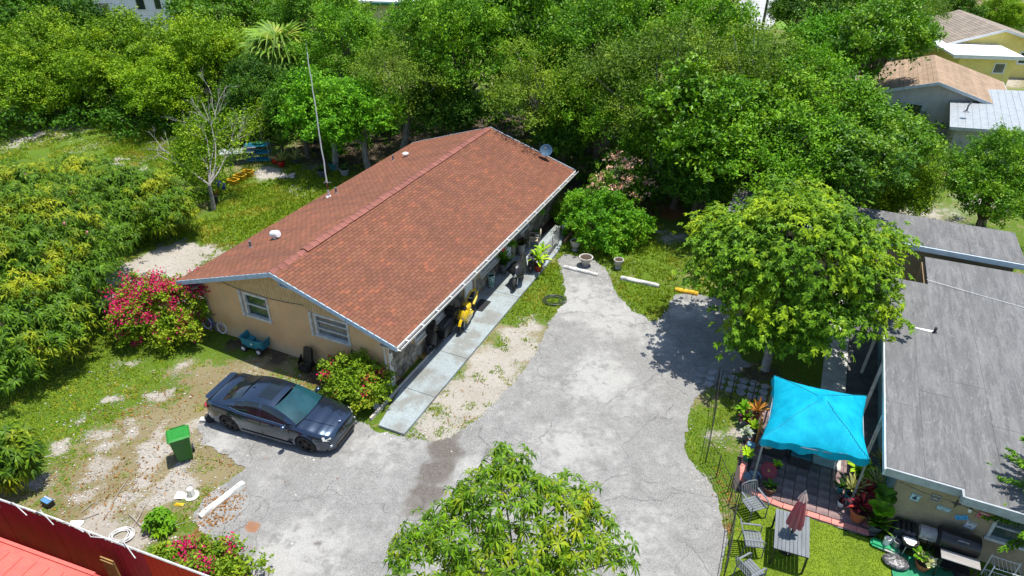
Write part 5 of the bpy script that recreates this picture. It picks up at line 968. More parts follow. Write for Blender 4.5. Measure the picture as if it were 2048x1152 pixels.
kind('fresh', 2.6, 1.9, 3.2, L_bush, palebark, variants=2, n_clump=90, per=150, cr=.55, L=.2, Wd=.09)
def tree(name, key, p, zc, s, label, group, i, cat='tree'):
    """p: ground point below the crown's middle, zc: height of that middle"""
    vs = KINDS[key]; cm, tm = vs[i % len(vs)]; z0 = {'oak': 5.4, 'ficus': 5.4, 'twiggy': 5.4, 'hedge': 3.1, 'dark': 4.6, 'fresh': 3.2}[key]
    t = thing(name, label, cat, (p[0], p[1], 0), random.uniform(0, 6.28), group); sz = zc / z0
    link('trunk', tm, t, scale=(s, s, sz)); c = link('crown', cm, t, scale=(s, s, sz * .5 + s * .5), kind='stuff'); c.location.z = zc - z0 * (sz * .5 + s * .5)
    return t
gW = 'trees of the wood behind the house'
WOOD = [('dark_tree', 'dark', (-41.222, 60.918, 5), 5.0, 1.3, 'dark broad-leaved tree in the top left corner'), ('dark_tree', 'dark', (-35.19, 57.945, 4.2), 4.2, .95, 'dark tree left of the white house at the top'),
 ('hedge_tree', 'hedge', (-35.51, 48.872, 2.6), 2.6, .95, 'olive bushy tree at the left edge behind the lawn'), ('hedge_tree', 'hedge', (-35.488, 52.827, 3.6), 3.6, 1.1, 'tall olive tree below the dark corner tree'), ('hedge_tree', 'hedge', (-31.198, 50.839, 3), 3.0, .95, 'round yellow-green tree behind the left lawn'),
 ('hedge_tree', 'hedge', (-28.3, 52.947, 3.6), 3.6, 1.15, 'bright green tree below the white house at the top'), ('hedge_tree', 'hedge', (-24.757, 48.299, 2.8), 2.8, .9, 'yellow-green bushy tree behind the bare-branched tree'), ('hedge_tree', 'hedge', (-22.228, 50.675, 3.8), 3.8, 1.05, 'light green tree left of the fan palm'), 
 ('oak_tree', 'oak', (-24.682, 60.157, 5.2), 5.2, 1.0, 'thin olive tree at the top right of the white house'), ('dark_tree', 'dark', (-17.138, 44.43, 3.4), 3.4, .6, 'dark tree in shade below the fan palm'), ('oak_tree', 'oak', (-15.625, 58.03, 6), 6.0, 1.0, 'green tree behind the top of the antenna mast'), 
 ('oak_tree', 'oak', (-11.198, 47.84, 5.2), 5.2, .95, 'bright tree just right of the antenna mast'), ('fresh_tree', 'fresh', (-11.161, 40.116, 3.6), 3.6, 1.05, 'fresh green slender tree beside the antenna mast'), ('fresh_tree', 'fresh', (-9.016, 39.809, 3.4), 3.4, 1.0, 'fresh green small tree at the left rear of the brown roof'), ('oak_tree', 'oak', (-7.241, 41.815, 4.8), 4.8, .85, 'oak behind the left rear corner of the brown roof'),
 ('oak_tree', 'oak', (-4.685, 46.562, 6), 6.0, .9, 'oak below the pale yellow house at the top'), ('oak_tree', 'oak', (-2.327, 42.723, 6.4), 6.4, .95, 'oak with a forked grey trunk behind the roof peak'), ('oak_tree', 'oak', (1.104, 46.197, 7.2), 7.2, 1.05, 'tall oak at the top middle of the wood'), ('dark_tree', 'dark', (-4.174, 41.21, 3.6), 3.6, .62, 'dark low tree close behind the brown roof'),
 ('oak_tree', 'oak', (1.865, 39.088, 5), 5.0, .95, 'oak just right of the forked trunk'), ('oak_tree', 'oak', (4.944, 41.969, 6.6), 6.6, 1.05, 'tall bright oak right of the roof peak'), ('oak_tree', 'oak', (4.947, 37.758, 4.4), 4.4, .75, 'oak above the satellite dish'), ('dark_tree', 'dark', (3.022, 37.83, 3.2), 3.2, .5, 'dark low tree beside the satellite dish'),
 ('oak_tree', 'oak', (9.318, 48.67, 7.4), 7.4, 1.05, 'tall oak at the top left of the far street'), ('oak_tree', 'oak', (8.406, 37.61, 6), 6.0, 1.05, 'large oak in the middle right of the wood'), ('oak_tree', 'oak', (9.024, 34.552, 3.8), 3.8, .7, 'oak above the pink flowering shrub'), ('oak_tree', 'oak', (11.842, 42.965, 6.4), 6.4, 1.0, 'oak below the near end of the far street'),
 ('oak_tree', 'oak', (10.354, 33.63, 4.8), 4.8, 1.0, 'wide oak above the broad-leaved tree'), ('dark_tree', 'dark', (9.549, 32.184, 2.8), 2.8, .6, 'low dark tree behind the broad-leaved tree'), ('oak_tree', 'oak', (13.632, 37.415, 5.8), 5.8, 1.0, 'oak right below the far street'), ('oak_tree', 'oak', (12.659, 31.542, 4), 4.0, .9, 'oak behind the top of the broad-leaved tree'),
 ('oak_tree', 'oak', (16.148, 35.543, 5), 5.0, 1.0, 'oak left of the tan shingle roof'), ('oak_tree', 'oak', (15.353, 30.771, 3.8), 3.8, .85, 'oak above the rear wing of the flat-roofed building'), ('oak_tree', 'oak', (18.295, 33.725, 4), 4.0, .8, 'oak below the grey gable wall on the right'), ('oak_tree', 'oak', (20.519, 34.058, 3.2), 3.2, .6, 'oak left of the white metal roof'), ('hedge_tree', 'hedge', (19.764, 32.405, 2.2), 2.2, .62, 'pale bushy tree right of the rear wing'),
 ('fresh_tree', 'fresh', (23.04, 51.06, 4.6), 4.6, 1.2, 'lime green large-leaved tree near the far street'), ('oak_tree', 'oak', (25.619, 48.941, 5.6), 5.6, .95, 'feathery tree hanging over the white roof of the yellow house'), ('oak_tree', 'oak', (27.66, 58.971, 6), 6.0, 1.0, 'tree at the top right beyond the street'), ('oak_tree', 'oak', (34.728, 63.778, 5.4), 5.4, .8, 'yellowing tree behind the yellow house'), ('dark_tree', 'dark', (29.121, 74.464, 3.8), 3.8, .7, 'dark tree on the grass verge by the far street'),
 ('oak_tree', 'oak', (24.18, 31.039, 3.6), 3.6, .62, 'oak in front of the white metal roof at the right edge'), ('oak_tree', 'oak', (23.039, 29.857, 2.8), 2.8, .55, 'lower oak below the white metal roof'), ('dark_tree', 'dark', (47.702, 78.146, 3), 3.0, .8, 'dark tree behind the grey roof of the yellow house'), ('hedge_tree', 'hedge', (52.692, 77.621, 2.6), 2.6, .8, 'bush at the top right corner behind the houses'),
 ('oak_tree', 'oak', (-20.272, 62.586, 5.6), 5.6, .9, 'tree behind the crown of the fan palm'), ('dark_tree', 'dark', (-13.373, 42.059, 3.4), 3.4, .6, 'dark tree right below the fan palm'), ('oak_tree', 'oak', (-0.995, 54.646, 7), 7.0, 1.0, 'far oak at the very top middle'), ('oak_tree', 'oak', (4.663, 54.495, 7.4), 7.4, 1.0, 'far oak at the top, right of the middle'), ('hedge_tree', 'hedge', (-15.179, 64.026, 3.6), 3.6, .75, 'light bushy tree in front of the pale yellow house')]
for i, (nm, key, p, zc, s, lab) in enumerate(WOOD): key = key if key != 'oak' else ('oak', 'ficus', 'oak', 'twiggy', 'ficus')[i * 7 % 5]; tree(nm, key, p, zc, s, lab, gW, i)
# forked trunk that shows through the leaves
# far trees beyond, closing the view
far = [(-75, 110, 1.4), (-60, 118, 1.2), (-30, 112, 1.1), (-22, 122, 1.3), (0, 96, 1.2), (12, 104, 1.2), (24, 112, 1.2), (62, 118, 1.2), (74, 108, 1.3), (84, 96, 1.2)]
for i, (x, y, s) in enumerate(far): tree('far_tree', 'oak', (x, y), 5.5, s, 'distant tree at the top edge, ' + ('far left', 'left of the white house', 'right of the white house', 'left of the pale yellow house', 'right of the pale yellow house', 'behind the tall oaks', 'left of the far street', 'behind the yellow house', 'behind the brown hipped roof', 'far right')[i], 'distant trees', i)
# undergrowth on the floor of the wood
rng = np.random.default_rng(5); n = 1500; pts = []
for (p, r) in (((-19.341, 46.372, 0), 3), ((-16.991, 48.033, 0), 4), ((-11.666, 46.998, 0), 4), ((-7.737, 49.88, 0), 6), ((-0.999, 52.447, 0), 8), ((5.518, 40.093, 0), 4), ((8.269, 37.747, 0), 4), ((12.269, 39.346, 0), 6), ((16.366, 38.596, 0), 5), ((19.735, 37.863, 0), 5), ((-31.255, 50.179, 0), 5), ((-35.801, 48.938, 0), 5), ((-25.345, 47.93, 0), 4), ((-22.736, 49.689, 0), 4), ((17.632, 49.028, 0), 12), ((24.572, 43.867, 0), 6)):
    k = int(r * 26); a = rng.uniform(0, 2 * PI, k); d = r * np.sqrt(rng.uniform(0, 1, k)); pts.append(np.stack([p[0] + d * np.cos(a), p[1] + d * np.sin(a), rng.uniform(.1, 1.9, k)], -1))
C = np.concatenate(pts); idx = np.repeat(np.arange(len(C)), 26); n = len(idx); P = C[idx] + rdir(n, 0, rng) * rng.uniform(.1, .6, n)[:, None]; P[:, 2] = np.maximum(P[:, 2], .03)
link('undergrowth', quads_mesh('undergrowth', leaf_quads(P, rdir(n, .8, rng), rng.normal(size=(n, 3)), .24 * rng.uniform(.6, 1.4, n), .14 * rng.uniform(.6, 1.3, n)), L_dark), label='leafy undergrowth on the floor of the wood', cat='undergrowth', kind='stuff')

# --- the mangoes on the left
def hero(name, label, base, blobs, builder, barkm, r0, h0, nl, seed, group=None, cat='tree'):
    t = thing(name, label, cat, (base[0], base[1], 0), 0, group); bl_ = [(b[0] - base[0], b[1] - base[1], *b[2:]) for b in blobs]
    res = builder(bl_); cm, C = res[0], res[1]; mb = MB(); limbs(mb, (0, 0, 0), C, h0, r0, nl, seed); mb.build('trunk', barkm, t, smooth=True); link('crown', cm, t, kind='stuff'); return t, C, res
def at(p, z, rx, ry=None, rz=None): return (p[0], p[1], z, rx, ry or rx, rz or rx * .75)
mb1 = [at((-19.659, 24.37, 3.2), 3.2, 2.5, 2.5, 2.0), at((-20.609, 28.153, 2.5), 2.5, 1.9, 1.9, 1.5), at((-17.742, 22.888, 2.2), 2.2, 1.5, 1.6, 1.3), at((-18.196, 20.742, 2.2), 2.2, 1.8, 1.7, 1.4), at((-17.354, 20.141, 1.5), 1.5, 1.3, 1.2, 1.0), at((-22.931, 28.247, 3.2), 3.2, 1.9, 1.9, 1.5), at((-17.93, 18.908, 1.3), 1.3, 1.1, 1.0, .9), at((-18.387, 26.278, 1.7), 1.7, 1.1, 1.2, 1.1)]
t1, C1, rs1 = hero('mango_tree', 'large mango tree hung with pink fruit at the left edge', (-20.641, 24.019, 0), mb1, lambda b: rosette_crown('mango_crown', b, L_mango, 6600, 9, .29, .062, .42, 3, per=6, spread=.34), bark, .2, 1.3, 22, 1)
mb2 = [at((-19.995, 31.217, 2), 2.0, 1.9, 1.8, 1.4), at((-18.487, 31.37, 1.8), 1.8, 1.6, 1.6, 1.25), at((-17.313, 30.757, 1.4), 1.4, 1.15, 1.2, 1.0), at((-22.331, 32.631, 2.2), 2.2, 1.5, 1.5, 1.2), at((-19.152, 30.093, 1.3), 1.3, 1.3, 1.3, 1.0)]
hero('mango_tree', 'yellow-green mango tree behind the fruiting one, beside the back lawn', (-20.873, 33.66, 0), mb2, lambda b: rosette_crown('mango_crown', b, L_mango, 4200, 9, .28, .062, .42, 9, per=6, spread=.32), bark, .15, 1.0, 16, 2)
frm = M('mango_skin', (.45, .13, .12), (.30, .16, .10), 9, .5, rand=.25); fr_me = MB().ell((0, 0, 0), (.075, .075, .10), nu=10, nv=7).mesh('fruit', frm, smooth=True)
rr = random.Random(4); P1, D1 = rs1[2]; cand = [k for k in range(len(P1)) if D1[k][1] < .2]
for k in rr.sample(cand, 70): link('fruit', fr_me, t1, loc=(P1[k][0] + rr.uniform(-.1, .1), P1[k][1] - .12, P1[k][2] - rr.uniform(.05, .3)))
mb3 = [at((-14.996, 14.674, 1.3), 1.3, .62, .6, .6), at((-15.12, 14.153, 0.9), .9, .6, .5, .5)]
hero('young_mango', 'young bright green tree at the left edge above the red fence', (-15.302, 14.484, 0), mb3, lambda b: rosette_crown('young_crown', b, L_mango, 190, 9, .28, .075, .4, 5, per=4, spread=.2), bark, .06, .6, 10, 3)
# --- foreground mango at the bottom : the nearest whorls are pieces of their own
mb4 = [at((-0.133, 9.977, 4.3), 4.3, 1.1, 1.05, .9), at((-0.994, 9.571, 3.9), 3.9, .9, .95, .8), at((1.022, 9.962, 4), 4.0, 1.05, 1.0, .85), at((-1.645, 9.313, 3.4), 3.4, .95, 1.0, .8), at((1.607, 9.328, 3.4), 3.4, 1.0, 1.0, .8), at((-0.125, 9.052, 3.6), 3.6, 1.3, 1.2, .9), at((-0.141, 10.738, 4.8), 4.8, .55, .5, .45)]
base4 = (.05, 9.3)
def fg(b):
    rng = np.random.default_rng(12); C, D = crown_points(b, 640, .5, rng, -.5); P = C + rng.normal(size=C.shape) * .12; k = 290
    return quads_mesh('mango_crown', rosette_verts(P[k:], D[k:], 12, .25, .048, .5, rng), L_mango), C, (P[:k], D[:k])
t4, C4, rs4 = hero('mango_tree', 'mango tree in the foreground at the bottom, seen from above', base4, mb4, fg, palebark, .09, 2.2, 30, 4)
rng = np.random.default_rng(21); ros = [quads_mesh('leaf_whorl', rosette_verts(np.zeros((1, 3)), np.array([[0, 0, 1.]]), 12, .25, .048, d, rng), L_mango) for d in (.35, .45, .55, .7)]
for k, (p, d) in enumerate(zip(*rs4[2])):
    o = link('leaf_whorl', ros[k % 4], t4, loc=p); o.rotation_euler = (Vector((0, 0, 1)).lerp(Vector(d), .5).to_track_quat('Z', 'Y') @ Euler((0, 0, random.uniform(0, 6))).to_quaternion()).to_euler(); o.scale = [random.uniform(.85, 1.2)] * 3
for k in rr.sample(range(len(C4)), 9): link('fruit', fr_me, t4, loc=Vector(C4[k]) + Vector((.1, -.1, -.25)))
# --- broad-leaved tree in front of the flat-roofed building
av = [at((10.276, 21.209, 4.6), 4.6, 2.4, 2.4, 1.8), at((8.334, 21.529, 4), 4.0, 1.6, 1.7, 1.4), at((12.136, 20.815, 3.7), 3.7, 1.5, 1.6, 1.3), at((9.445, 20.096, 3.4), 3.4, 1.45, 1.5, 1.1), at((10.749, 19.28, 2.9), 2.9, 1.1, 1.1, .9), at((11.051, 23.84, 4.5), 4.5, 1.9, 1.9, 1.3), at((12.494, 19.766, 3), 3.0, .85, .8, .7), at((8.184, 23.703, 3.9), 3.9, 1.0, 1.1, .9), at((8.183, 19.552, 2.7), 2.7, .6, .6, .5), at((8.466, 19.361, 2.3), 2.3, .75, .7, .6), at((9.911, 19.221, 2.3), 2.3, .8, .75, .6), at((13.873, 22.361, 4.2), 4.2, .65, .7, .6), at((7.226, 21.1, 3.4), 3.4, .8, .8, .7)]
hero('broad_leaved_tree', 'large round broad-leaved tree standing before the grey flat-roofed building', (9.633, 20.2, 0), av, lambda b: rosette_crown('broad_crown', b, L_avo, 6400, 8, .19, .085, .3, 6, per=8, spread=.34, shell=.55, lower=-.6), palebark, .15, 2.0, 34, 5)
# --- bush and pink shrub
bs = [at((4.517, 30.512, 1.2), 1.2, 1.75, 1.6, 1.2), at((3.483, 31.492, 1), 1.0, 1.1, 1.1, 1.0), at((5.764, 30.287, 0.9), .9, 1.0, 1.1, .9), at((4.543, 29.319, 0.7), .7, 1.2, 1.0, .7)]
hero('green_bush', 'dense bright green round bush behind the concrete urns', (4.683, 31.202, 0), bs, lambda b: crown('bush_crown', b, L_bush, 120, 130, .34, .16, .07, 4, .75, .2, -.8), bark, .06, .3, 14, 6, cat='bush')
ol = [at((5.583, 33.587, 2.2), 2.2, 1.3, 1.1, 1.1), at((4.914, 32.758, 1.7), 1.7, 1.0, .9, .9), at((6.435, 33.098, 1.7), 1.7, 1.0, .9, .9)]
t5, C5, _ = hero('pink_shrub', 'leggy shrub with pale pink flowers behind the green bush', (5.952, 33.909, 0), ol, lambda b: crown('shrub_crown', b, L_oak, 70, 55, .3, .14, .05, 8, .6, .2, -.6), palebark, .05, .3, 30, 7, cat='shrub')
def flowers(parent, C, n, mat, size, per=16, spread=.14, seed=1, lift=.12):
    rng = np.random.default_rng(seed); k = rng.choice(len(C), n); c = C[k] + rng.normal(size=(n, 3)) * .12; c[:, 2] += lift; idx = np.repeat(np.arange(n), per); m = len(idx)
    P = c[idx] + rng.normal(size=(m, 3)) * spread * np.array([1, 1, .6]); link('flowers', quads_mesh('flowers', leaf_quads(P, rdir(m, .9, rng), rng.normal(size=(m, 3)), size * rng.uniform(.7, 1.3, m), size * .8 * rng.uniform(.7, 1.3, m)), mat), parent, kind='stuff')
flowers(t5, C5, 110, L_pale, .11, 10, .1, 3, .2)
# --- bougainvilleas
def boug(name, label, base, blobs, nf, n_clump, seed, extra=0):
    t, C, _ = hero(name, label, base, blobs, lambda b: crown('boug_crown', b, L_boug, n_clump, 85, .26, .105, .065, seed, .7, .25, -.75), bark, .05, .3, 18, seed, 'bougainvilleas', 'shrub'); flowers(t, C, int(nf * .5), L_pink, .08, 48, .13, seed, .05); return t, C
b1, CB1 = boug('bougainvillea', 'big bougainvillea covered in magenta flowers at the left end of the tan house', (-14.25, 22.17, 0), [at((-14.181, 22.239, 1.1), 1.1, 1.45, 1.2, 1.0), at((-14.92, 22, 0.9), .9, 1.0, .9, .85), at((-13.239, 22.484, 1.3), 1.3, 1.0, .9, .95), at((-12.69, 22.603, 1.7), 1.7, .6, .6, .7), at((-14.472, 22.747, 1.6), 1.6, 1.0, .8, .7), at((-13.248, 21.443, 0.7), .7, .9, .7, .6), at((-15.608, 22.989, 1.2), 1.2, .5, .5, .5)], 150, 170, 11)
flowers(b1, CB1[CB1[:, 2] > np.quantile(CB1[:, 2], .6)], 70, L_pink, .085, 46, .16, 44, .1)
boug('bougainvillea', 'green bougainvillea with few red flowers between car and house corner', (-5.499, 18.346, 0), [at((-5.549, 18.627, 0.8), .8, .85, .75, .7), at((-6.14, 18.902, 0.8), .8, .55, .5, .6), at((-4.904, 18.4, 0.65), .65, .6, .55, .55), at((-5.38, 18.039, 0.5), .5, .75, .6, .5)], 26, 95, 12)
boug('bougainvillea', 'low magenta bougainvillea spilling over the red fence at the bottom', (-7.864, 11.461, 0), [at((-7.769, 11.33, 0.5), .5, .55, .5, .4), at((-8.671, 11.562, 0.45), .45, .5, .4, .3), at((-7.097, 11.108, 0.5), .5, .5, .5, .4), at((-7.78, 10.748, 0.9), .9, .5, .4, .4), at((-9.459, 11.89, 0.3), .3, .4, .3, .2)], 34, 52, 13)
q = MB(); rr = random.Random(9)
vine = thing('climbing_vine', 'thin vine climbing the tan wall beside the right gable window', 'vine', (-5.772, 19.454, 0)); V0 = (-5.772, 19.454, 0)
for k, (a, b_) in enumerate((((-5.726, 19.308, 1.5), (-5.713, 19.028, 0.7)), ((-5.488, 19.598, 1.1), (-5.379, 19.297, 0.6)))):
    w0 = Vector(a) - Vector(V0); w1 = Vector(b_) - Vector(V0); pts_ = [w0.lerp(w1, t_) + Vector((rr.uniform(-.04, .04), 0, 0)) for t_ in np.linspace(0, 1, 7)]; q.tube(pts_, .012, 5)
q.build('stem', bark, vine); pts_ = np.array([Vector(a).lerp(Vector(b_), rr.random()) - Vector(V0) for a, b_ in (((-5.725, 19.33, 1.55), (-5.713, 19.028, 0.7)), ((-5.487, 19.622, 1.15), (-5.379, 19.297, 0.6))) for _ in range(60)]); pts_ += np.random.default_rng(1).normal(size=pts_.shape) * .06
link('leaves', quads_mesh('leaves', leaf_quads(pts_, rdir(len(pts_), .4), RNG.normal(size=pts_.shape), np.full(len(pts_), .1), np.full(len(pts_), .07)), L_dark), vine, kind='stuff')
sh = [at((-10.082, 12.854, 0.3), .3, .28, .25, .3), at((-9.944, 12.676, 0.2), .2, .2, .2, .2)]
hero('small_shrub', 'small bright green shrub on the sandy ground above the white hose', (-10.126, 12.835, 0), sh, lambda b: rosette_crown('small_crown', b, L_fresh, 90, 8, .2, .07, .2, 8, per=3, spread=.08), bark, .02, .1, 6, 8, cat='shrub')
# --- half bare tree on the back lawn
brt = thing('bare_branched_tree', 'half bare grey-branched tree on the lawn with sparse olive leaves', 'tree', (*(-16.53, 34.021, 0)[:2], 0)); B0 = Vector(brt.location)
mb = MB(); rr = random.Random(3)
def branch(p, d, L, r, depth, out):
    pts = [p]; q = p
    for k in range(4):
        d = (d + Vector((rr.uniform(-.28, .28), rr.uniform(-.28, .28), rr.uniform(-.2, .24)))).normalized(); q = q + d * L / 4; pts.append(q)
    mb.tube(pts, [r, r * .85, r * .7, r * .6, r * .45], 6); out.append(q)
    if depth > 0:
        for k in range(4): branch(pts[rr.choice((2, 3, 4))], (d + Vector((rr.uniform(-.9, .9), rr.uniform(-.9, .9), rr.uniform(-.4, .4)))).normalized(), L * rr.uniform(.28, .44), r * .5, depth - 1, out)
ends = []; trunk_top = Vector((.1, 0, 1.5)); mb.tube([(0, 0, -.1), (.05, 0, .7), tuple(trunk_top)], [.15, .11, .09], 8)
for tgt in ((-22.236, 39.013, 3.6), (-19.057, 41.264, 4.6), (-16.486, 39.893, 4.4), (-16.493, 36.508, 4), (-19.939, 39.516, 4.2), (-16.225, 38.902, 2.6), (-18.397, 37.416, 3.4), (-17.15, 39.521, 4.8)):
    d = Vector(tgt) - B0 - trunk_top; branch(trunk_top, d.normalized(), d.length * .75, .042, 3, ends)
mb.build('trunk', M('bare_bark', (.30, .28, .26), (.19, .175, .155), 6, .9), brt, smooth=True)
E_ = np.array([e[:] for e in ends if -2.4 < e.x < 1.3 and e.z < 3.9]); E_ = E_[np.random.default_rng(2).random(len(E_)) < .6]
E_ = np.concatenate([E_, np.array((-17.49, 35.504, 1.9)) - np.array(B0) + rdir(90, .1, np.random.default_rng(8)) * np.array([1.25, 1.2, 1.2])]); idx = np.repeat(np.arange(len(E_)), 42); rng = np.random.default_rng(3); n = len(idx); P = E_[idx] + rng.normal(size=(n, 3)) * .32; link('crown', quads_mesh('crown', leaf_quads(P, rdir(n, .6, rng), rng.normal(size=(n, 3)), .15 * rng.uniform(.7, 1.3, n), .08 * rng.uniform(.7, 1.3, n)), L_hedge), brt, kind='stuff')
# --- palms
def fan_mesh(mat, r=1., n=17, droop=.35, spread=230, seed=1):
    rr = random.Random(seed); q = MB()
    for k in range(n):
        a = R(-spread / 2 + spread * k / (n - 1)); ca, sa = math.cos(a), math.sin(a); l = r * (1 - .18 * abs(a) / PI) * rr.uniform(.9, 1.05); w = .05 * r
        pts = [(0, 0, 0), (l * .5 * ca - w * sa, l * .5 * sa + w * ca, -.04 * r), (l * .5 * ca + w * sa, l * .5 * sa - w * ca, -.02 * r), (l * .8 * ca - w * .5 * sa, l * .8 * sa + w * .5 * ca, -droop * .35 * r), (l * .8 * ca + w * .5 * sa, l * .8 * sa - w * .5 * ca, -droop * .3 * r), (l * ca, l * sa, -droop * r * rr.uniform(.8, 1.4))]
        q.add(pts, [(0, 1, 2), (1, 3, 4, 2), (3, 5, 4)])
    return q.mesh('frond', mat)
def sabal(name, label, base, h, n, r, pet, seed, dead=5):
    t = thing(name, label, 'palm', (base[0], base[1], 0), 0, 'palms'); rr = random.Random(seed); q = MB(); q.tube([(0, 0, -.1), (.05, 0, h * .5), (0, 0, h)], [.2, .17, .16], 10); q.build('trunk', M('palm_bark', (.22, .18, .14), (.14, .11, .08), 9, .95, bmp=.6, bscale=14), t, smooth=True)
    gm = [fan_mesh(L_palm, r, 17, d, 250, s) for s, d in ((1, .25), (2, .5), (3, .8))]; dm_ = fan_mesh(L_brown, r * .9, 15, 1.1, 170, 5)
    for k in range(n + dead):
        el = R(80 - 125 * (k / (n + dead)) ** .9) if k < n else R(rr.uniform(-65, -45)); az = k * 2.4 + rr.uniform(-.2, .2); d = Vector((math.cos(az) * math.cos(el), math.sin(az) * math.cos(el), math.sin(el))); tip = Vector((0, 0, h)) + d * pet + Vector((0, 0, -.1))
        f = link('frond', (gm[k % 3] if k < n else dm_), t, loc=tip); f.rotation_euler = (0, -el * .8 + .35, az)
        q = MB(); q.tube([(0, 0, h - .1), tuple(tip)], [.03, .015], 5); s_ = q.build('petiole', L_palm if k < n else L_brown, f); s_.parent = t
    return t
sabal('fan_palm', 'tall fan palm with brown hanging fronds behind the back lawn', (-16.438, 49.178, 4.6), 4.9, 34, 2.0, 1.45, 3, 9); sabal('fan_palm', 'fan palm near the far street at the top right', (28.195, 65.612, 4.2), 4.4, 24, 1.4, 1.1, 5, 2)
def strap_plant(parent, n, L, w, mat, droop=.5, loc=(0, 0, 0), seed=1, up=.6, name='leaf'):
    """rosette of strap leaves, each its own piece"""
    rr = random.Random(seed); q = MB(); ks = 6; vs = []; fs = []
    for i in range(ks):
        t_ = i / (ks - 1); x = L * (t_ * math.cos(.5 * droop * t_ * 2)); z = L * (up * t_ - droop * t_ * t_); ww = w * (.5 + 1.2 * t_ * (1 - t_) * 2) * (1 if i < ks - 1 else .05); vs += [(x, -ww / 2, z + .01), (x, 0, z - ww * .15), (x, ww / 2, z + .01)]
    for i in range(ks - 1): fs += [(i * 3, i * 3 + 1, i * 3 + 4, i * 3 + 3), (i * 3 + 1, i * 3 + 2, i * 3 + 5, i * 3 + 4)]
    q.add(vs, fs); me = q.mesh(name, mat, smooth=True)
    for k in range(n):
        o = link(name, me, parent, loc=loc); a = k * 2.39996 + rr.uniform(-.2, .2); o.rotation_euler = (rr.uniform(-.15, .15), R(rr.uniform(-62, 18) * (1 - k / n) + rr.uniform(-8, 8)), a); s = rr.uniform(.75, 1.15); o.scale = (s, s, s)
def pot(parent, r, h, mat, rim=True, name='pot'):
    q = MB(); q.lathe([(r * .62, 0), (r * .68, .01), (r * .92, h * .8), (r, h * .82), (r, h), (r * .88, h), (r * .84, h * .86)] if rim else [(r * .7, 0), (r, h), (r * .93, h), (r * .9, h * .85)], 22); o = q.build(name, mat, parent, smooth=True, angle=45)
    q = MB(); q.lathe([(.005, h * .88), (r * .87, h * .87)], 16, cap=False); q.build('earth', soil, o); return o
pl = thing('young_palm', 'young feathery palm behind the red potted plant on the back lawn', 'palm', (*(-15.296, 42.945, 0)[:2], 0)); strap_plant(pl, 22, 1.5, .14, L_palm, .55, (0, 0, .5), 3, .9, 'frond'); q = MB(); q.tube([(0, 0, 0), (0, 0, .55)], .09, 8); q.build('trunk', bark, pl)

# ------------------------------------------------------------------ grass and fallen leaves
def scatter(n, xr, yr, seed): g_ = np.random.default_rng(seed); return g_.uniform(xr[0], xr[1], n), g_.uniform(yr[0], yr[1], n), g_
x, y, g_ = scatter(150000, (-27, 9.5), (11, 48), 8)
wx = x + (fbm(x * .9, y * .9, 3) - .5) * 1.6; wy = y + (fbm(x * .9, y * .9, 9) - .5) * 1.6
sa = blob(wx, wy, SAND) + (fbm(x * .35, y * .35, 21) - .5) * .5; lu = blob(wx, wy, LUSH) - blob(wx, wy, DRY) * .3 + (fbm(x * .3, y * .3, 31) - .5) * .5; li = blob(wx, wy, LITTER); di = blob(wx, wy, SHADEDIRT)
score = lu * 1.1 - sa * 1.3 - li * .8 - di * .8 + fbm(x * 1.9, y * 1.9, 41) * 1.7 - .2 + g_.uniform(-.2, .2, len(x))
hx = (x - HO[0]) * math.cos(-YAW) - (y - HO[1]) * math.sin(-YAW); hy = (x - HO[0]) * math.sin(-YAW) + (y - HO[1]) * math.cos(-YAW)
ok = (score > np.where(y < 24, .60, .5)) & ~inside(x, y, DRIVE) & ~((hx > .7) & (hx < 11.15) & (hy > -1.5) & (hy < 17)) & ~((x > 7) & (y < 17)) & ~((y < 11 - (x + 10) * .34))
x, y = x[ok], y[ok]; n = len(x); k = 3; X_ = np.repeat(x, k) + g_.normal(size=n * k) * .04; Y_ = np.repeat(y, k) + g_.normal(size=n * k) * .04; m = n * k; far_ = np.repeat(np.clip((y - 12) / 26, 0, 1), k)
h = g_.uniform(.03, .075, m) * (1 + far_); a = g_.uniform(0, 2 * PI, m); w = .014 * (1 + far_ * 1.6); lean = g_.normal(size=(m, 2)) * .05
p0 = np.stack([X_ - w * np.cos(a), Y_ - w * np.sin(a), np.full(m, -.01)], -1); p1 = np.stack([X_ + w * np.cos(a), Y_ + w * np.sin(a), np.full(m, -.01)], -1); p2 = np.stack([X_ + lean[:, 0], Y_ + lean[:, 1], h], -1)
xf, yf, _g = scatter(26000, (-44, -26), (37, 50), 9); okf = (fbm(xf * .8, yf * .8, 41) > .4); xf, yf = xf[okf], yf[okf]; mf = len(xf); af = _g.uniform(0, 2 * PI, mf); lf = _g.normal(size=(mf, 2)) * .08
p0 = np.concatenate([p0, np.stack([xf - .045 * np.cos(af), yf - .045 * np.sin(af), np.full(mf, -.02)], -1)]); p1 = np.concatenate([p1, np.stack([xf + .045 * np.cos(af), yf + .045 * np.sin(af), np.full(mf, -.02)], -1)]); p2 = np.concatenate([p2, np.stack([xf + lf[:, 0], yf + lf[:, 1], _g.uniform(.08, .16, mf)], -1)]); m += mf
link('grass', np_mesh('grass', np.stack([p0, p1, p2], 1).reshape(-1, 3), np.arange(m * 3).reshape(m, 3), L_grass, tri=True), label='patchy grass growing over the yard', cat='grass', kind='stuff')
pp = []
for p, r, am in LITTER + [((-8.892, 13.837, 0), .35, 2.), ((-8.483, 13.745, 0), .35, 2.), ((-8.762, 13.105, 0), .35, 2.)]: c = int(330 * r * r * am) if p[1] < 30 else int(60 * r * r); pp.append(np.stack([p[0] + g_.normal(size=c) * r * .6, p[1] + g_.normal(size=c) * r * .6, np.full(c, .02)], -1))
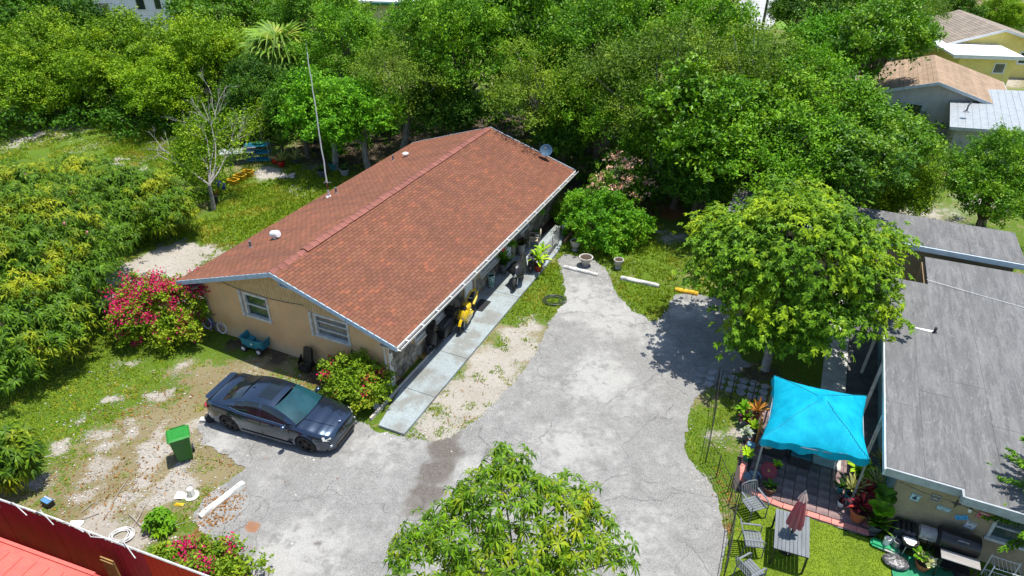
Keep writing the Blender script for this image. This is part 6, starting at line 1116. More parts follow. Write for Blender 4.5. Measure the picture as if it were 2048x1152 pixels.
pp.append(np.stack([g_.uniform(-16, -5, 450), g_.uniform(12, 21, 450), np.full(450, .02)], -1)); P = np.concatenate(pp); P = P[(~inside(P[:, 0], P[:, 1], DRIVE)) | (g_.random(len(P)) < .12) | (np.hypot(P[:, 0] - (-8.713, 13.558, 0)[0], P[:, 1] - (-8.713, 13.558, 0)[1]) < .75)]; P = P[~((P[:, 0] > 7.6) & (P[:, 1] < 17))]; n = len(P); nn = rdir(n, 2.5, g_)
P[:, 2] += g_.uniform(0, .02, n)
link('fallen_leaves', quads_mesh('fallen_leaves', leaf_quads(P, nn, g_.normal(size=(n, 3)), .085 * g_.uniform(.5, 1.4, n), .04 * g_.uniform(.6, 1.3, n)), L_brown), label='orange-brown fallen leaves scattered on the ground', cat='leaves', kind='stuff')
# small stones and rubble chips on the bare ground
g_ = np.random.default_rng(17); c = np.concatenate([np.stack([g_.uniform(-16.5, -6, 900), g_.uniform(11.6, 20, 900)], -1)] + [np.stack([p[0] + g_.normal(size=60) * r * .7, p[1] + g_.normal(size=60) * r * .7], -1) for p, r, a in SAND[:54]] + [np.array(DRIVE_RAG)[g_.integers(len(DRIVE_RAG), size=900)] + g_.normal(size=(900, 2)) * .09]); n = len(c); sz = .012 + .03 * g_.random(n) ** 3
oct_ = np.array([(1, 0, 0), (0, 1, 0), (-1, 0, 0), (0, -1, 0), (0, 0, .7), (0, 0, -.5)], float); V = oct_[None] * sz[:, None, None] * g_.uniform(.6, 1.4, (n, 6, 1)) + np.concatenate([c, np.full((n, 1), .012)], 1)[:, None]
F = np.array([(0, 1, 4), (1, 2, 4), (2, 3, 4), (3, 0, 4), (1, 0, 5), (2, 1, 5), (3, 2, 5), (0, 3, 5)]); link('rubble', np_mesh('rubble', V.reshape(-1, 3), (F[None] + (np.arange(n) * 6)[:, None, None]).reshape(-1, 3), M('rubble_stone', (.5, .47, .42), (.3, .28, .25), 3, .95, rand=.35), tri=True), label='pale stone chips scattered over the bare ground', cat='rubble', kind='stuff')
# ------------------------------------------------------------------ patio garden beside the flat-roofed building
def bw(x, y, z=0.): c, s = math.cos(YAW), math.sin(YAW); return (BO[0] + c * x - s * y, BO[1] + s * x + c * y, z)
pat = thing('patio', None, None, BO, YAW); pat['kind'] = 'structure'
b = MB(); b.prism([(-3.62, .1), (-2.6, -.14), (.3, -.14), (.3, 4.4), (-3.62, 4.4)], -.08, .012); b.build('joint_bed', M('joint_sand', (.06, .05, .045), None, 9, .95), pat)
pav = M('brown_paver', (.23, .15, .14), (.15, .10, .098), 3, .88, bmp=.2, bscale=50, rand=.28); T_ = .335; rr = random.Random(2)
pm = MB(); pm.box((0, 0, .0), (T_ - .014, T_ - .014, .07)); pme = pm.mesh('paver', pav, bevel=.008)
for i in range(10):
    for j in range(13):
        x, y = -3.22 + (i + .5) * T_, .14 + (j + .5) * T_
        if x < -2.95 and y < .5: continue
        link('paver', pme, pat, loc=(x, y, .012 + rr.uniform(-.004, .004)), rot=(rr.uniform(-.008, .008), rr.uniform(-.008, .008), 0))
pk = M('pink_brick', (.52, .20, .16), (.42, .16, .13), 4, .85, bmp=.15, rand=.16); km = MB(); km.box((0, 0, 0), (.325, .205, .08)); kme = km.mesh('edging_brick', pk, bevel=.01)
path = [(-3.42, 4.3), (-3.42, 1.0), (-3.36, .55), (-3.1, .22), (-2.7, .06), (-2.2, .0), (.25, .02)]
def walk(path, step):
    out = []; carry = 0
    for (x0, y0), (x1, y1) in zip(path, path[1:]):
        L = math.hypot(x1 - x0, y1 - y0); t_ = carry
        while t_ < L: out.append((x0 + (x1 - x0) * t_ / L, y0 + (y1 - y0) * t_ / L, math.atan2(y1 - y0, x1 - x0))); t_ += step
        carry = t_ - L
    return out
for x, y, a in walk(path, .335): link('edging_brick', kme, pat, loc=(x, y, .018 + rr.uniform(-.003, .004)), rot=(0, 0, a))
for k in range(9): link('edging_brick', kme, pat, loc=(.16, .4 + k * .335, .018), rot=(0, 0, PI / 2))
# stepping path of broken slabs left of the canopy
stp = thing('slab_path', None, None, BO, YAW); stp['kind'] = 'structure'; slabm = M('path_slab', (.30, .30, .31), (.2, .2, .205), 3, .9, bmp=.3, rand=.2); rr = random.Random(6)
for i in range(7):
    for j in range(3):
        cx, cy = -5.6 + i * .38, 4.75 + j * .38; n = rr.choice((5, 6)); poly = [(cx + .185 * rr.uniform(.8, 1.05) * math.cos(2 * PI * k / n + rr.random() * .3) * 1.05, cy + .185 * rr.uniform(.8, 1.05) * math.sin(2 * PI * k / n + rr.random() * .3) * 1.05) for k in range(n)]; s = MB(); s.prism(poly, -.03, .03 + rr.uniform(0, .012)); s.build('slab', slabm, stp, bevel=.008)
# artificial lawn
turfm = M('turf_backing', (.17, .235, .008), (.13, .185, .008), 1.5, .9, bmp=.6, bscale=60)
LAWN = [bw(*p)[:2] for p in ((-3.3, .0), (-3.05, -.02), (-2.7, -.14), (.3, -.14), (.55, .25), (.78, .0), (.78, -1.2), (.55, -6), (-3.3, -6), (-3.42, -2.5))]
sheet('artificial_lawn', LAWN, .03, .2, turfm)
CARPET = [bw(*p)[:2] for p in ((.80, -.25), (2.25, -.35), (2.5, -1), (2.4, -4), (.62, -5), (.80, -1.2))]
sheet('green_carpet', CARPET, .034, .25, M('carpet_green', (.03, .25, .11), (.02, .19, .09), 4, .95, bmp=.3))
g_ = np.random.default_rng(4); lp = np.array(LAWN); x = g_.uniform(lp[:, 0].min(), lp[:, 0].max(), 90000); y = g_.uniform(9.2, lp[:, 1].max(), 90000); ok = inside(x, y, LAWN); x, y = x[ok], y[ok]; m = len(x); a = g_.uniform(0, 2 * PI, m); w = .007; h = g_.uniform(.02, .04, m) + .03; ln = g_.normal(size=(m, 2)) * .016
link('turf', np_mesh('turf', np.stack([np.stack([x - w * np.cos(a), y - w * np.sin(a), np.full(m, .028)], -1), np.stack([x + w * np.cos(a), y + w * np.sin(a), np.full(m, .028)], -1), np.stack([x + ln[:, 0], y + ln[:, 1], h], -1)], 1).reshape(-1, 3), np.arange(m * 3).reshape(m, 3), L_turf, tri=True), label='bright green artificial turf pile of the garden lawn', cat='turf', kind='stuff')
# paved yard under the barbecue
b = MB(); b.prism([bw(*p)[:2] for p in ((2.3, -.3), (9, -.3), (9, -5), (2.5, -5))], -.05, .02); b.build('yard_paving', M('dark_paving', (.08, .075, .075), (.05, .048, .05), 3, .9, bmp=.3), kind='structure')

# canopy tent
ct = thing('canopy_tent', 'bright turquoise fabric canopy tent over the paved patio', 'canopy', BO, YAW)
cor = [(-3.17, 3.48, 2.04), (-.40, 3.66, 2.04), (-.30, .72, 2.06), (-3.16, .30, 2.04)]; apex = Vector((-1.72, 2.2, 2.78)); n = 40; vs = []
def cp_(s, t_):
    a = Vector(cor[3]).lerp(Vector(cor[2]), s); b = Vector(cor[0]).lerp(Vector(cor[1]), s); p = a.lerp(b, t_); u = max(abs(s - .5), abs(t_ - .5)) * 2
    p.z += (apex.z - 2.04) * (1 - u) ** .85                                     # four pitched sides
    e = math.sin(PI * s) * math.sin(PI * t_); inn = .13
    p.x += (.5 - s) * 2 * inn * math.sin(PI * t_) * abs(2 * s - 1) ** 3; p.y += (.5 - t_) * 2 * inn * math.sin(PI * s) * abs(2 * t_ - 1) ** 3   # edges pulled in between posts
    p.z -= .05 * u ** 6 * (math.sin(PI * (s if abs(t_ - .5) > abs(s - .5) else t_)))
    fold = math.sin(s * 26 + t_ * 3) * .03 * max(0, .5 - t_) * 2 + math.sin((s - .5) / (abs(t_ - .5) + .12) * 5) * .03 * e + (float(vnoise(np.array([s * 9.]), np.array([t_ * 9.]), 5)[0]) - .5) * .06 * e
    an = math.atan2(t_ - .5, s - .5); p.z += fold + .022 * u * (1 - u ** 4) * (abs(math.sin(an * 9 + 2 * math.sin(an * 3))) - .5) + .02 * max(0, 1 - abs(abs(s - .5) - abs(t_ - .5)) * 30); return p
for i in range(n + 1):
    for j in range(n + 1): vs.append(cp_(i / n, j / n))
m = MB(); m.add(vs, [(i * (n + 1) + j, (i + 1) * (n + 1) + j, (i + 1) * (n + 1) + j + 1, i * (n + 1) + j + 1) for i in range(n) for j in range(n)])
def cloth_mat():
    m_, t, b = nodes('turquoise_fabric'); v = coord(t); c = mixc(t, ramp(t, noise(t, v, 1.6, 6, .7), .35, .65), (.005, .39, .54), (.0, .29, .43)); c = mixc(t, ramp(t, noise(t, v, 60, 2), .35, .65), c, mixc(t, 1., c, (1.1, 1.1, 1.1), 'MULTIPLY')); t.links.new(c, b.inputs['Base Color']); b.inputs['Roughness'].default_value = .75; b.inputs['Specular IOR Level'].default_value = .15; bump(t, b, math_(t, 'ADD', noise(t, v, 26, 3), noise(t, mapping(t, v, (1, .25, 1)), 9, 4)), .25, .015)
    tr = t.nodes.new('ShaderNodeBsdfTranslucent'); t.links.new(c, tr.inputs[0]); mx = t.nodes.new('ShaderNodeMixShader'); mx.inputs[0].default_value = .15; t.links.new(b.outputs[0], mx.inputs[1]); t.links.new(tr.outputs[0], mx.inputs[2]); t.links.new(mx.outputs[0], t.nodes['Material Output'].inputs[0]); return m_
cloth = cloth_mat(); cano = m.build('canopy', cloth, ct, smooth=True, angle=80)
for k in range(4):      # stitched hips from the peak to the corners
    s1, t1 = ((0, 1), (1, 1), (1, 0), (0, 0))[k]; q = MB(); q.tube([tuple(cp_(.5 + (s1 - .5) * i / 12, .5 + (t1 - .5) * i / 12) + Vector((0, 0, .004))) for i in range(1, 13)], .009, 5); q.build('seam', M('seam_blue', (.0, .25, .38), None, 6, .8), ct, smooth=True)
# hanging valance on the front and the sides
for a, b_, nm in ((3, 2, 'front'), (2, 1, 'right'), (0, 3, 'left')):
    A_, B_ = cor[a], cor[b_]; vs = []; k = 26
    for i in range(k + 1):
        t_ = i / k; p = cp_(*{'front': (t_, 0), 'right': (1, t_), 'left': (0, 1 - t_)}[nm]); d = .20 + .035 * math.sin(t_ * 21) + .06 * math.sin(PI * t_); nrm = {'front': (0, -1), 'right': (1, 0), 'left': (-1, 0)}[nm]; sw = .03 + .025 * math.sin(t_ * 34 + 1)
        vs += [(p.x + nrm[0] * .004, p.y + nrm[1] * .004, p.z), (p.x + nrm[0] * sw * .6, p.y + nrm[1] * sw * .6, p.z - d * .5), (p.x + nrm[0] * sw, p.y + nrm[1] * sw, p.z - d)]
    q = MB(); q.add(vs, [(i * 3 + e, (i + 1) * 3 + e, (i + 1) * 3 + e + 1, i * 3 + e + 1) for i in range(k) for e in (0, 1)]); q.build('valance', cloth, ct, smooth=True)
for c_ in cor:
    q = MB(); q.bar((c_[0] * .96 - .05, c_[1] * .97 + .06, .03), (c_[0] * .96 - .05, c_[1] * .97 + .06, 1.96), .055); q.build('post', M('tent_grey', (.3, .33, .35), None, 5, .5, metal=.3), ct)
    q = MB(); q.bar(tuple(Vector(c_) + Vector((0, 0, -.09))), tuple(apex + Vector((0, 0, -.14))), .03); q.build('roof_strut', MATS['tent_grey'], ct)
for a, b_ in ((0, 1), (2, 3), (3, 0), (1, 2)): q = MB(); q.bar(tuple(Vector(cor[a]).lerp(apex, .07) + Vector((0, 0, -.16))), tuple(Vector(cor[b_]).lerp(apex, .07) + Vector((0, 0, -.16))), .022); q.build('frame_bar', MATS['tent_grey'], ct)
# patio furniture under the canopy
wick = M('dark_wicker', (.03, .035, .035), (.02, .022, .022), 20, .7, bmp=.3, bscale=90); cush = M('teal_cushion', (.03, .14, .17), (.025, .11, .14), 4, .85)
def sofa(loc, w, d, h, label, group=None):
    t = thing('patio_table', label, 'table', loc, YAW, group); q = MB(); q.box((0, 0, h / 2), (w, d, h)); q.build('base', wick, t, bevel=.02); q = MB(); q.box((0, 0, h + .02), (w * .97, d * .97, .04)); q.build('top', cush, t, bevel=.01); return t
sofa((*(8.546, 15.984, 0)[:2], .05), .72, .78, .55, 'dark low table near the canopy post holding a wreath'); sofa((*(9.202, 15.44, 0)[:2], .05), .62, .55, .38, 'dark box table with teal top under the canopy front edge')
q = MB(); torus(q, (0, 0, 0), .16, .05, 'z', 20, 6); o = q.build('wreath', M('straw', (.45, .36, .2), (.3, .24, .13), 14, .9, bmp=.6), None, smooth=True, label='straw wreath lying on the dark low table', cat='wreath'); o.location = (8.112, 15.57, 0.68)
tpl = thing('table_plant', 'small leafy plant standing on the teal-topped box table', 'plant', (9.227, 15.386, 0.5)); pot(tpl, .09, .12, black); strap_plant(tpl, 16, .24, .05, L_fresh, .5, (0, 0, .12), 4, .9)

# table, parasol, chairs
slat = M('grey_slat', (.15, .165, .18), (.11, .12, .13), 5, .6, bmp=.1, stretch=(1, .15, 1))
tb = thing('garden_table', 'grey slatted garden table with a closed parasol through it', 'table', (7.68, 12.16, .03), YAW + R(4))
for k in range(9): q = MB(); q.box((-.4 + k * .1, 0, .72), (.092, 1.4, .025)); q.build('slat', slat, tb, bevel=.004)
q = MB(); q.box((0, .64, .68), (.84, .06, .05)); q.box((0, -.64, .68), (.84, .06, .05)); q.box((.4, 0, .68), (.05, 1.2, .05)); q.box((-.4, 0, .68), (.05, 1.2, .05)); q.build('frame', blackmetal, tb)
for sx in (-1, 1):
    for sy in (-1, 1): q = MB(); q.bar((sx * .41, sy * .65, .0), (sx * .41, sy * .65, .66), .05); q.build('leg', blackmetal, tb)
pz = thing('closed_parasol', 'closed dusty pink parasol standing in the garden table', 'parasol', (7.66, 12.14, .03), .3)
q = MB(); q.tube([(0, 0, 0), (0, 0, 2.36)], .022, 8); q.build('pole', blackmetal, pz); q = MB(); q.lathe([(.2, 0), (.2, .05), (.04, .09)], 16); q.build('base', blackmetal, pz)
q = MB(); q.lathe([(.17, 1.04), (.185, 1.12), (.165, 1.4), (.13, 1.75), (.085, 2.05), (.05, 2.22)], 48, wob=lambda a, z: 1 + .28 * math.sin(8 * a) * min(1, (2.3 - z)), cap=False); q.build('canopy', M('pink_canvas', (.40, .06, .085), (.33, .12, .13), 5, .85, stretch=(1, 1, .3)), pz, smooth=True, angle=70)
q = MB(); q.lathe([(.115, 2.06), (.09, 2.14), (.05, 2.28), (.03, 2.32)], 48, wob=lambda a, z: 1 + .2 * math.sin(8 * a), cap=False); q.build('top_flounce', M('pale_pink_canvas', (.6, .42, .38), (.5, .33, .3), 5, .85), pz, smooth=True); q = MB(); q.lathe([(.03, 2.32), (.035, 2.35), (.01, 2.4)], 12); q.build('finial', steel, pz)
def garden_chair():
    t = thing('garden_chair', 'chair', 'chair', (0, 0, 0), 0, 'grey slatted garden chairs')
    for k in range(6): q = MB(); q.box((0, -.2 + k * .082, .42), (.5, .07, .02)); q.build('seat_slat', slat, t, bevel=.004)
    for k in range(7): q = MB(); q.bar((-.2 + k * .0667, .25, .44), (-.19 + k * .0633, .37, .88), .03, .014); q.build('back_slat', slat, t)
    q = MB(); q.tube([(-.26, .24, .42), (-.26, .38, .88), (-.2, .39, .93), (0, .4, .95), (.2, .39, .93), (.26, .38, .88), (.26, .24, .42)], .018, 6); q.build('back_frame', slat, t, smooth=True)
    for s in (-1, 1):
        q = MB(); q.tube([(s * .27, -.26, .0), (s * .27, -.25, .62), (s * .27, -.2, .65), (s * .27, .33, .66)], .017, 6); q.build('arm_front_leg', slat, t, smooth=True)
        q = MB(); q.tube([(s * .26, .3, 0), (s * .26, .24, .42)], .017, 6); q.build('leg', slat, t)
        q = MB(); q.box((s * .27, .05, .672), (.055, .5, .018)); q.build('armrest', slat, t, bevel=.005)
        q = MB(); q.bar((s * .26, -.24, .4), (s * .26, .26, .4), .03); q.build('seat_rail', slat, t)
    return t
c1 = garden_chair(); c1.location = (*(7.086, 13.398, 0)[:2], .03); c1.rotation_euler = (0, 0, R(18)); c1['label'] = 'grey slatted chair at the lawn edge nearest the pink brick border'
copy_tree(c1, None, (*(6.683, 12.192, 0)[:2], .03), R(82), 'grey slatted chair drawn up to the left side of the garden table'); copy_tree(c1, None, (*(6.328, 11.222, 0)[:2], .03), R(118), 'grey slatted chair cut by the bottom edge left of the table')

# black wire fence round the garden
wf = thing('wire_fence', 'low black steel fence between the driveway and the patio garden', 'fence', (0, 0, 0))
FP = [(7.485, 19.081, 0), (6.872, 17.143, 0), (6.219, 15.424, 0), (6.396, 14.799, 0), (6.496, 13.727, 0), (6.325, 12.828, 0), (6.001, 11.994, 0), (5.672, 11.219, 0)]
for k, p in enumerate(FP):
    q = MB(); q.tube([(p[0], p[1], -.02), (p[0], p[1], .95)], .016, 6); q.build('post', blackmetal, wf)
for (p, p2) in zip(FP, FP[1:]):
    for z in (.1, .5, .93): q = MB(); q.tube([(p[0], p[1], z), (p2[0], p2[1], z)], .007 if z < .9 else .011, 5); q.build('rail', blackmetal, wf)
    d = Vector(p2) - Vector(p); nb = int(d.length / .13); wv = MB()
    for i in range(1, nb): c_ = Vector(p) + d * i / nb; wv.tube([(c_.x, c_.y, .1), (c_.x, c_.y, .92)], .004, 4, cap=False)
    if nb > 1: wv.build('wires', blackmetal, wf, kind='stuff')
gt = thing('gate_frame', 'thin black steel gate frame left of the canopy', 'gate', (0, 0, 0))
GPs = [(7.459, 18.694, 0), (7.82, 18.426, 0), (8.419, 18.034, 0), (8.815, 17.778, 0)]
for p in GPs: q = MB(); q.tube([(p[0], p[1], 0), (p[0], p[1], 1.15)], .02, 6); q.build('post', blackmetal, gt)
for p, p2 in zip(GPs, GPs[1:]):
    for z in (.12, 1.13): q = MB(); q.tube([(p[0], p[1], z), (p2[0], p2[1], z)], .014, 6); q.build('rail', blackmetal, gt)
ch_ = thing('folded_rack', 'black folded metal rack standing in the fence gap', 'rack', (0, 0, 0)); a_, b__ = (6.595, 14.203, 0), (6.665, 13.635, 0)
for p in (a_, b__): q = MB(); q.tube([(p[0], p[1], 0), (p[0] + .02, p[1] + .02, .8), (p[0] + .1, p[1] + .06, .8), (p[0] + .1, p[1] + .06, 0)], .014, 6); q.build('leg', blackmetal, ch_)
q = MB(); q.tube([(a_[0], a_[1], .79), (b__[0], b__[1], .79)], .012, 6); q.build('bar', blackmetal, ch_)

# potted plants
def potted(name, label, loc, r, h, pm_, leaves, cat='potted plant', group='potted plants round the patio'):
    t = thing(name, label, cat, loc if len(loc) == 3 else (*loc, .03), 0, group)
    if pm_: pot(t, r, h, pm_)
    for k, (n_, L_, w_, mat_, dr, up_, off) in enumerate(leaves): strap_plant(t, n_, L_, w_, mat_, dr, (off[0], off[1], h * .9 + off[2]), k + n_, up_)
    return t
gp = M('green_glaze', (.02, .2, .12), (.015, .15, .1), 5, .35); tealp = M('teal_glaze', (.05, .25, .24), (.04, .2, .2), 5, .4); greyp = M('grey_pot', (.12, .13, .14), (.09, .1, .1), 5, .7)
potted('terracotta_plant', 'big terracotta pot of dark red leaves at the lawn edge', (*(10.064, 13.197, 0)[:2], .03), .24, .42, terracotta, [(26, .5, .09, L_purple, .4, .8, (0, 0, .05)), (12, .42, .08, L_red, .4, .9, (0, 0, .12))])
potted('grey_tub_plant', 'dark grey tub with thin brown-green stems beside the wall', (*(10.431, 12.813, 0)[:2], .03), .2, .28, greyp, [(26, .62, .045, L_palm, .25, 1.1, (0, 0, 0)), (8, .4, .12, L_dark, .5, .7, (.12, 0, .05))])
potted('dracaena', 'cream-striped spiky plant in front of the canopy corner', (*(10.85, 13.937, 0)[:2], .03), .16, .3, greyp, [(30, .5, .06, L_var, .35, .9, (0, 0, .35))]); potted('dracaena', 'yellow-striped spiky plant left of the red bromeliad', (*(10.154, 13.895, 0)[:2], .03), .16, .28, tealp, [(28, .5, .065, L_var, .35, .9, (0, 0, .2))])
potted('striped_plant', 'spiky pale plant under the right canopy corner', (*(11.405, 14.825, 0)[:2], .03), .14, .25, greyp, [(24, .48, .05, L_var, .35, .9, (0, 0, .35))]); potted('red_bromeliad', 'pink and red leaved plant between the two striped spiky plants', (*(10.481, 13.784, 0)[:2], .03), .15, .25, terracotta, [(18, .42, .1, L_red, .45, .8, (0, 0, .25))])
potted('croton', 'yellow and green leafy plant below the canopy front corner', (*(10.691, 14.619, 0)[:2], .03), .16, .25, greyp, [(20, .55, .12, L_corn, .55, .8, (0, 0, .25)), (14, .5, .12, L_fresh, .5, .7, (0, 0, .15))]); potted('leafy_vine', 'large green heart-leaved plant climbing the corner of the tan wall', (*bw(.3, .15)[:2], .03), .14, .2, greyp, [(14, .42, .26, L_dark, .6, .6, (.0, .0, .2)), (14, .4, .26, L_fresh, .6, .6, (0, 0, .7)), (14, .4, .26, L_dark, .6, .6, (0, .05, 1.2))])
potted('frog_pot', 'white pot with teal rim on the edge of the pavers', (*(9.813, 13.687, 0)[:2], .03), .12, .2, white, [(10, .22, .05, L_purple, .5, .7, (0, 0, 0))]); potted('teal_pot', 'small teal pot behind the white pot', (*(10.001, 14.22, 0)[:2], .03), .11, .24, tealp, [(12, .3, .06, L_dark, .5, .8, (0, 0, 0))])
potted('green_pot', 'bright green glazed pot on the left edge of the patio', (*(7.536, 15.496, 0)[:2], .03), .15, .3, gp, [(16, .3, .08, L_corn, .5, .7, (0, 0, 0))]); potted('basket_pot', 'woven basket planter with white stones at the front of the patio', (*(7.846, 14.209, 0)[:2], .03), .2, .24, M('woven_brown', (.16, .09, .05), (.1, .055, .03), 22, .85, bmp=.7, bscale=60), [(12, .3, .08, L_dark, .5, .7, (0, 0, 0))])
potted('orange_spiky', 'orange-red spiky bromeliad at the left side of the canopy', (*(8.308, 17.2, 0)[:2], .03), .13, .5, terracotta, [(26, .4, .05, leaf_mat('orange_leaf', (.4, .12, .02), (.6, .3, .06), None, .3), .25, .9, (0, 0, .1))])
potted('purple_plant', 'dark purple bushy plant in the row left of the canopy', (*(7.937, 17.1, 0)[:2], .03), .14, .3, greyp, [(26, .34, .08, L_purple, .5, .8, (0, 0, 0)), (10, .3, .07, L_fresh, .5, .9, (0, 0, .1))]); potted('silver_plant', 'silvery leaved plant above the blue box by the patio', (*(7.777, 16.435, 0)[:2], .03), .14, .28, greyp, [(26, .3, .07, leaf_mat('silver_leaf', (.25, .3, .25), (.5, .52, .45), None, .2), .5, .8, (0, 0, 0))]); potted('lime_plant', 'lime green plant beside the ochre trellis post', (*(8.078, 16.717, 0)[:2], .03), .12, .3, greyp, [(18, .34, .08, L_corn, .5, .9, (0, 0, 0))])
potted('trailing_plant', 'tall thin plant at the head of the plant row', (*(7.989, 17.52, 0)[:2], .03), .12, .24, greyp, [(22, .36, .08, L_fresh, .5, .9, (0, 0, .1))])
q = MB(); q.bar((0, 0, 0), (0, 0, 1.3), .05); q.bar((0, 0, .9), (.02, -.5, .9), .03); o = q.build('trellis_post', M('ochre_stain', (.42, .17, .03), None, 6, .7), None, label='ochre wooden trellis post among the plants left of the canopy', cat='post'); o.location = (*(7.99, 16.093, 0)[:2], 0)
q = MB(); q.box((0, 0, .14), (.26, .2, .28)); o = q.build('blue_box', M('pale_blue_plastic', (.1, .25, .33), None, 5, .5), None, bevel=.015, label='pale blue box among the plants left of the canopy', cat='box'); o.location = (7.809, 15.98, 0); o.rotation_euler = (0, 0, YAW)
sb_ = thing('cushion_bag', 'grey-blue strapped cushion bag at the front left of the patio', 'bag', (*(7.448, 14.662, 0)[:2], .06), R(20)); q = MB(); q.box((0, 0, .14), (.5, .36, .26)); q.build('bag', M('denim_blue', (.12, .17, .23), (.09, .13, .18), 6, .8, bmp=.2), sb_, bevel=.07, seg=3)
for s in (-.08, .1): q = MB(); q.box((s, 0, .14), (.035, .38, .28)); q.build('strap', black, sb_, bevel=.01)
wh_ = thing('red_disc', 'red round tray with a yellow centre leaning beside the basket planter', 'tray', (*(7.976, 14.807, 0)[:2], .1)); mt = Matrix.Rotation(R(35), 3, 'X'); q = MB(); q.lathe([(.0, .02), (.22, .02), (.25, .05), (.26, .04), (.22, 0), (0, 0)], 24, loc=(0, 0, .2), m=mt, cap=False); q.build('dish', M('red_enamel', (.28, .03, .04), (.2, .02, .03), 9, .5), wh_, smooth=True); q = MB(); q.lathe([(.04, .02), (.04, .03)], 12, loc=(0, 0, .2), m=mt); q.build('centre', M('brass_yellow', (.5, .3, .05), None, 5, .5), wh_); q = MB(); q.tube([(0, 0, -.1), (0, .1, .2)], .02, 6); q.build('stand', blackmetal, wh_)
potted('yellow_flower', 'yellow leaved plant behind the red round tray', (*(8.289, 14.952, 0)[:2], .05), .11, .25, greyp, [(14, .24, .08, L_corn, .5, .8, (0, 0, .1))])
# barbecue yard
sm = thing('barrel_smoker', 'large black barrel smoker grill with a front shelf against the tan wall', 'grill', bw(2.2, -.12), YAW)
q = MB(); q.lathe([(.0, -.46), (.29, -.46), (.30, -.44), (.30, .44), (.29, .46), (0, .46)], 24, loc=(.0, .05, .86), m=Matrix.Rotation(R(90), 3, 'Y'), cap=False); q.build('barrel', M('black_enamel', (.012, .012, .013), (.02, .018, .017), 5, .3), sm, smooth=True)
q = MB(); q.tube([(-.12, -.22, 1.12), (-.12, -.26, 1.2), (.12, -.26, 1.2), (.12, -.22, 1.12)], .014, 7); q.build('lid_handle', steel, sm)
q = MB(); q.box((.02, -.5, .80), (.9, .32, .03)); q.build('front_shelf', M('weathered_wood', (.30, .28, .26), (.2, .185, .17), 3, .9, bmp=.3, stretch=(.2, 1, 1)), sm, bevel=.006)
for sx in (-1, 1):
    for sy in (-.62, .28): q = MB(); q.bar((sx * .4, sy, 0), (sx * .4, sy if sy < 0 else .2, .78), .04); q.build('leg', blackmetal, sm)
q = MB(); q.box((.0, -.15, .3), (.8, .7, .03)); q.build('bottom_shelf', blackmetal, sm)
fb_ = thing('firebox', 'small grey drum firebox beside the black smoker', 'grill', bw(1.5, .0), YAW); q = MB(); q.lathe([(0, -.2), (.19, -.2), (.2, -.18), (.2, .18), (.19, .2), (0, .2)], 20, loc=(0, 0, .74), m=Matrix.Rotation(R(90), 3, 'Y'), cap=False); q.build('drum', M('pale_drum', (.34, .34, .34), (.24, .22, .2), 5, .6), fb_, smooth=True)
q = MB(); q.tube([(-.1, -.2, .78), (-.1, -.25, .74), (.1, -.25, .74), (.1, -.2, .78)], .012, 6); q.build('handle', steel, fb_); q = MB(); q.lathe([(.215, .0), (.215, .05), (.12, .08)], 20, loc=(.24, 0, .74), m=Matrix.Rotation(R(90), 3, 'Y')); q.build('end_cap', MATS['tent_grey'], fb_, smooth=True)
for sx in (-.15, .15):
    for sy in (-.15, .15): q = MB(); q.bar((sx, sy, 0), (sx * .8, sy * .6, .6), .03); q.build('leg', blackmetal, fb_)
gg = thing('gas_grill', 'black covered storage chest against the tan wall left of the drum', 'chest', bw(.98, .05), YAW); q = MB(); q.box((0, 0, .35), (.55, .4, .7)); q.build('body', M('navy_plastic', (.012, .018, .035), None, 5, .5), gg, bevel=.02)
for k in range(4): q = MB(); q.box((-.2 + k * .133, 0, .73), (.11, .42, .06)); q.build('lid_rib', black, gg, bevel=.015)
kt = thing('kettle_grill', 'round black kettle grill with white ash beside the storage chest', 'grill', bw(1.12, -.32), YAW); q = MB(); q.lathe([(.05, .42), (.16, .45), (.2, .55), (.21, .62), (.19, .62), (.17, .54), (.02, .47)], 22); q.build('bowl', black, kt, smooth=True)
q = MB(); q.lathe([(.01, .585), (.16, .575)], 12, wob=lambda a, z: 1 + .2 * math.sin(3 * a), cap=False); q.build('ash', white, kt)
for k in range(3): a = k * 2.09; q = MB(); q.bar((.25 * math.cos(a), .25 * math.sin(a), 0), (.1 * math.cos(a), .1 * math.sin(a), .45), .022); q.build('leg', steel, kt)
for k, (p, rr_, hh, mt_, nm) in enumerate(((bw(.62, -.3), .085, .3, white, 'white paper roll standing on the green bag'), (bw(.86, -.28), .1, .3, steel, 'metal can with an open top beside the kettle grill'), (bw(.76, -.18), .07, .34, white, 'white bottle with a dark cap beside the metal can'))):
    t = thing(('paper_roll', 'metal_can', 'bottle')[k], nm, ('roll', 'can', 'bottle')[k], (p[0], p[1], .1)); q = MB(); q.lathe([(rr_ * .9, 0), (rr_, .02), (rr_, hh), (rr_ * .8, hh), (rr_ * .78, hh * .6)], 18); q.build('body', mt_, t, smooth=True)
    if k == 2: q = MB(); q.lathe([(.03, hh), (.03, hh + .06)], 10); q.build('cap', black, t)
q = MB(); q.box((0, 0, .07), (.75, .3, .14)); o = q.build('green_bag', M('green_sack', (.01, .26, .1), (.4, .4, .36), 2.5, .4, lo=.5, hi=.6), None, bevel=.05, seg=3, label='green plastic sack lying at the edge of the lawn', cat='sack'); o.location = bw(.62, -.35, .03); o.rotation_euler = (0, 0, YAW - .1)
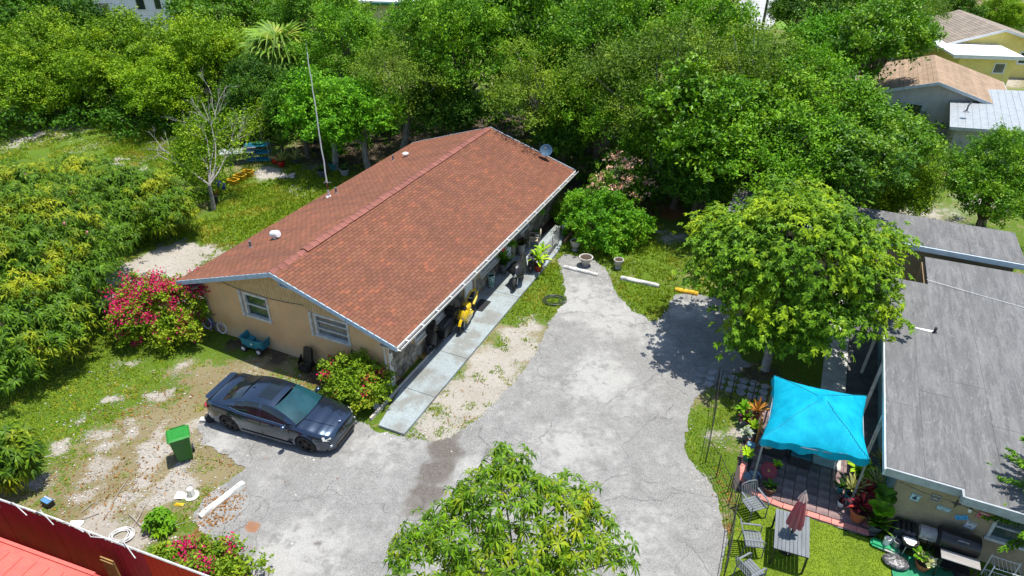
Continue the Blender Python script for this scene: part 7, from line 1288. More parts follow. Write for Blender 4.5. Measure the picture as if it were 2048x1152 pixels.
q = MB(); rr = random.Random(2); q.ell((0, 0, .09), (.34, .25, .1), nu=22, nv=12); q.v = [(x * rr.uniform(.97, 1.03), y * rr.uniform(.97, 1.03), z * rr.uniform(.9, 1.12)) for x, y, z in q.v]; o = q.build('black_cushion', M('black_plastic_wrap', (.05, .05, .052), (.2, .19, .19), 12, .35, bmp=.6, bscale=16, lo=.45, hi=.6), None, smooth=True, label='round black crumpled plastic bundle on the lawn edge', cat='bundle'); o.location = bw(.88, -.78, .03); o.rotation_euler = (0, 0, YAW)
potted('variegated_plant', 'white-flecked bushy plant in a pot before the black smoker', bw(1.52, -.62, .03), .2, .24, terracotta, [(30, .3, .08, L_var, .5, .8, (0, 0, .05)), (16, .3, .09, L_fresh, .5, .9, (-.08, .12, .1)), (22, .26, .08, leaf_mat('cream_leaf', (.5, .5, .35), (.75, .72, .55), None, .3), .5, .9, (.08, -.08, .08))])
potted('purple_ground_plant', 'dark purple leafy plant on the ground below the smoker shelf', bw(2.35, -1.1, .02), .16, .12, greyp, [(36, .45, .07, L_purple, .5, .6, (0, 0, 0))])
rk = thing('white_wire_rack', 'white wire rack at the bottom right below the window', 'rack', bw(3.3, -.35), YAW)
for sx in (-.32, .32):
    for sy in (-.2, .2): q = MB(); q.tube([(sx, sy, .03), (sx, sy, .85)], .014, 6); q.build('post', white, rk)
for z in (.25, .8):
    sh_ = MB(); sh_.tube([(-.32, -.2, z), (.32, -.2, z), (.32, .2, z), (-.32, .2, z)], .01, 5, closed=True)
    for k in range(7): sh_.tube([(-.28 + k * .093, -.2, z), (-.28 + k * .093, .2, z)], .005, 4)
    sh_.build('shelf', white, rk)
# wall signs with their lettering
def lettering(parent, txt, size, loc, mat, rz=0., name='lettering'):
    cu = bpy.data.curves.new(name, 'FONT'); cu.body = txt; cu.size = size; cu.align_x = 'CENTER'; cu.align_y = 'CENTER'; cu.extrude = .0008; tmp = bpy.data.objects.new('tmp_text', cu); COL.objects.link(tmp)
    dg = bpy.context.evaluated_depsgraph_get(); me = bpy.data.meshes.new_from_object(tmp.evaluated_get(dg)); bpy.data.objects.remove(tmp); me.name = name; me.materials.clear(); me.materials.append(mat)
    o = link(name, me, parent, loc=loc); o.rotation_euler = (R(90), 0, 0); return o
def wsign(x, z, w, h, tilt, base, ink, label, lines, deco=None):
    p = bw(x, .345, z); t = thing('wall_sign', label, 'sign', p, YAW, 'tin signs on the tan wall'); t.rotation_euler = (0, tilt, YAW)
    q = MB(); q.box((0, -.008, 0), (w, .012, h)); q.build('plate', base, t, bevel=.002)
    q = MB(); e = .008
    for cx, cz, ww, hh in ((0, h / 2 - .012, w - .02, e), (0, -h / 2 + .012, w - .02, e), (w / 2 - .012, 0, e, h - .02), (-w / 2 + .012, 0, e, h - .02)): q.box((cx, -.0155, cz), (ww, .002, hh))
    q.build('border', ink, t)
    for txt, sz, zz in lines:
        if isinstance(txt, str): lettering(t, txt, sz, (0, -.0156, zz), ink); continue
        q = MB(); rm = random.Random(int(x * 100))           # rows too worn to read: only the strokes
        for k in range(txt): q.box(((k - (txt - 1) / 2) * sz * .62, -.0155, zz), (sz * rm.uniform(.2, .5), .002, sz * rm.uniform(.5, .75)))
        q.build('worn_print', ink, t)
    if deco: deco(t)
    return t
sblue = M('sign_pale_blue', (.42, .56, .6), (.36, .5, .55), 6, .5); sdark = M('sign_dark', (.06, .055, .06), (.1, .08, .08), 6, .5); sred = M('sign_red', (.45, .03, .05), None, 6, .5); swhite = M('sign_white', (.62, .64, .64), None, 6, .5); scy = M('sign_blue', (.04, .32, .6), None, 6, .5); ink = M('ink_navy', (.02, .04, .08), None, 6, .6); inkw = M('ink_white', (.7, .68, .64), None, 6, .6)
def fig(t):
    q = MB(); q.prism([(-.05, -.07), (.04, -.08), (.06, -.02), (.02, .0), (.04, .05), (.0, .07), (-.02, .02), (-.06, .0)], 0, .001); q.v = [(x, -.0156 - z, y) for x, y, z in q.v]; q.build('figure', ink, t)
def arch(t):
    q = MB(); q.prism([(-.08, -.06), (.08, -.06), (.08, -.02), (.05, .015), (0, .03), (-.05, .015), (-.08, -.02)], 0, .001); q.v = [(x, -.0156 - z, y) for x, y, z in q.v]; q.build('emblem', M('sign_grey', (.35, .3, .3), None, 5, .6), t)
wsign(.98, 1.56, .24, .26, R(6), sblue, ink, 'pale blue square tin sign with a dark figure, leftmost on the tan wall', [(5, .05, .09), (3, .04, .03)], fig); wsign(1.42, 1.74, .24, .25, R(4), sdark, inkw, 'dark square tin sign with white capitals and a pale arch', [('BARS', .075, .08)], arch)
wsign(1.70, 1.46, .34, .16, R(3), sblue, ink, 'wide pale blue sign with two lines of dark letters', [(9, .045, .03), (4, .035, -.03)]); wsign(2.16, 1.34, .30, .17, R(-28), scy, sblue, 'bright blue tin sign hung at a tilt', [(3, .05, .0)])
wsign(2.42, 1.16, .26, .27, R(8), swhite, ink, 'white tin sign with a dark heading beside the window', [(6, .05, .085), (2, .05, -.03)]); wsign(2.56, 1.62, .26, .25, R(4), sred, inkw, 'red tin sign with white letters nearest the window', [('BEER', .085, .07), (5, .06, -.05), (3, .04, -.0)])
lb = thing('wall_bulb', 'white bulb hanging under the roof edge above the signs', 'lamp', bw(2.08, -.12, 2.08), YAW); q = MB(); q.lathe([(.02, .1), (.02, .05), (.045, 0), (.04, -.04), (.01, -.06)], 12); q.build('bulb', white, lb, smooth=True); q = MB(); q.lathe([(.03, .06), (.03, .14)], 10); q.build('socket', black, lb)
orn = thing('wall_star', 'dark star ornament hanging under the roof edge', 'ornament', bw(1.76, -.06, 2.12), YAW); q = MB(); q.add([(0, -.03, 0), (0, .03, 0)] + [((.16 if k % 2 == 0 else .05) * math.sin(k * PI / 4), 0, (.2 if k % 2 == 0 else .05) * math.cos(k * PI / 4)) for k in range(8)], [(0, 2 + k, 2 + (k + 1) % 8) for k in range(8)] + [(1, 2 + (k + 1) % 8, 2 + k) for k in range(8)]); q.build('star', blackmetal, orn); q = MB(); q.tube([(0, 0, .2), (0, 0, .32)], .006, 5); q.build('hook', blackmetal, orn)
sl = MB(); sl.tube([bw(.4, .05, 2.2), bw(1.0, .02, 2.1), bw(1.76, -.2, 2.28), bw(2.6, -.27, 2.12), bw(3.6, -.27, 2.15), bw(5, -.27, 2.2)], .008, 5); sl.build('light_string', black, None, label='black cable strung under the edge of the grey roof', cat='cable')
# norfolk pine at the right edge
npn = thing('norfolk_pine', 'dark layered conifer branches at the right edge over the grey roof', 'tree', (*(14.128, 11.869, 3.6)[:2], 0), 0); q = MB(); q.tube([(0, 0, 0), (0, 0, 3), (0, 0, 5.6)], [.13, .1, .03], 8); q.build('trunk', bark, npn); rng = np.random.default_rng(3); VV = []; bm_ = MB()
for k in range(13):
    z = 1.3 + k * .33; L_ = 1.75 * (1 - (k / 14) ** 1.3) + .2
    for j in range(7):
        a = j * 2 * PI / 7 + k * .5; d = np.array([math.cos(a), math.sin(a), 0]); s_ = np.array([-d[1], d[0], 0]); m_ = 190; t_ = rng.uniform(.1, 1, m_); side = rng.uniform(-1, 1, m_); P = np.array([0, 0, z]) + d * (t_ * L_)[:, None] + s_ * (side * .26 * (1.1 - t_))[:, None] + np.array([0, 0, 1.]) * (.25 * t_ ** 2 * L_ * .5 + rng.normal(size=m_) * .03)[:, None]
        VV.append(leaf_quads(P, norm(np.tile([[0, 0, 1.]], (m_, 1)) + rng.normal(size=(m_, 3)) * .5), d + s_ * side[:, None] * 1.3 + rng.normal(size=(m_, 3)) * .2, np.full(m_, .15), np.full(m_, .045))); bm_.tube([(0, 0, z), tuple(np.array([0, 0, z]) + d * L_ * .5 + [0, 0, .03 * L_]), tuple(np.array([0, 0, z]) + d * L_ + [0, 0, .12 * L_])], [.025, .015, .006], 4)
bm_.build('limbs', bark, npn); link('crown', quads_mesh('crown', np.concatenate(VV), L_oak), npn, kind='stuff')

# ------------------------------------------------------------------ doorstep things along the stone wall
def hw_(x, y, z=0.): c, s = math.cos(YAW), math.sin(YAW); return (HO[0] + c * x - s * y, HO[1] + s * x + c * y, z)
potted('corn_plant', 'lime green corn plant in a red pot at the walkway railing', (*(1.22, 27.35, 0)[:2], .02), .2, .4, M('red_glaze', (.36, .04, .03), (.28, .03, .02), 5, .4), [(26, .75, .12, L_corn, .65, .9, (0, 0, .25)), (18, .6, .1, L_corn, .55, .9, (.2, .5, .45))], group='potted plants along the walkway')
dr = potted('mosaic_urn', 'tall teal and white mosaic urn against the stone wall', hw_(9.62, 8.15, .1), .18, .62, M('mosaic', (.03, .2, .18), (.5, .55, .5), 14, .35, lo=.48, hi=.54), [], group='potted plants along the walkway'); potted('dark_door_plant', 'dark bushy plant in a grey trough left of the far door', hw_(9.6, 9.5, .1), .18, .5, greyp, [(30, .55, .08, L_dark, .5, .9, (0, 0, 0)), (16, .5, .08, L_fresh, .4, 1., (0, 0, .25))], group='potted plants along the walkway')
potted('grey_trough_plant', 'plant in a tall grey planter right of the far door', hw_(9.62, 11.45, .1), .2, .6, M('grey_planter', (.3, .28, .25), (.24, .22, .2), 5, .85), [(22, .4, .07, L_purple, .5, .9, (0, 0, 0)), (10, .4, .06, L_dark, .5, .9, (0, 0, 0))], group='potted plants along the walkway'); potted('white_pot_plant', 'white round pot against the stone wall beyond the chair', hw_(9.65, 13.4, .1), .17, .28, white, [(12, .3, .06, L_dark, .5, .8, (0, 0, 0))], group='potted plants along the walkway')
potted('hanging_fern', 'green fern hanging under the eave near the far end', hw_(9.75, 13.2, 1.5), .14, .18, greyp, [(34, .5, .06, L_fresh, .7, .6, (0, 0, 0))], group='potted plants along the walkway'); potted('hanging_basket', 'green plant hanging under the eave left of the far door', hw_(9.75, 9.9, 1.35), .14, .18, greyp, [(34, .48, .06, L_oak, .75, .5, (0, 0, 0))], group='potted plants along the walkway')
q = MB(); q.ell((0, 0, 0), (.11, .11, .13)); o = q.build('red_lantern', M('red_paper', (.5, .015, .02), None, 6, .6), None, smooth=True, label='small red lantern hanging under the eave', cat='lantern'); o.location = hw_(9.85, 8.9, 1.75)
q = MB(); q.box((0, 0, .012), (.6, .95, .024)); o = q.build('door_mat', M('dark_mat', (.02, .02, .022), None, 20, .95, bmp=.4), None, label='dark door mat on the walkway before the far door', cat='mat'); o.location = hw_(9.9, 10.2, .108); o.rotation_euler = (0, 0, YAW); q = MB(); q.box((0, 0, .012), (.5, .85, .024)); o = q.build('door_mat', MATS['dark_mat'], None, label='dark door mat before the near door by the yellow motorcycle', cat='mat'); o.location = hw_(9.92, 6.6, .108); o.rotation_euler = (0, 0, YAW)
pc = thing('porch_chair', 'beige rounded porch chair beyond the far door', 'chair', hw_(9.85, 12.5, .1), YAW + R(-70)); bg_ = M('beige_plastic', (.42, .36, .26), (.34, .29, .2), 5, .6); q = MB(); q.box((0, 0, .42), (.5, .5, .05)); q.build('seat', bg_, pc, bevel=.02)
q = MB(); q.hull([(-.25, .22, .42), (.25, .22, .42), (-.25, .27, .42), (.25, .27, .42)] + [(.26 * math.cos(a), .3, .75 + .22 * math.sin(a)) for a in np.linspace(0, PI, 9)] + [(.26 * math.cos(a), .35, .75 + .22 * math.sin(a)) for a in np.linspace(0, PI, 9)]); q.build('backrest', bg_, pc)
for sx in (-1, 1):
    for sy in (-1, 1): q = MB(); q.bar((sx * .22, sy * .22, 0), (sx * .22, sy * .22, .4), .04); q.build('leg', bg_, pc)
    q = MB(); q.box((sx * .26, 0, .62), (.05, .5, .04)); q.build('armrest', bg_, pc, bevel=.01)
rl = thing('walkway_railing', 'grey metal railing panel at the far end of the walkway', 'railing', (0, 0, 0)); r0, r1 = hw_(11.0, 10.4), hw_(10.85, 13.3)
for k in range(4): p = Vector(r0).lerp(Vector(r1), k / 3); q = MB(); q.bar((p.x, p.y, 0), (p.x, p.y, .98), .04); q.build('post', steel, rl)
for k in range(8): q = MB(); q.bar((r0[0], r0[1], .16 + k * .11), (r1[0], r1[1], .16 + k * .11), .022); q.build('rail', steel, rl)
bed = MB(); bed.prism([hw_(9.4, 13.5)[:2], hw_(11.0, 13.6)[:2], hw_(10.9, 17)[:2], hw_(9.4, 17)[:2]], -.02, .05); bed.build('flower_bed', soil, kind='structure')
for k in range(6): p = Vector(hw_(11.05, 13.9)).lerp(Vector(hw_(10.95, 16.6)), k / 5); q = MB(); q.box((0, 0, .09), (.12, .5, .18)); o = q.build('bed_edging', M('edging_clay', (.5, .26, .17), None, 5, .85), None, bevel=.01, label='clay edging block of the flower bed, number %s from the railing' % ('one', 'two', 'three', 'four', 'five', 'six')[k], cat='edging', group='flower bed edging'); o.location = p; o.rotation_euler = (0, 0, YAW)
st_ = thing('garden_statue', 'small white garden statue in the flower bed at the house end', 'statue', hw_(10.55, 14.9, .05)); q = MB(); q.lathe([(.14, 0), (.14, .06), (.09, .08), (.11, .22), (.13, .34), (.08, .46), (.05, .5), (.075, .56), (.07, .63), (.02, .68)], 14, wob=lambda a, z: 1 + .12 * math.sin(2 * a + z * 6)); q.build('figure', white, st_, smooth=True); q = MB(); q.box((0, 0, -.0), (.34, .3, .1)); q.build('plinth', concrete, st_, bevel=.01)
hero('bed_shrub', 'low olive shrub at the far end of the long stone wall', hw_(10.2, 16.0), [(*hw_(10.2, 16.0)[:2], .5, .7, .7, .5), (*hw_(10.6, 15.6)[:2], .4, .5, .5, .4)], lambda b: crown('bed_crown', b, L_hedge, 50, 60, .22, .11, .06, 5, .7, .2, -.7), bark, .03, .2, 8, 5, cat='shrub')

# ------------------------------------------------------------------ red metal fence and container at the lower left
fd = Vector((4.55, -1.62)).normalized(); F0 = Vector((-13.6, 12.15)); redm = M('red_steel', (.45, .012, .045), (.36, .012, .035), 2.5, .5, bmp=.1, stretch=(3, 3, .4)); red2 = M('bright_red_steel', (.62, .016, .014), (.55, .014, .014), 3, .45, bmp=.1)
fn = thing('red_fence', 'tall dark red corrugated metal fence across the lower left corner', 'fence', (F0.x - fd.x * 3, F0.y - fd.y * 3, 0), math.atan2(fd.y, fd.x))
pm_ = MB(); ks = 10; prof = [(k * .1, .022 if k % 2 else -.022) for k in range(ks + 1)]; pm_.sect([[(x, y, 0) for x, y in prof], [(x, y, 2.0) for x, y in prof]], cap=False, closed=False); pm_.sect([[(x, y + .006, 0) for x, y in prof], [(x, y + .006, 2.0) for x, y in prof]], cap=False, closed=False)
me1 = pm_.mesh('panel', redm); me2 = me1.copy(); me2.materials.clear(); me2.materials.append(red2)
for k in range(11): link('panel', me1 if k < 8 else me2, fn, loc=(k * 1.0, .004 * (k % 2), random.uniform(-.015, .015)))
for z in (.3, 1.7): q = MB(); q.box((5.5, .06, z), (11, .05, .07)); q.build('rail', M('fence_rail', (.1, .03, .03), None, 5, .7), fn)
q = MB(); q.tube([(-.2, .02, 2.02), (3, .0, 2.03), (5, .05, 2.0), (7, .02, 2.02), (11, .03, 2.0)], .03, 6); q.build('top_pipe', M('white_pipe', (.55, .55, .52), (.4, .4, .38), 5, .6), fn)
for k in range(6): x = 2.6 + k * .9; q = MB(); q.tube([(x, .02, 2.0), (x + .25, random.uniform(-.15, .1), 2.05 + random.uniform(0, .12)), (x + .8, random.uniform(-.2, .2), 2.0)], .012, 5); q.build('loose_pipe', MATS['white_pipe'], fn)
bd_ = thing('wood_panel', 'ochre plywood sheet standing against the red fence', 'board', (F0.x + fd.x * 3.95 - .12, F0.y + fd.y * 3.95 - .2, 0), math.atan2(fd.y, fd.x)); q = MB(); q.box((0, 0, .8), (.42, .03, 1.6)); q.build('sheet', M('plywood', (.36, .22, .07), (.26, .15, .05), 4, .8), bd_); q = MB(); q.box((0, -.03, 1.5), (.4, .03, .06)); q.build('batten', MATS['plywood'], bd_)
cn = thing('coral_container', 'coral red ribbed steel container roof in the lower left corner', 'container', (-12.2, 10.55, 0), math.atan2(-.96, 2.85)); cm_ = M('coral_steel', (.60, .12, .085), (.52, .10, .075), 2, .5, bmp=.05)
q = MB(); q.box((-1.0, -1.25, 1.2), (8.0, 2.4, 2.4)); q.build('body', cm_, cn)
for k in range(19): q = MB(); q.box((-4.75 + k * .42, -1.25, 2.412), (.36, 2.1, .024)); q.build('roof_rib', cm_, cn, bevel=.006)
for x in (2.95, -4.95):
    for y in (-.1, -2.4): q = MB(); q.box((x, y, 2.36), (.2, .18, .16)); q.build('corner_casting', M('casting_red', (.42, .05, .035), (.25, .04, .03), 6, .6), cn, bevel=.01); 
q = MB(); q.box((-1, -.02, 2.38), (7.7, .08, .12)); q.build('top_rail', cm_, cn)
# fallen twigs by the fence
for k in range(7):
    rr = random.Random(k); p = Vector((-12.535, 13.631, 0)).lerp(Vector((-10.917, 12.745, 0)), rr.random()) + Vector((rr.uniform(-.6, .6), rr.uniform(-.4, .4), 0)); a = rr.uniform(0, 6); L_ = rr.uniform(.6, 1.5); q = MB(); d = Vector((math.cos(a), math.sin(a), 0)); q.tube([p + Vector((0, 0, .02)), p + d * L_ * .5 + Vector((rr.uniform(-.1, .1), rr.uniform(-.1, .1), .06)), p + d * L_ + Vector((0, 0, .02))], [.014, .01, .004], 5)
    for s in (.35, .6): e = p + d * L_ * s; a2 = a + rr.choice((-.7, .8)); q.tube([e + Vector((0, 0, .04)), e + Vector((math.cos(a2), math.sin(a2), .1)) * L_ * .3], [.008, .003], 4)
    q.build('fallen_twig', M('dry_twig', (.36, .31, .26), (.26, .22, .18), 5, .9), None, label='dry grey twig lying on the ground behind the red fence', cat='twig', group='dry twigs')
# ------------------------------------------------------------------ back lawn things
def crate(loc, label, k):
    t = thing('yellow_crate', label, 'crate', (*loc[:2], 0), YAW + .1 * k, 'yellow crates in a row'); ym = M('yellow_crate_plastic', (.62, .36, .01), (.52, .29, .01), 4, .5); q = MB(); tub(q, .62, .42, .3, .03, 1.06); q.build('tub', ym, t); q = MB(); q.box((0, 0, .02), (.5, .34, .03)); q.build('floor', M('dark_earth_fill', (.1, .07, .03), None, 8, .9), t)
    for s in (-1, 1): q = MB(); q.box((s * .33, 0, .25), (.03, .18, .04)); q.build('handle', ym, t)
for k, (p, nm) in enumerate((((-16.697, 37.646, 0), 'nearest yellow crate of the row on the back lawn'), ((-16.514, 38.337, 0), 'middle yellow crate of the row on the back lawn'), ((-16.269, 38.97, 0), 'farthest yellow crate of the row on the back lawn'))): crate(p, nm, k)
blp = M('blue_bucket', (.01, .03, .5), (.01, .03, .4), 5, .4); rdp = M('red_bucket', (.5, .015, .02), None, 5, .4)
for k, (p, mt_, nm) in enumerate((((-17.001, 36.754, 0), blp, 'blue bucket nearest the yellow crates'), ((-17.428, 37.19, 0), blp, 'blue bucket behind the other blue bucket'), ((-17.179, 35.896, 0), rdp, 'red bucket beside the trunk of the bare tree'))):
    t = thing('bucket', nm, 'bucket', (*p[:2], .0), 0, 'buckets by the bare tree'); pot(t, .18, .34, mt_, True, 'body'); q = MB(); q.tube([(.18 * math.cos(a), .18 * math.sin(a), .32) if 0 < k else (.18 * math.cos(a), .05, .32 + .12 * math.sin(a)) for a in np.linspace(0, PI, 8)], .007, 5); q.build('handle', steel, t)
q = MB(); q.lathe([(.16, 0), (.17, .5), (.15, .52), (.0, .52)], 16); o = q.build('black_bin', black, None, smooth=True, label='black bin standing below the red bucket', cat='bin'); o.location = (-16.713, 34.806, 0)
cgm = M('cage_wire', (.34, .38, .4), None, 5, .5, metal=.6); rk = thing('cage_rack', 'blue shelved wire cage rack on the back lawn', 'rack', (*(-16.334, 41.396, 0)[:2], 0), YAW + R(30))
for z in (.15, .62, 1.1): q = MB(); q.box((0, 0, z), (1.5, .7, .03)); q.build('shelf', M('blue_shelf', (.02, .22, .42), (.02, .3, .45), 4, .5), rk)
for sx in (-1, 1):
    for sy in (-1, 1): q = MB(); q.bar((sx * .73, sy * .33, 0), (sx * .73, sy * .33, 1.4), .03); q.build('post', steel, rk)
q = MB(); q.ell((.1, 0, 1.2), (.4, .22, .1)); q.build('green_tray', M('green_tray_plastic', (.02, .25, .1), None, 4, .5), rk, smooth=True)
pen = thing('wire_pen', 'wire mesh pen with a grey netting roof on the back lawn', 'pen', (*(-17.597, 41.12, 0)[:2], 0), YAW + R(40))
for sx in (-1, 0, 1):
    for sy in (-1, 1): q = MB(); q.bar((sx * 1.1, sy * .5, 0), (sx * 1.1, sy * .5, .75), .03); q.build('post', steel, pen)
for sy in (-1, 1):
    wv = MB()
    for k in range(23): x = -1.1 + k * .1; wv.tube([(x, sy * .5, .02), (x, sy * .5, .75)], .004, 4, cap=False)
    for k in range(8): wv.tube([(-1.1, sy * .5, .05 + k * .1), (1.1, sy * .5, .05 + k * .1)], .004, 4, cap=False)
    wv.build('mesh', cgm, pen, kind='stuff')
vs = [(-1.15 + 2.3 * i / 8, -.55 + 1.1 * j / 4, .78 - .06 * math.sin(PI * i / 8) * math.sin(PI * j / 4) + random.uniform(-.01, .01)) for i in range(9) for j in range(5)]; q = MB(); q.add(vs, [(i * 5 + j, (i + 1) * 5 + j, (i + 1) * 5 + j + 1, i * 5 + j + 1) for i in range(8) for j in range(4)]); q.build('netting', M('grey_net', (.3, .33, .33), (.24, .26, .26), 6, .8), pen)
potted('red_pot_bromeliad', 'yellow striped bromeliad in a red pot on the back lawn', (*(-14.64, 40.466, 0)[:2], 0), .24, .36, rdp, [(22, .75, .1, L_var, .45, .9, (0, 0, 0))], group='potted plants on the back lawn'); potted('pale_agave', 'pale spiky plant right of the red pot on the back lawn', (*(-13.917, 41.073, 0)[:2], 0), .22, .2, greyp, [(20, .85, .08, L_var, .45, .9, (0, 0, 0))], group='potted plants on the back lawn')
q = MB(); q.lathe([(.2, 0), (.24, .4), (.2, .42), (.02, .42)], 16); o = q.build('red_tub', rdp, None, smooth=True, label='red tub lying beside the red potted bromeliad', cat='tub'); o.location = (-15.198, 41.059, 0)
for k in range(5): rr = random.Random(k + 3); q = MB(); q.prism([(.3 * rr.uniform(.7, 1.1) * math.cos(a), .2 * rr.uniform(.7, 1.1) * math.sin(a)) for a in np.linspace(0, 2 * PI, 7)[:-1]], 0, .06); o = q.build('flat_stone', M('pale_stone', (.58, .5, .44), (.45, .38, .33), 5, .9, bmp=.3), None, bevel=.012, label='pale flat stone in the small heap on the back lawn', cat='stone', group='heap of flat stones'); p = (-13.804, 38.757, 0); o.location = (p[0] + (k - 2) * .24 * (1 if k % 2 else .6), p[1] + rr.uniform(-.35, .35), .0 + .055 * (k % 2)); o.rotation_euler = (0, 0, rr.uniform(0, 3))
sd_ = thing('plant_stand', 'dark two-tier metal stand near the mast on the back lawn', 'stand', (*(-13.152, 43.439, 0)[:2], 0), .4)
for z in (.05, .55, 1.1): q = MB(); q.lathe([(.0, z), (.34, z), (.34, z + .03), (0, z + .03)], 16, cap=False); q.build('tray', M('pale_tray', (.42, .44, .42), None, 5, .6) if z > 1 else blackmetal, sd_)
for k in range(4): a = k * PI / 2; q = MB(); q.bar((.32 * math.cos(a), .32 * math.sin(a), 0), (.32 * math.cos(a), .32 * math.sin(a), 1.2), .025); q.build('post', blackmetal, sd_)
for k, (p, nm, mt_) in enumerate((((-11.7, 38.937, 0), 'grey planter with dark leaves behind the left edge of the brown roof', greyp), ((-11.25, 40.082, 0), 'teal planter behind the left edge of the brown roof', tealp), ((-10.351, 39.111, 0), 'pale planter nearest the left edge of the brown roof', M('pale_planter', (.4, .4, .38), None, 5, .8)))): potted('yard_planter', nm, (*p[:2], 0), .3, .4, mt_, [(18, .5, .08, L_dark, .5, .8, (0, 0, 0))], group='planters behind the roof edge')
hero('yard_shrub', 'small leafy plant in the shade behind the left edge of the roof', (-11.639, 41.801, 0), [(*(-11.639, 41.801, 0)[:2], .6, .6, .6, .5)], lambda b: crown('yard_crown', b, L_fresh, 40, 50, .25, .14, .08, 5, .6, .2, -.7), bark, .03, .2, 6, 5, cat='shrub')
gf = thing('garden_gate', 'thin black metal gate frame left of the big bougainvillea', 'gate', (0, 0, 0)); ga1, ga2 = (-17.35, 23.661, 0), (-16.323, 23.295, 0)
for p in (ga1, (-17.164, 23.587, 0), ga2): q = MB(); q.tube([(p[0], p[1], 0), (p[0], p[1], 1.1)], .02, 6); q.build('post', blackmetal, gf)
for z in (.2, 1.08): q = MB(); q.tube([(ga1[0], ga1[1], z), (ga2[0], ga2[1], z)], .015, 6); q.build('rail', blackmetal, gf)
rs_ = MB(); rs_.tube([(-11.541, 35.534, 0), tuple(Vector((-11.541, 35.534, 0)) + Vector((0, 0, 1.3)))], .015, 6); rs_.build('thin_stake', blackmetal, None, label='thin dark stake on the lawn beside the left eave', cat='stake')
# ------------------------------------------------------------------ neighbouring houses
def gable_house(name, label, loc, rz, w, l, h, rise, wallm, roofm, trimm, wins=(), over=.4, cat='house', rows=0):
    """gable end faces local -y"""
    t = thing(name, label, cat, loc, rz); q = MB(); q.add([(-w / 2, 0, 0), (w / 2, 0, 0), (w / 2, 0, h), (0, 0, h + rise), (-w / 2, 0, h), (-w / 2, l, 0), (w / 2, l, 0), (w / 2, l, h), (0, l, h + rise), (-w / 2, l, h)], [(0, 1, 2, 3, 4), (9, 8, 7, 6, 5), (1, 6, 7, 2), (0, 4, 9, 5)]); q.build('wall', wallm, t)
    sl = rise / (w / 2)
    for s in (-1, 1):
        ex = s * (w / 2 + over); q = MB(); zt = h + rise + .08; ze = h - over * sl + .08
        q.add([(0, -over, zt), (ex, -over, ze), (ex, l + over, ze), (0, l + over, zt), (0, -over, zt - .1), (ex, -over, ze - .1), (ex, l + over, ze - .1), (0, l + over, zt - .1)], [(0, 1, 2, 3), (7, 6, 5, 4), (0, 4, 5, 1), (1, 5, 6, 2), (2, 6, 7, 3)]); rf = q.build('roof', roofm, t)
        if rows:      # courses of shingles laid as strips
            n = int(math.hypot(ex, zt - ze) / rows)
            for k in range(n):
                a, b_ = k / n, (k + 1) / n; q = MB(); z1 = zt + (ze - zt) * a; z2 = zt + (ze - zt) * b_; q.add([(ex * a, -over, z1 + .012), (ex * b_, -over, z2 + .035), (ex * b_, l + over, z2 + .035), (ex * a, l + over, z1 + .012), (ex * b_, -over, z2 + .003), (ex * b_, l + over, z2 + .003)], [(0, 1, 2, 3), (1, 4, 5, 2)]); q.build('shingle_course', roofm, rf)
        q = MB(); q.bar((0, -over - .02, zt - .06), (ex, -over - .02, ze - .06), .05, .2); q.build('barge_board', trimm, t); q = MB(); q.box((ex + s * .02, l / 2, ze - .07), (.04, l + 2 * over, .18)); q.build('eave_board', trimm, t)
    for (x0, z0, x1, z1) in wins: window(t, x0, z0, x1, z1, trimm, winglass, y=0, rails=1, fw=.1, glass_y=-.015)
    return t
yw = M('yellow_render', (.85, .70, .22), (.78, .63, .2), 2, .85); gr_roof = M('grey_shingle', (.27, .22, .17), (.2, .165, .13), 1.2, .95, rand=.08, fine=.3); tan_roof = M('tan_shingle', (.31, .215, .14), (.24, .165, .105), 1.5, .95, rand=.1, fine=.35); wroof = M('white_roof', (.78, .79, .8), (.7, .71, .72), 2, .6)
hy_ = math.atan2(-.30, 1)
gable_house('yellow_house', 'yellow house with a grey shingle gable roof at the upper right', (43.6, 63.2, 0), R(-8), 9.5, 9, 2.7, 1.4, yw, gr_roof, white, ((2.1, 1.2, 3.2, 2.3),), .5, rows=.3)
yv = MB(); 
an = thing('yellow_annex', 'yellow flat-roofed annex with a bright white roof beside the yellow house', 'annex', (39.8, 59.4, 0), R(-8)); q = MB(); q.box((.6, 2.4, 1.35), (4.4, 5.2, 2.7)); q.build('wall', yw, an); q = MB(); q.box((.4, 2.3, 2.79), (5.6, 6, .16)); q.build('roof', wroof, an); q = MB(); q.box((.4, -.73, 2.74), (5.6, .06, .3)); q.build('fascia', white, an); window(an, 1.3, 1.35, 2.2, 2.2, white, greyglass, y=-.2, rails=1, fw=.07, glass_y=-.012)
cx = thing('white_carport', 'white metal carport roof showing through the trees at the upper right', 'carport', (36.5, 66, 0), R(-8)); q = MB(); q.box((0, 2, 2.75), (7, 8, .12)); q.build('roof', wroof, cx)
for x in (-3.2, 3.2):
    for y in (-1.6, 5.6): q = MB(); q.box((x, y, 1.35), (.15, .15, 2.7)); q.build('post', white, cx)
for k in range(9): q = MB(); q.box((-3.2 + k * .8, 2, 2.83), (.06, 8, .05)); q.build('roof_seam', wroof, cx)
gwall = M('pale_grey_render', (.56, .53, .48), (.48, .45, .41), 2, .9)
gable_house('tan_roof_house', 'grey-walled house with a tan shingle gable roof right of the wood', (29.4, 47.2, 0), R(-26), 9.2, 8, 2.35, 1.35, gwall, tan_roof, M('blue_white_fascia', (.5, .55, .57), None, 5, .6), ((-1.6, 1.1, -.4, 2.1),), .5, rows=.28)
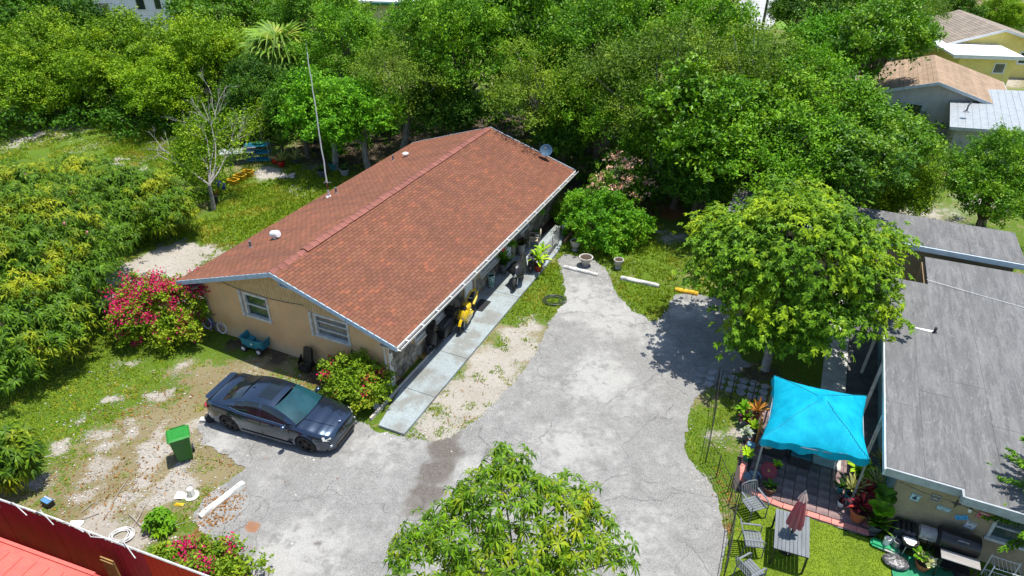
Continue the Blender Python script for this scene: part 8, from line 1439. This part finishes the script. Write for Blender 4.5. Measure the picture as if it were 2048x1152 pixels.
mr_ = M('white_metal_roofing', (.37, .395, .40), (.31, .33, .335), 3, .45, metal=.2); gable_house('metal_roof_house', 'pale house with a grey-white tiled metal roof at the right edge', (33.4, 38.0, 0), R(-29), 13, 9.5, 2.5, .55, M('pale_wall', (.45, .44, .41), None, 3, .9), mr_, M('grey_fascia', (.42, .44, .45), None, 5, .6), (), .35, rows=.4)
mp_ = thing('roof_pipe', 'bent vent pipe on the grey-white metal roof', 'vent pipe', (28.917, 42.556, 3.1)); q = MB(); q.tube([(0, 0, -.1), (0, 0, .35), (.12, 0, .6)], .05, 8); q.build('pipe', MATS['vent_lead'], mp_); q = MB(); q.lathe([(.2, -.06), (.08, .03)], 12); q.build('flashing', MATS['vent_lead'], mp_)
sid = M('white_siding', (.86, .87, .88), (.8, .81, .82), 2, .7); wh2 = thing('white_house', 'white weatherboard house at the top left behind the trees', 'house', (-41.0, 76, 0), R(10)); q = MB(); q.box((0, 3, 2.6), (9, 6, 5.2)); q.build('wall', sid, wh2)
for k in range(20): q = MB(); q.box((0, -.02, .3 + k * .25), (9.02, .05, .235), m=Matrix.Rotation(R(-4), 3, 'X')); q.build('weatherboard', sid, wh2)
q = MB(); q.box((0, 3, 5.3), (10, 7, .2)); q.build('roof', wroof, wh2); window(wh2, 1.2, 3.2, 2.2, 4.4, white, winglass, y=-.05, rails=1, fw=.1, glass_y=-.015); window(wh2, 3.0, 3.2, 3.8, 4.4, white, winglass, y=-.05, rails=1, fw=.1, glass_y=-.015)
q = MB(); q.box((-1.9, -.08, 2.9), (.9, .05, 2.2)); dd = q.build('door', M('dark_red_door', (.12, .03, .02), (.4, .36, .33), 3, .7), wh2); q = MB(); q.box((-1.5, -.12, 3.0), (.05, .06, .1)); q.build('door_handle', steel, dd)
py = thing('pale_yellow_house', 'pale yellow house with a green trim at the top middle', 'house', (-13.8, 78, 0), R(-6)); pyw = M('pale_yellow', (.62, .55, .30), (.55, .49, .27), 2, .85); q = MB(); q.box((0, 3, 1.9), (5.4, 6, 3.8)); q.build('wall', pyw, py); q = MB(); q.box((.3, 3, 3.9), (6.4, 7, .2)); q.build('roof', wroof, py); q = MB(); q.box((.8, -.36, 3.72), (4.4, .4, .22)); q.build('awning', M('green_awning', (.02, .18, .09), None, 4, .6), py); window(py, .5, 1.9, 1.4, 3.2, white, winglass, y=0, rails=1, fw=.1, glass_y=-.015); window(py, -1.4, 2.9, -1.0, 3.2, white, winglass, y=0, rails=0, fw=.05, glass_y=-.015)
up = thing('utility_pole', 'dark wooden utility pole by the far street', 'pole', (*(28.428, 81.107, 0)[:2], 0)); q = MB(); q.tube([(0, 0, 0), (0, 0, 5.5)], [.16, .12], 10); q.build('pole', M('pole_wood', (.08, .065, .05), None, 6, .9), up); q = MB(); q.box((0, 0, 5.2), (1.2, .1, .1)); q.build('crossarm', MATS['pole_wood'], up)
rt_ = thing('far_brown_roof', 'brown hipped roof at the top right corner', 'house', (58, 84, 0), R(-10)); q = MB(); q.box((0, 0, 1.3), (14, 7, 2.6)); q.build('wall', pyw, rt_); q = MB(); q.add([(-7.5, -4, 2.6), (7.5, -4, 2.6), (7.5, 4, 2.6), (-7.5, 4, 2.6), (-3.5, 0, 4.4), (3.5, 0, 4.4)], [(0, 1, 5, 4), (1, 2, 5), (2, 3, 4, 5), (3, 0, 4)]); q.build('roof', M('brown_far_shingle', (.28, .17, .12), (.2, .12, .09), 2, .9), rt_)
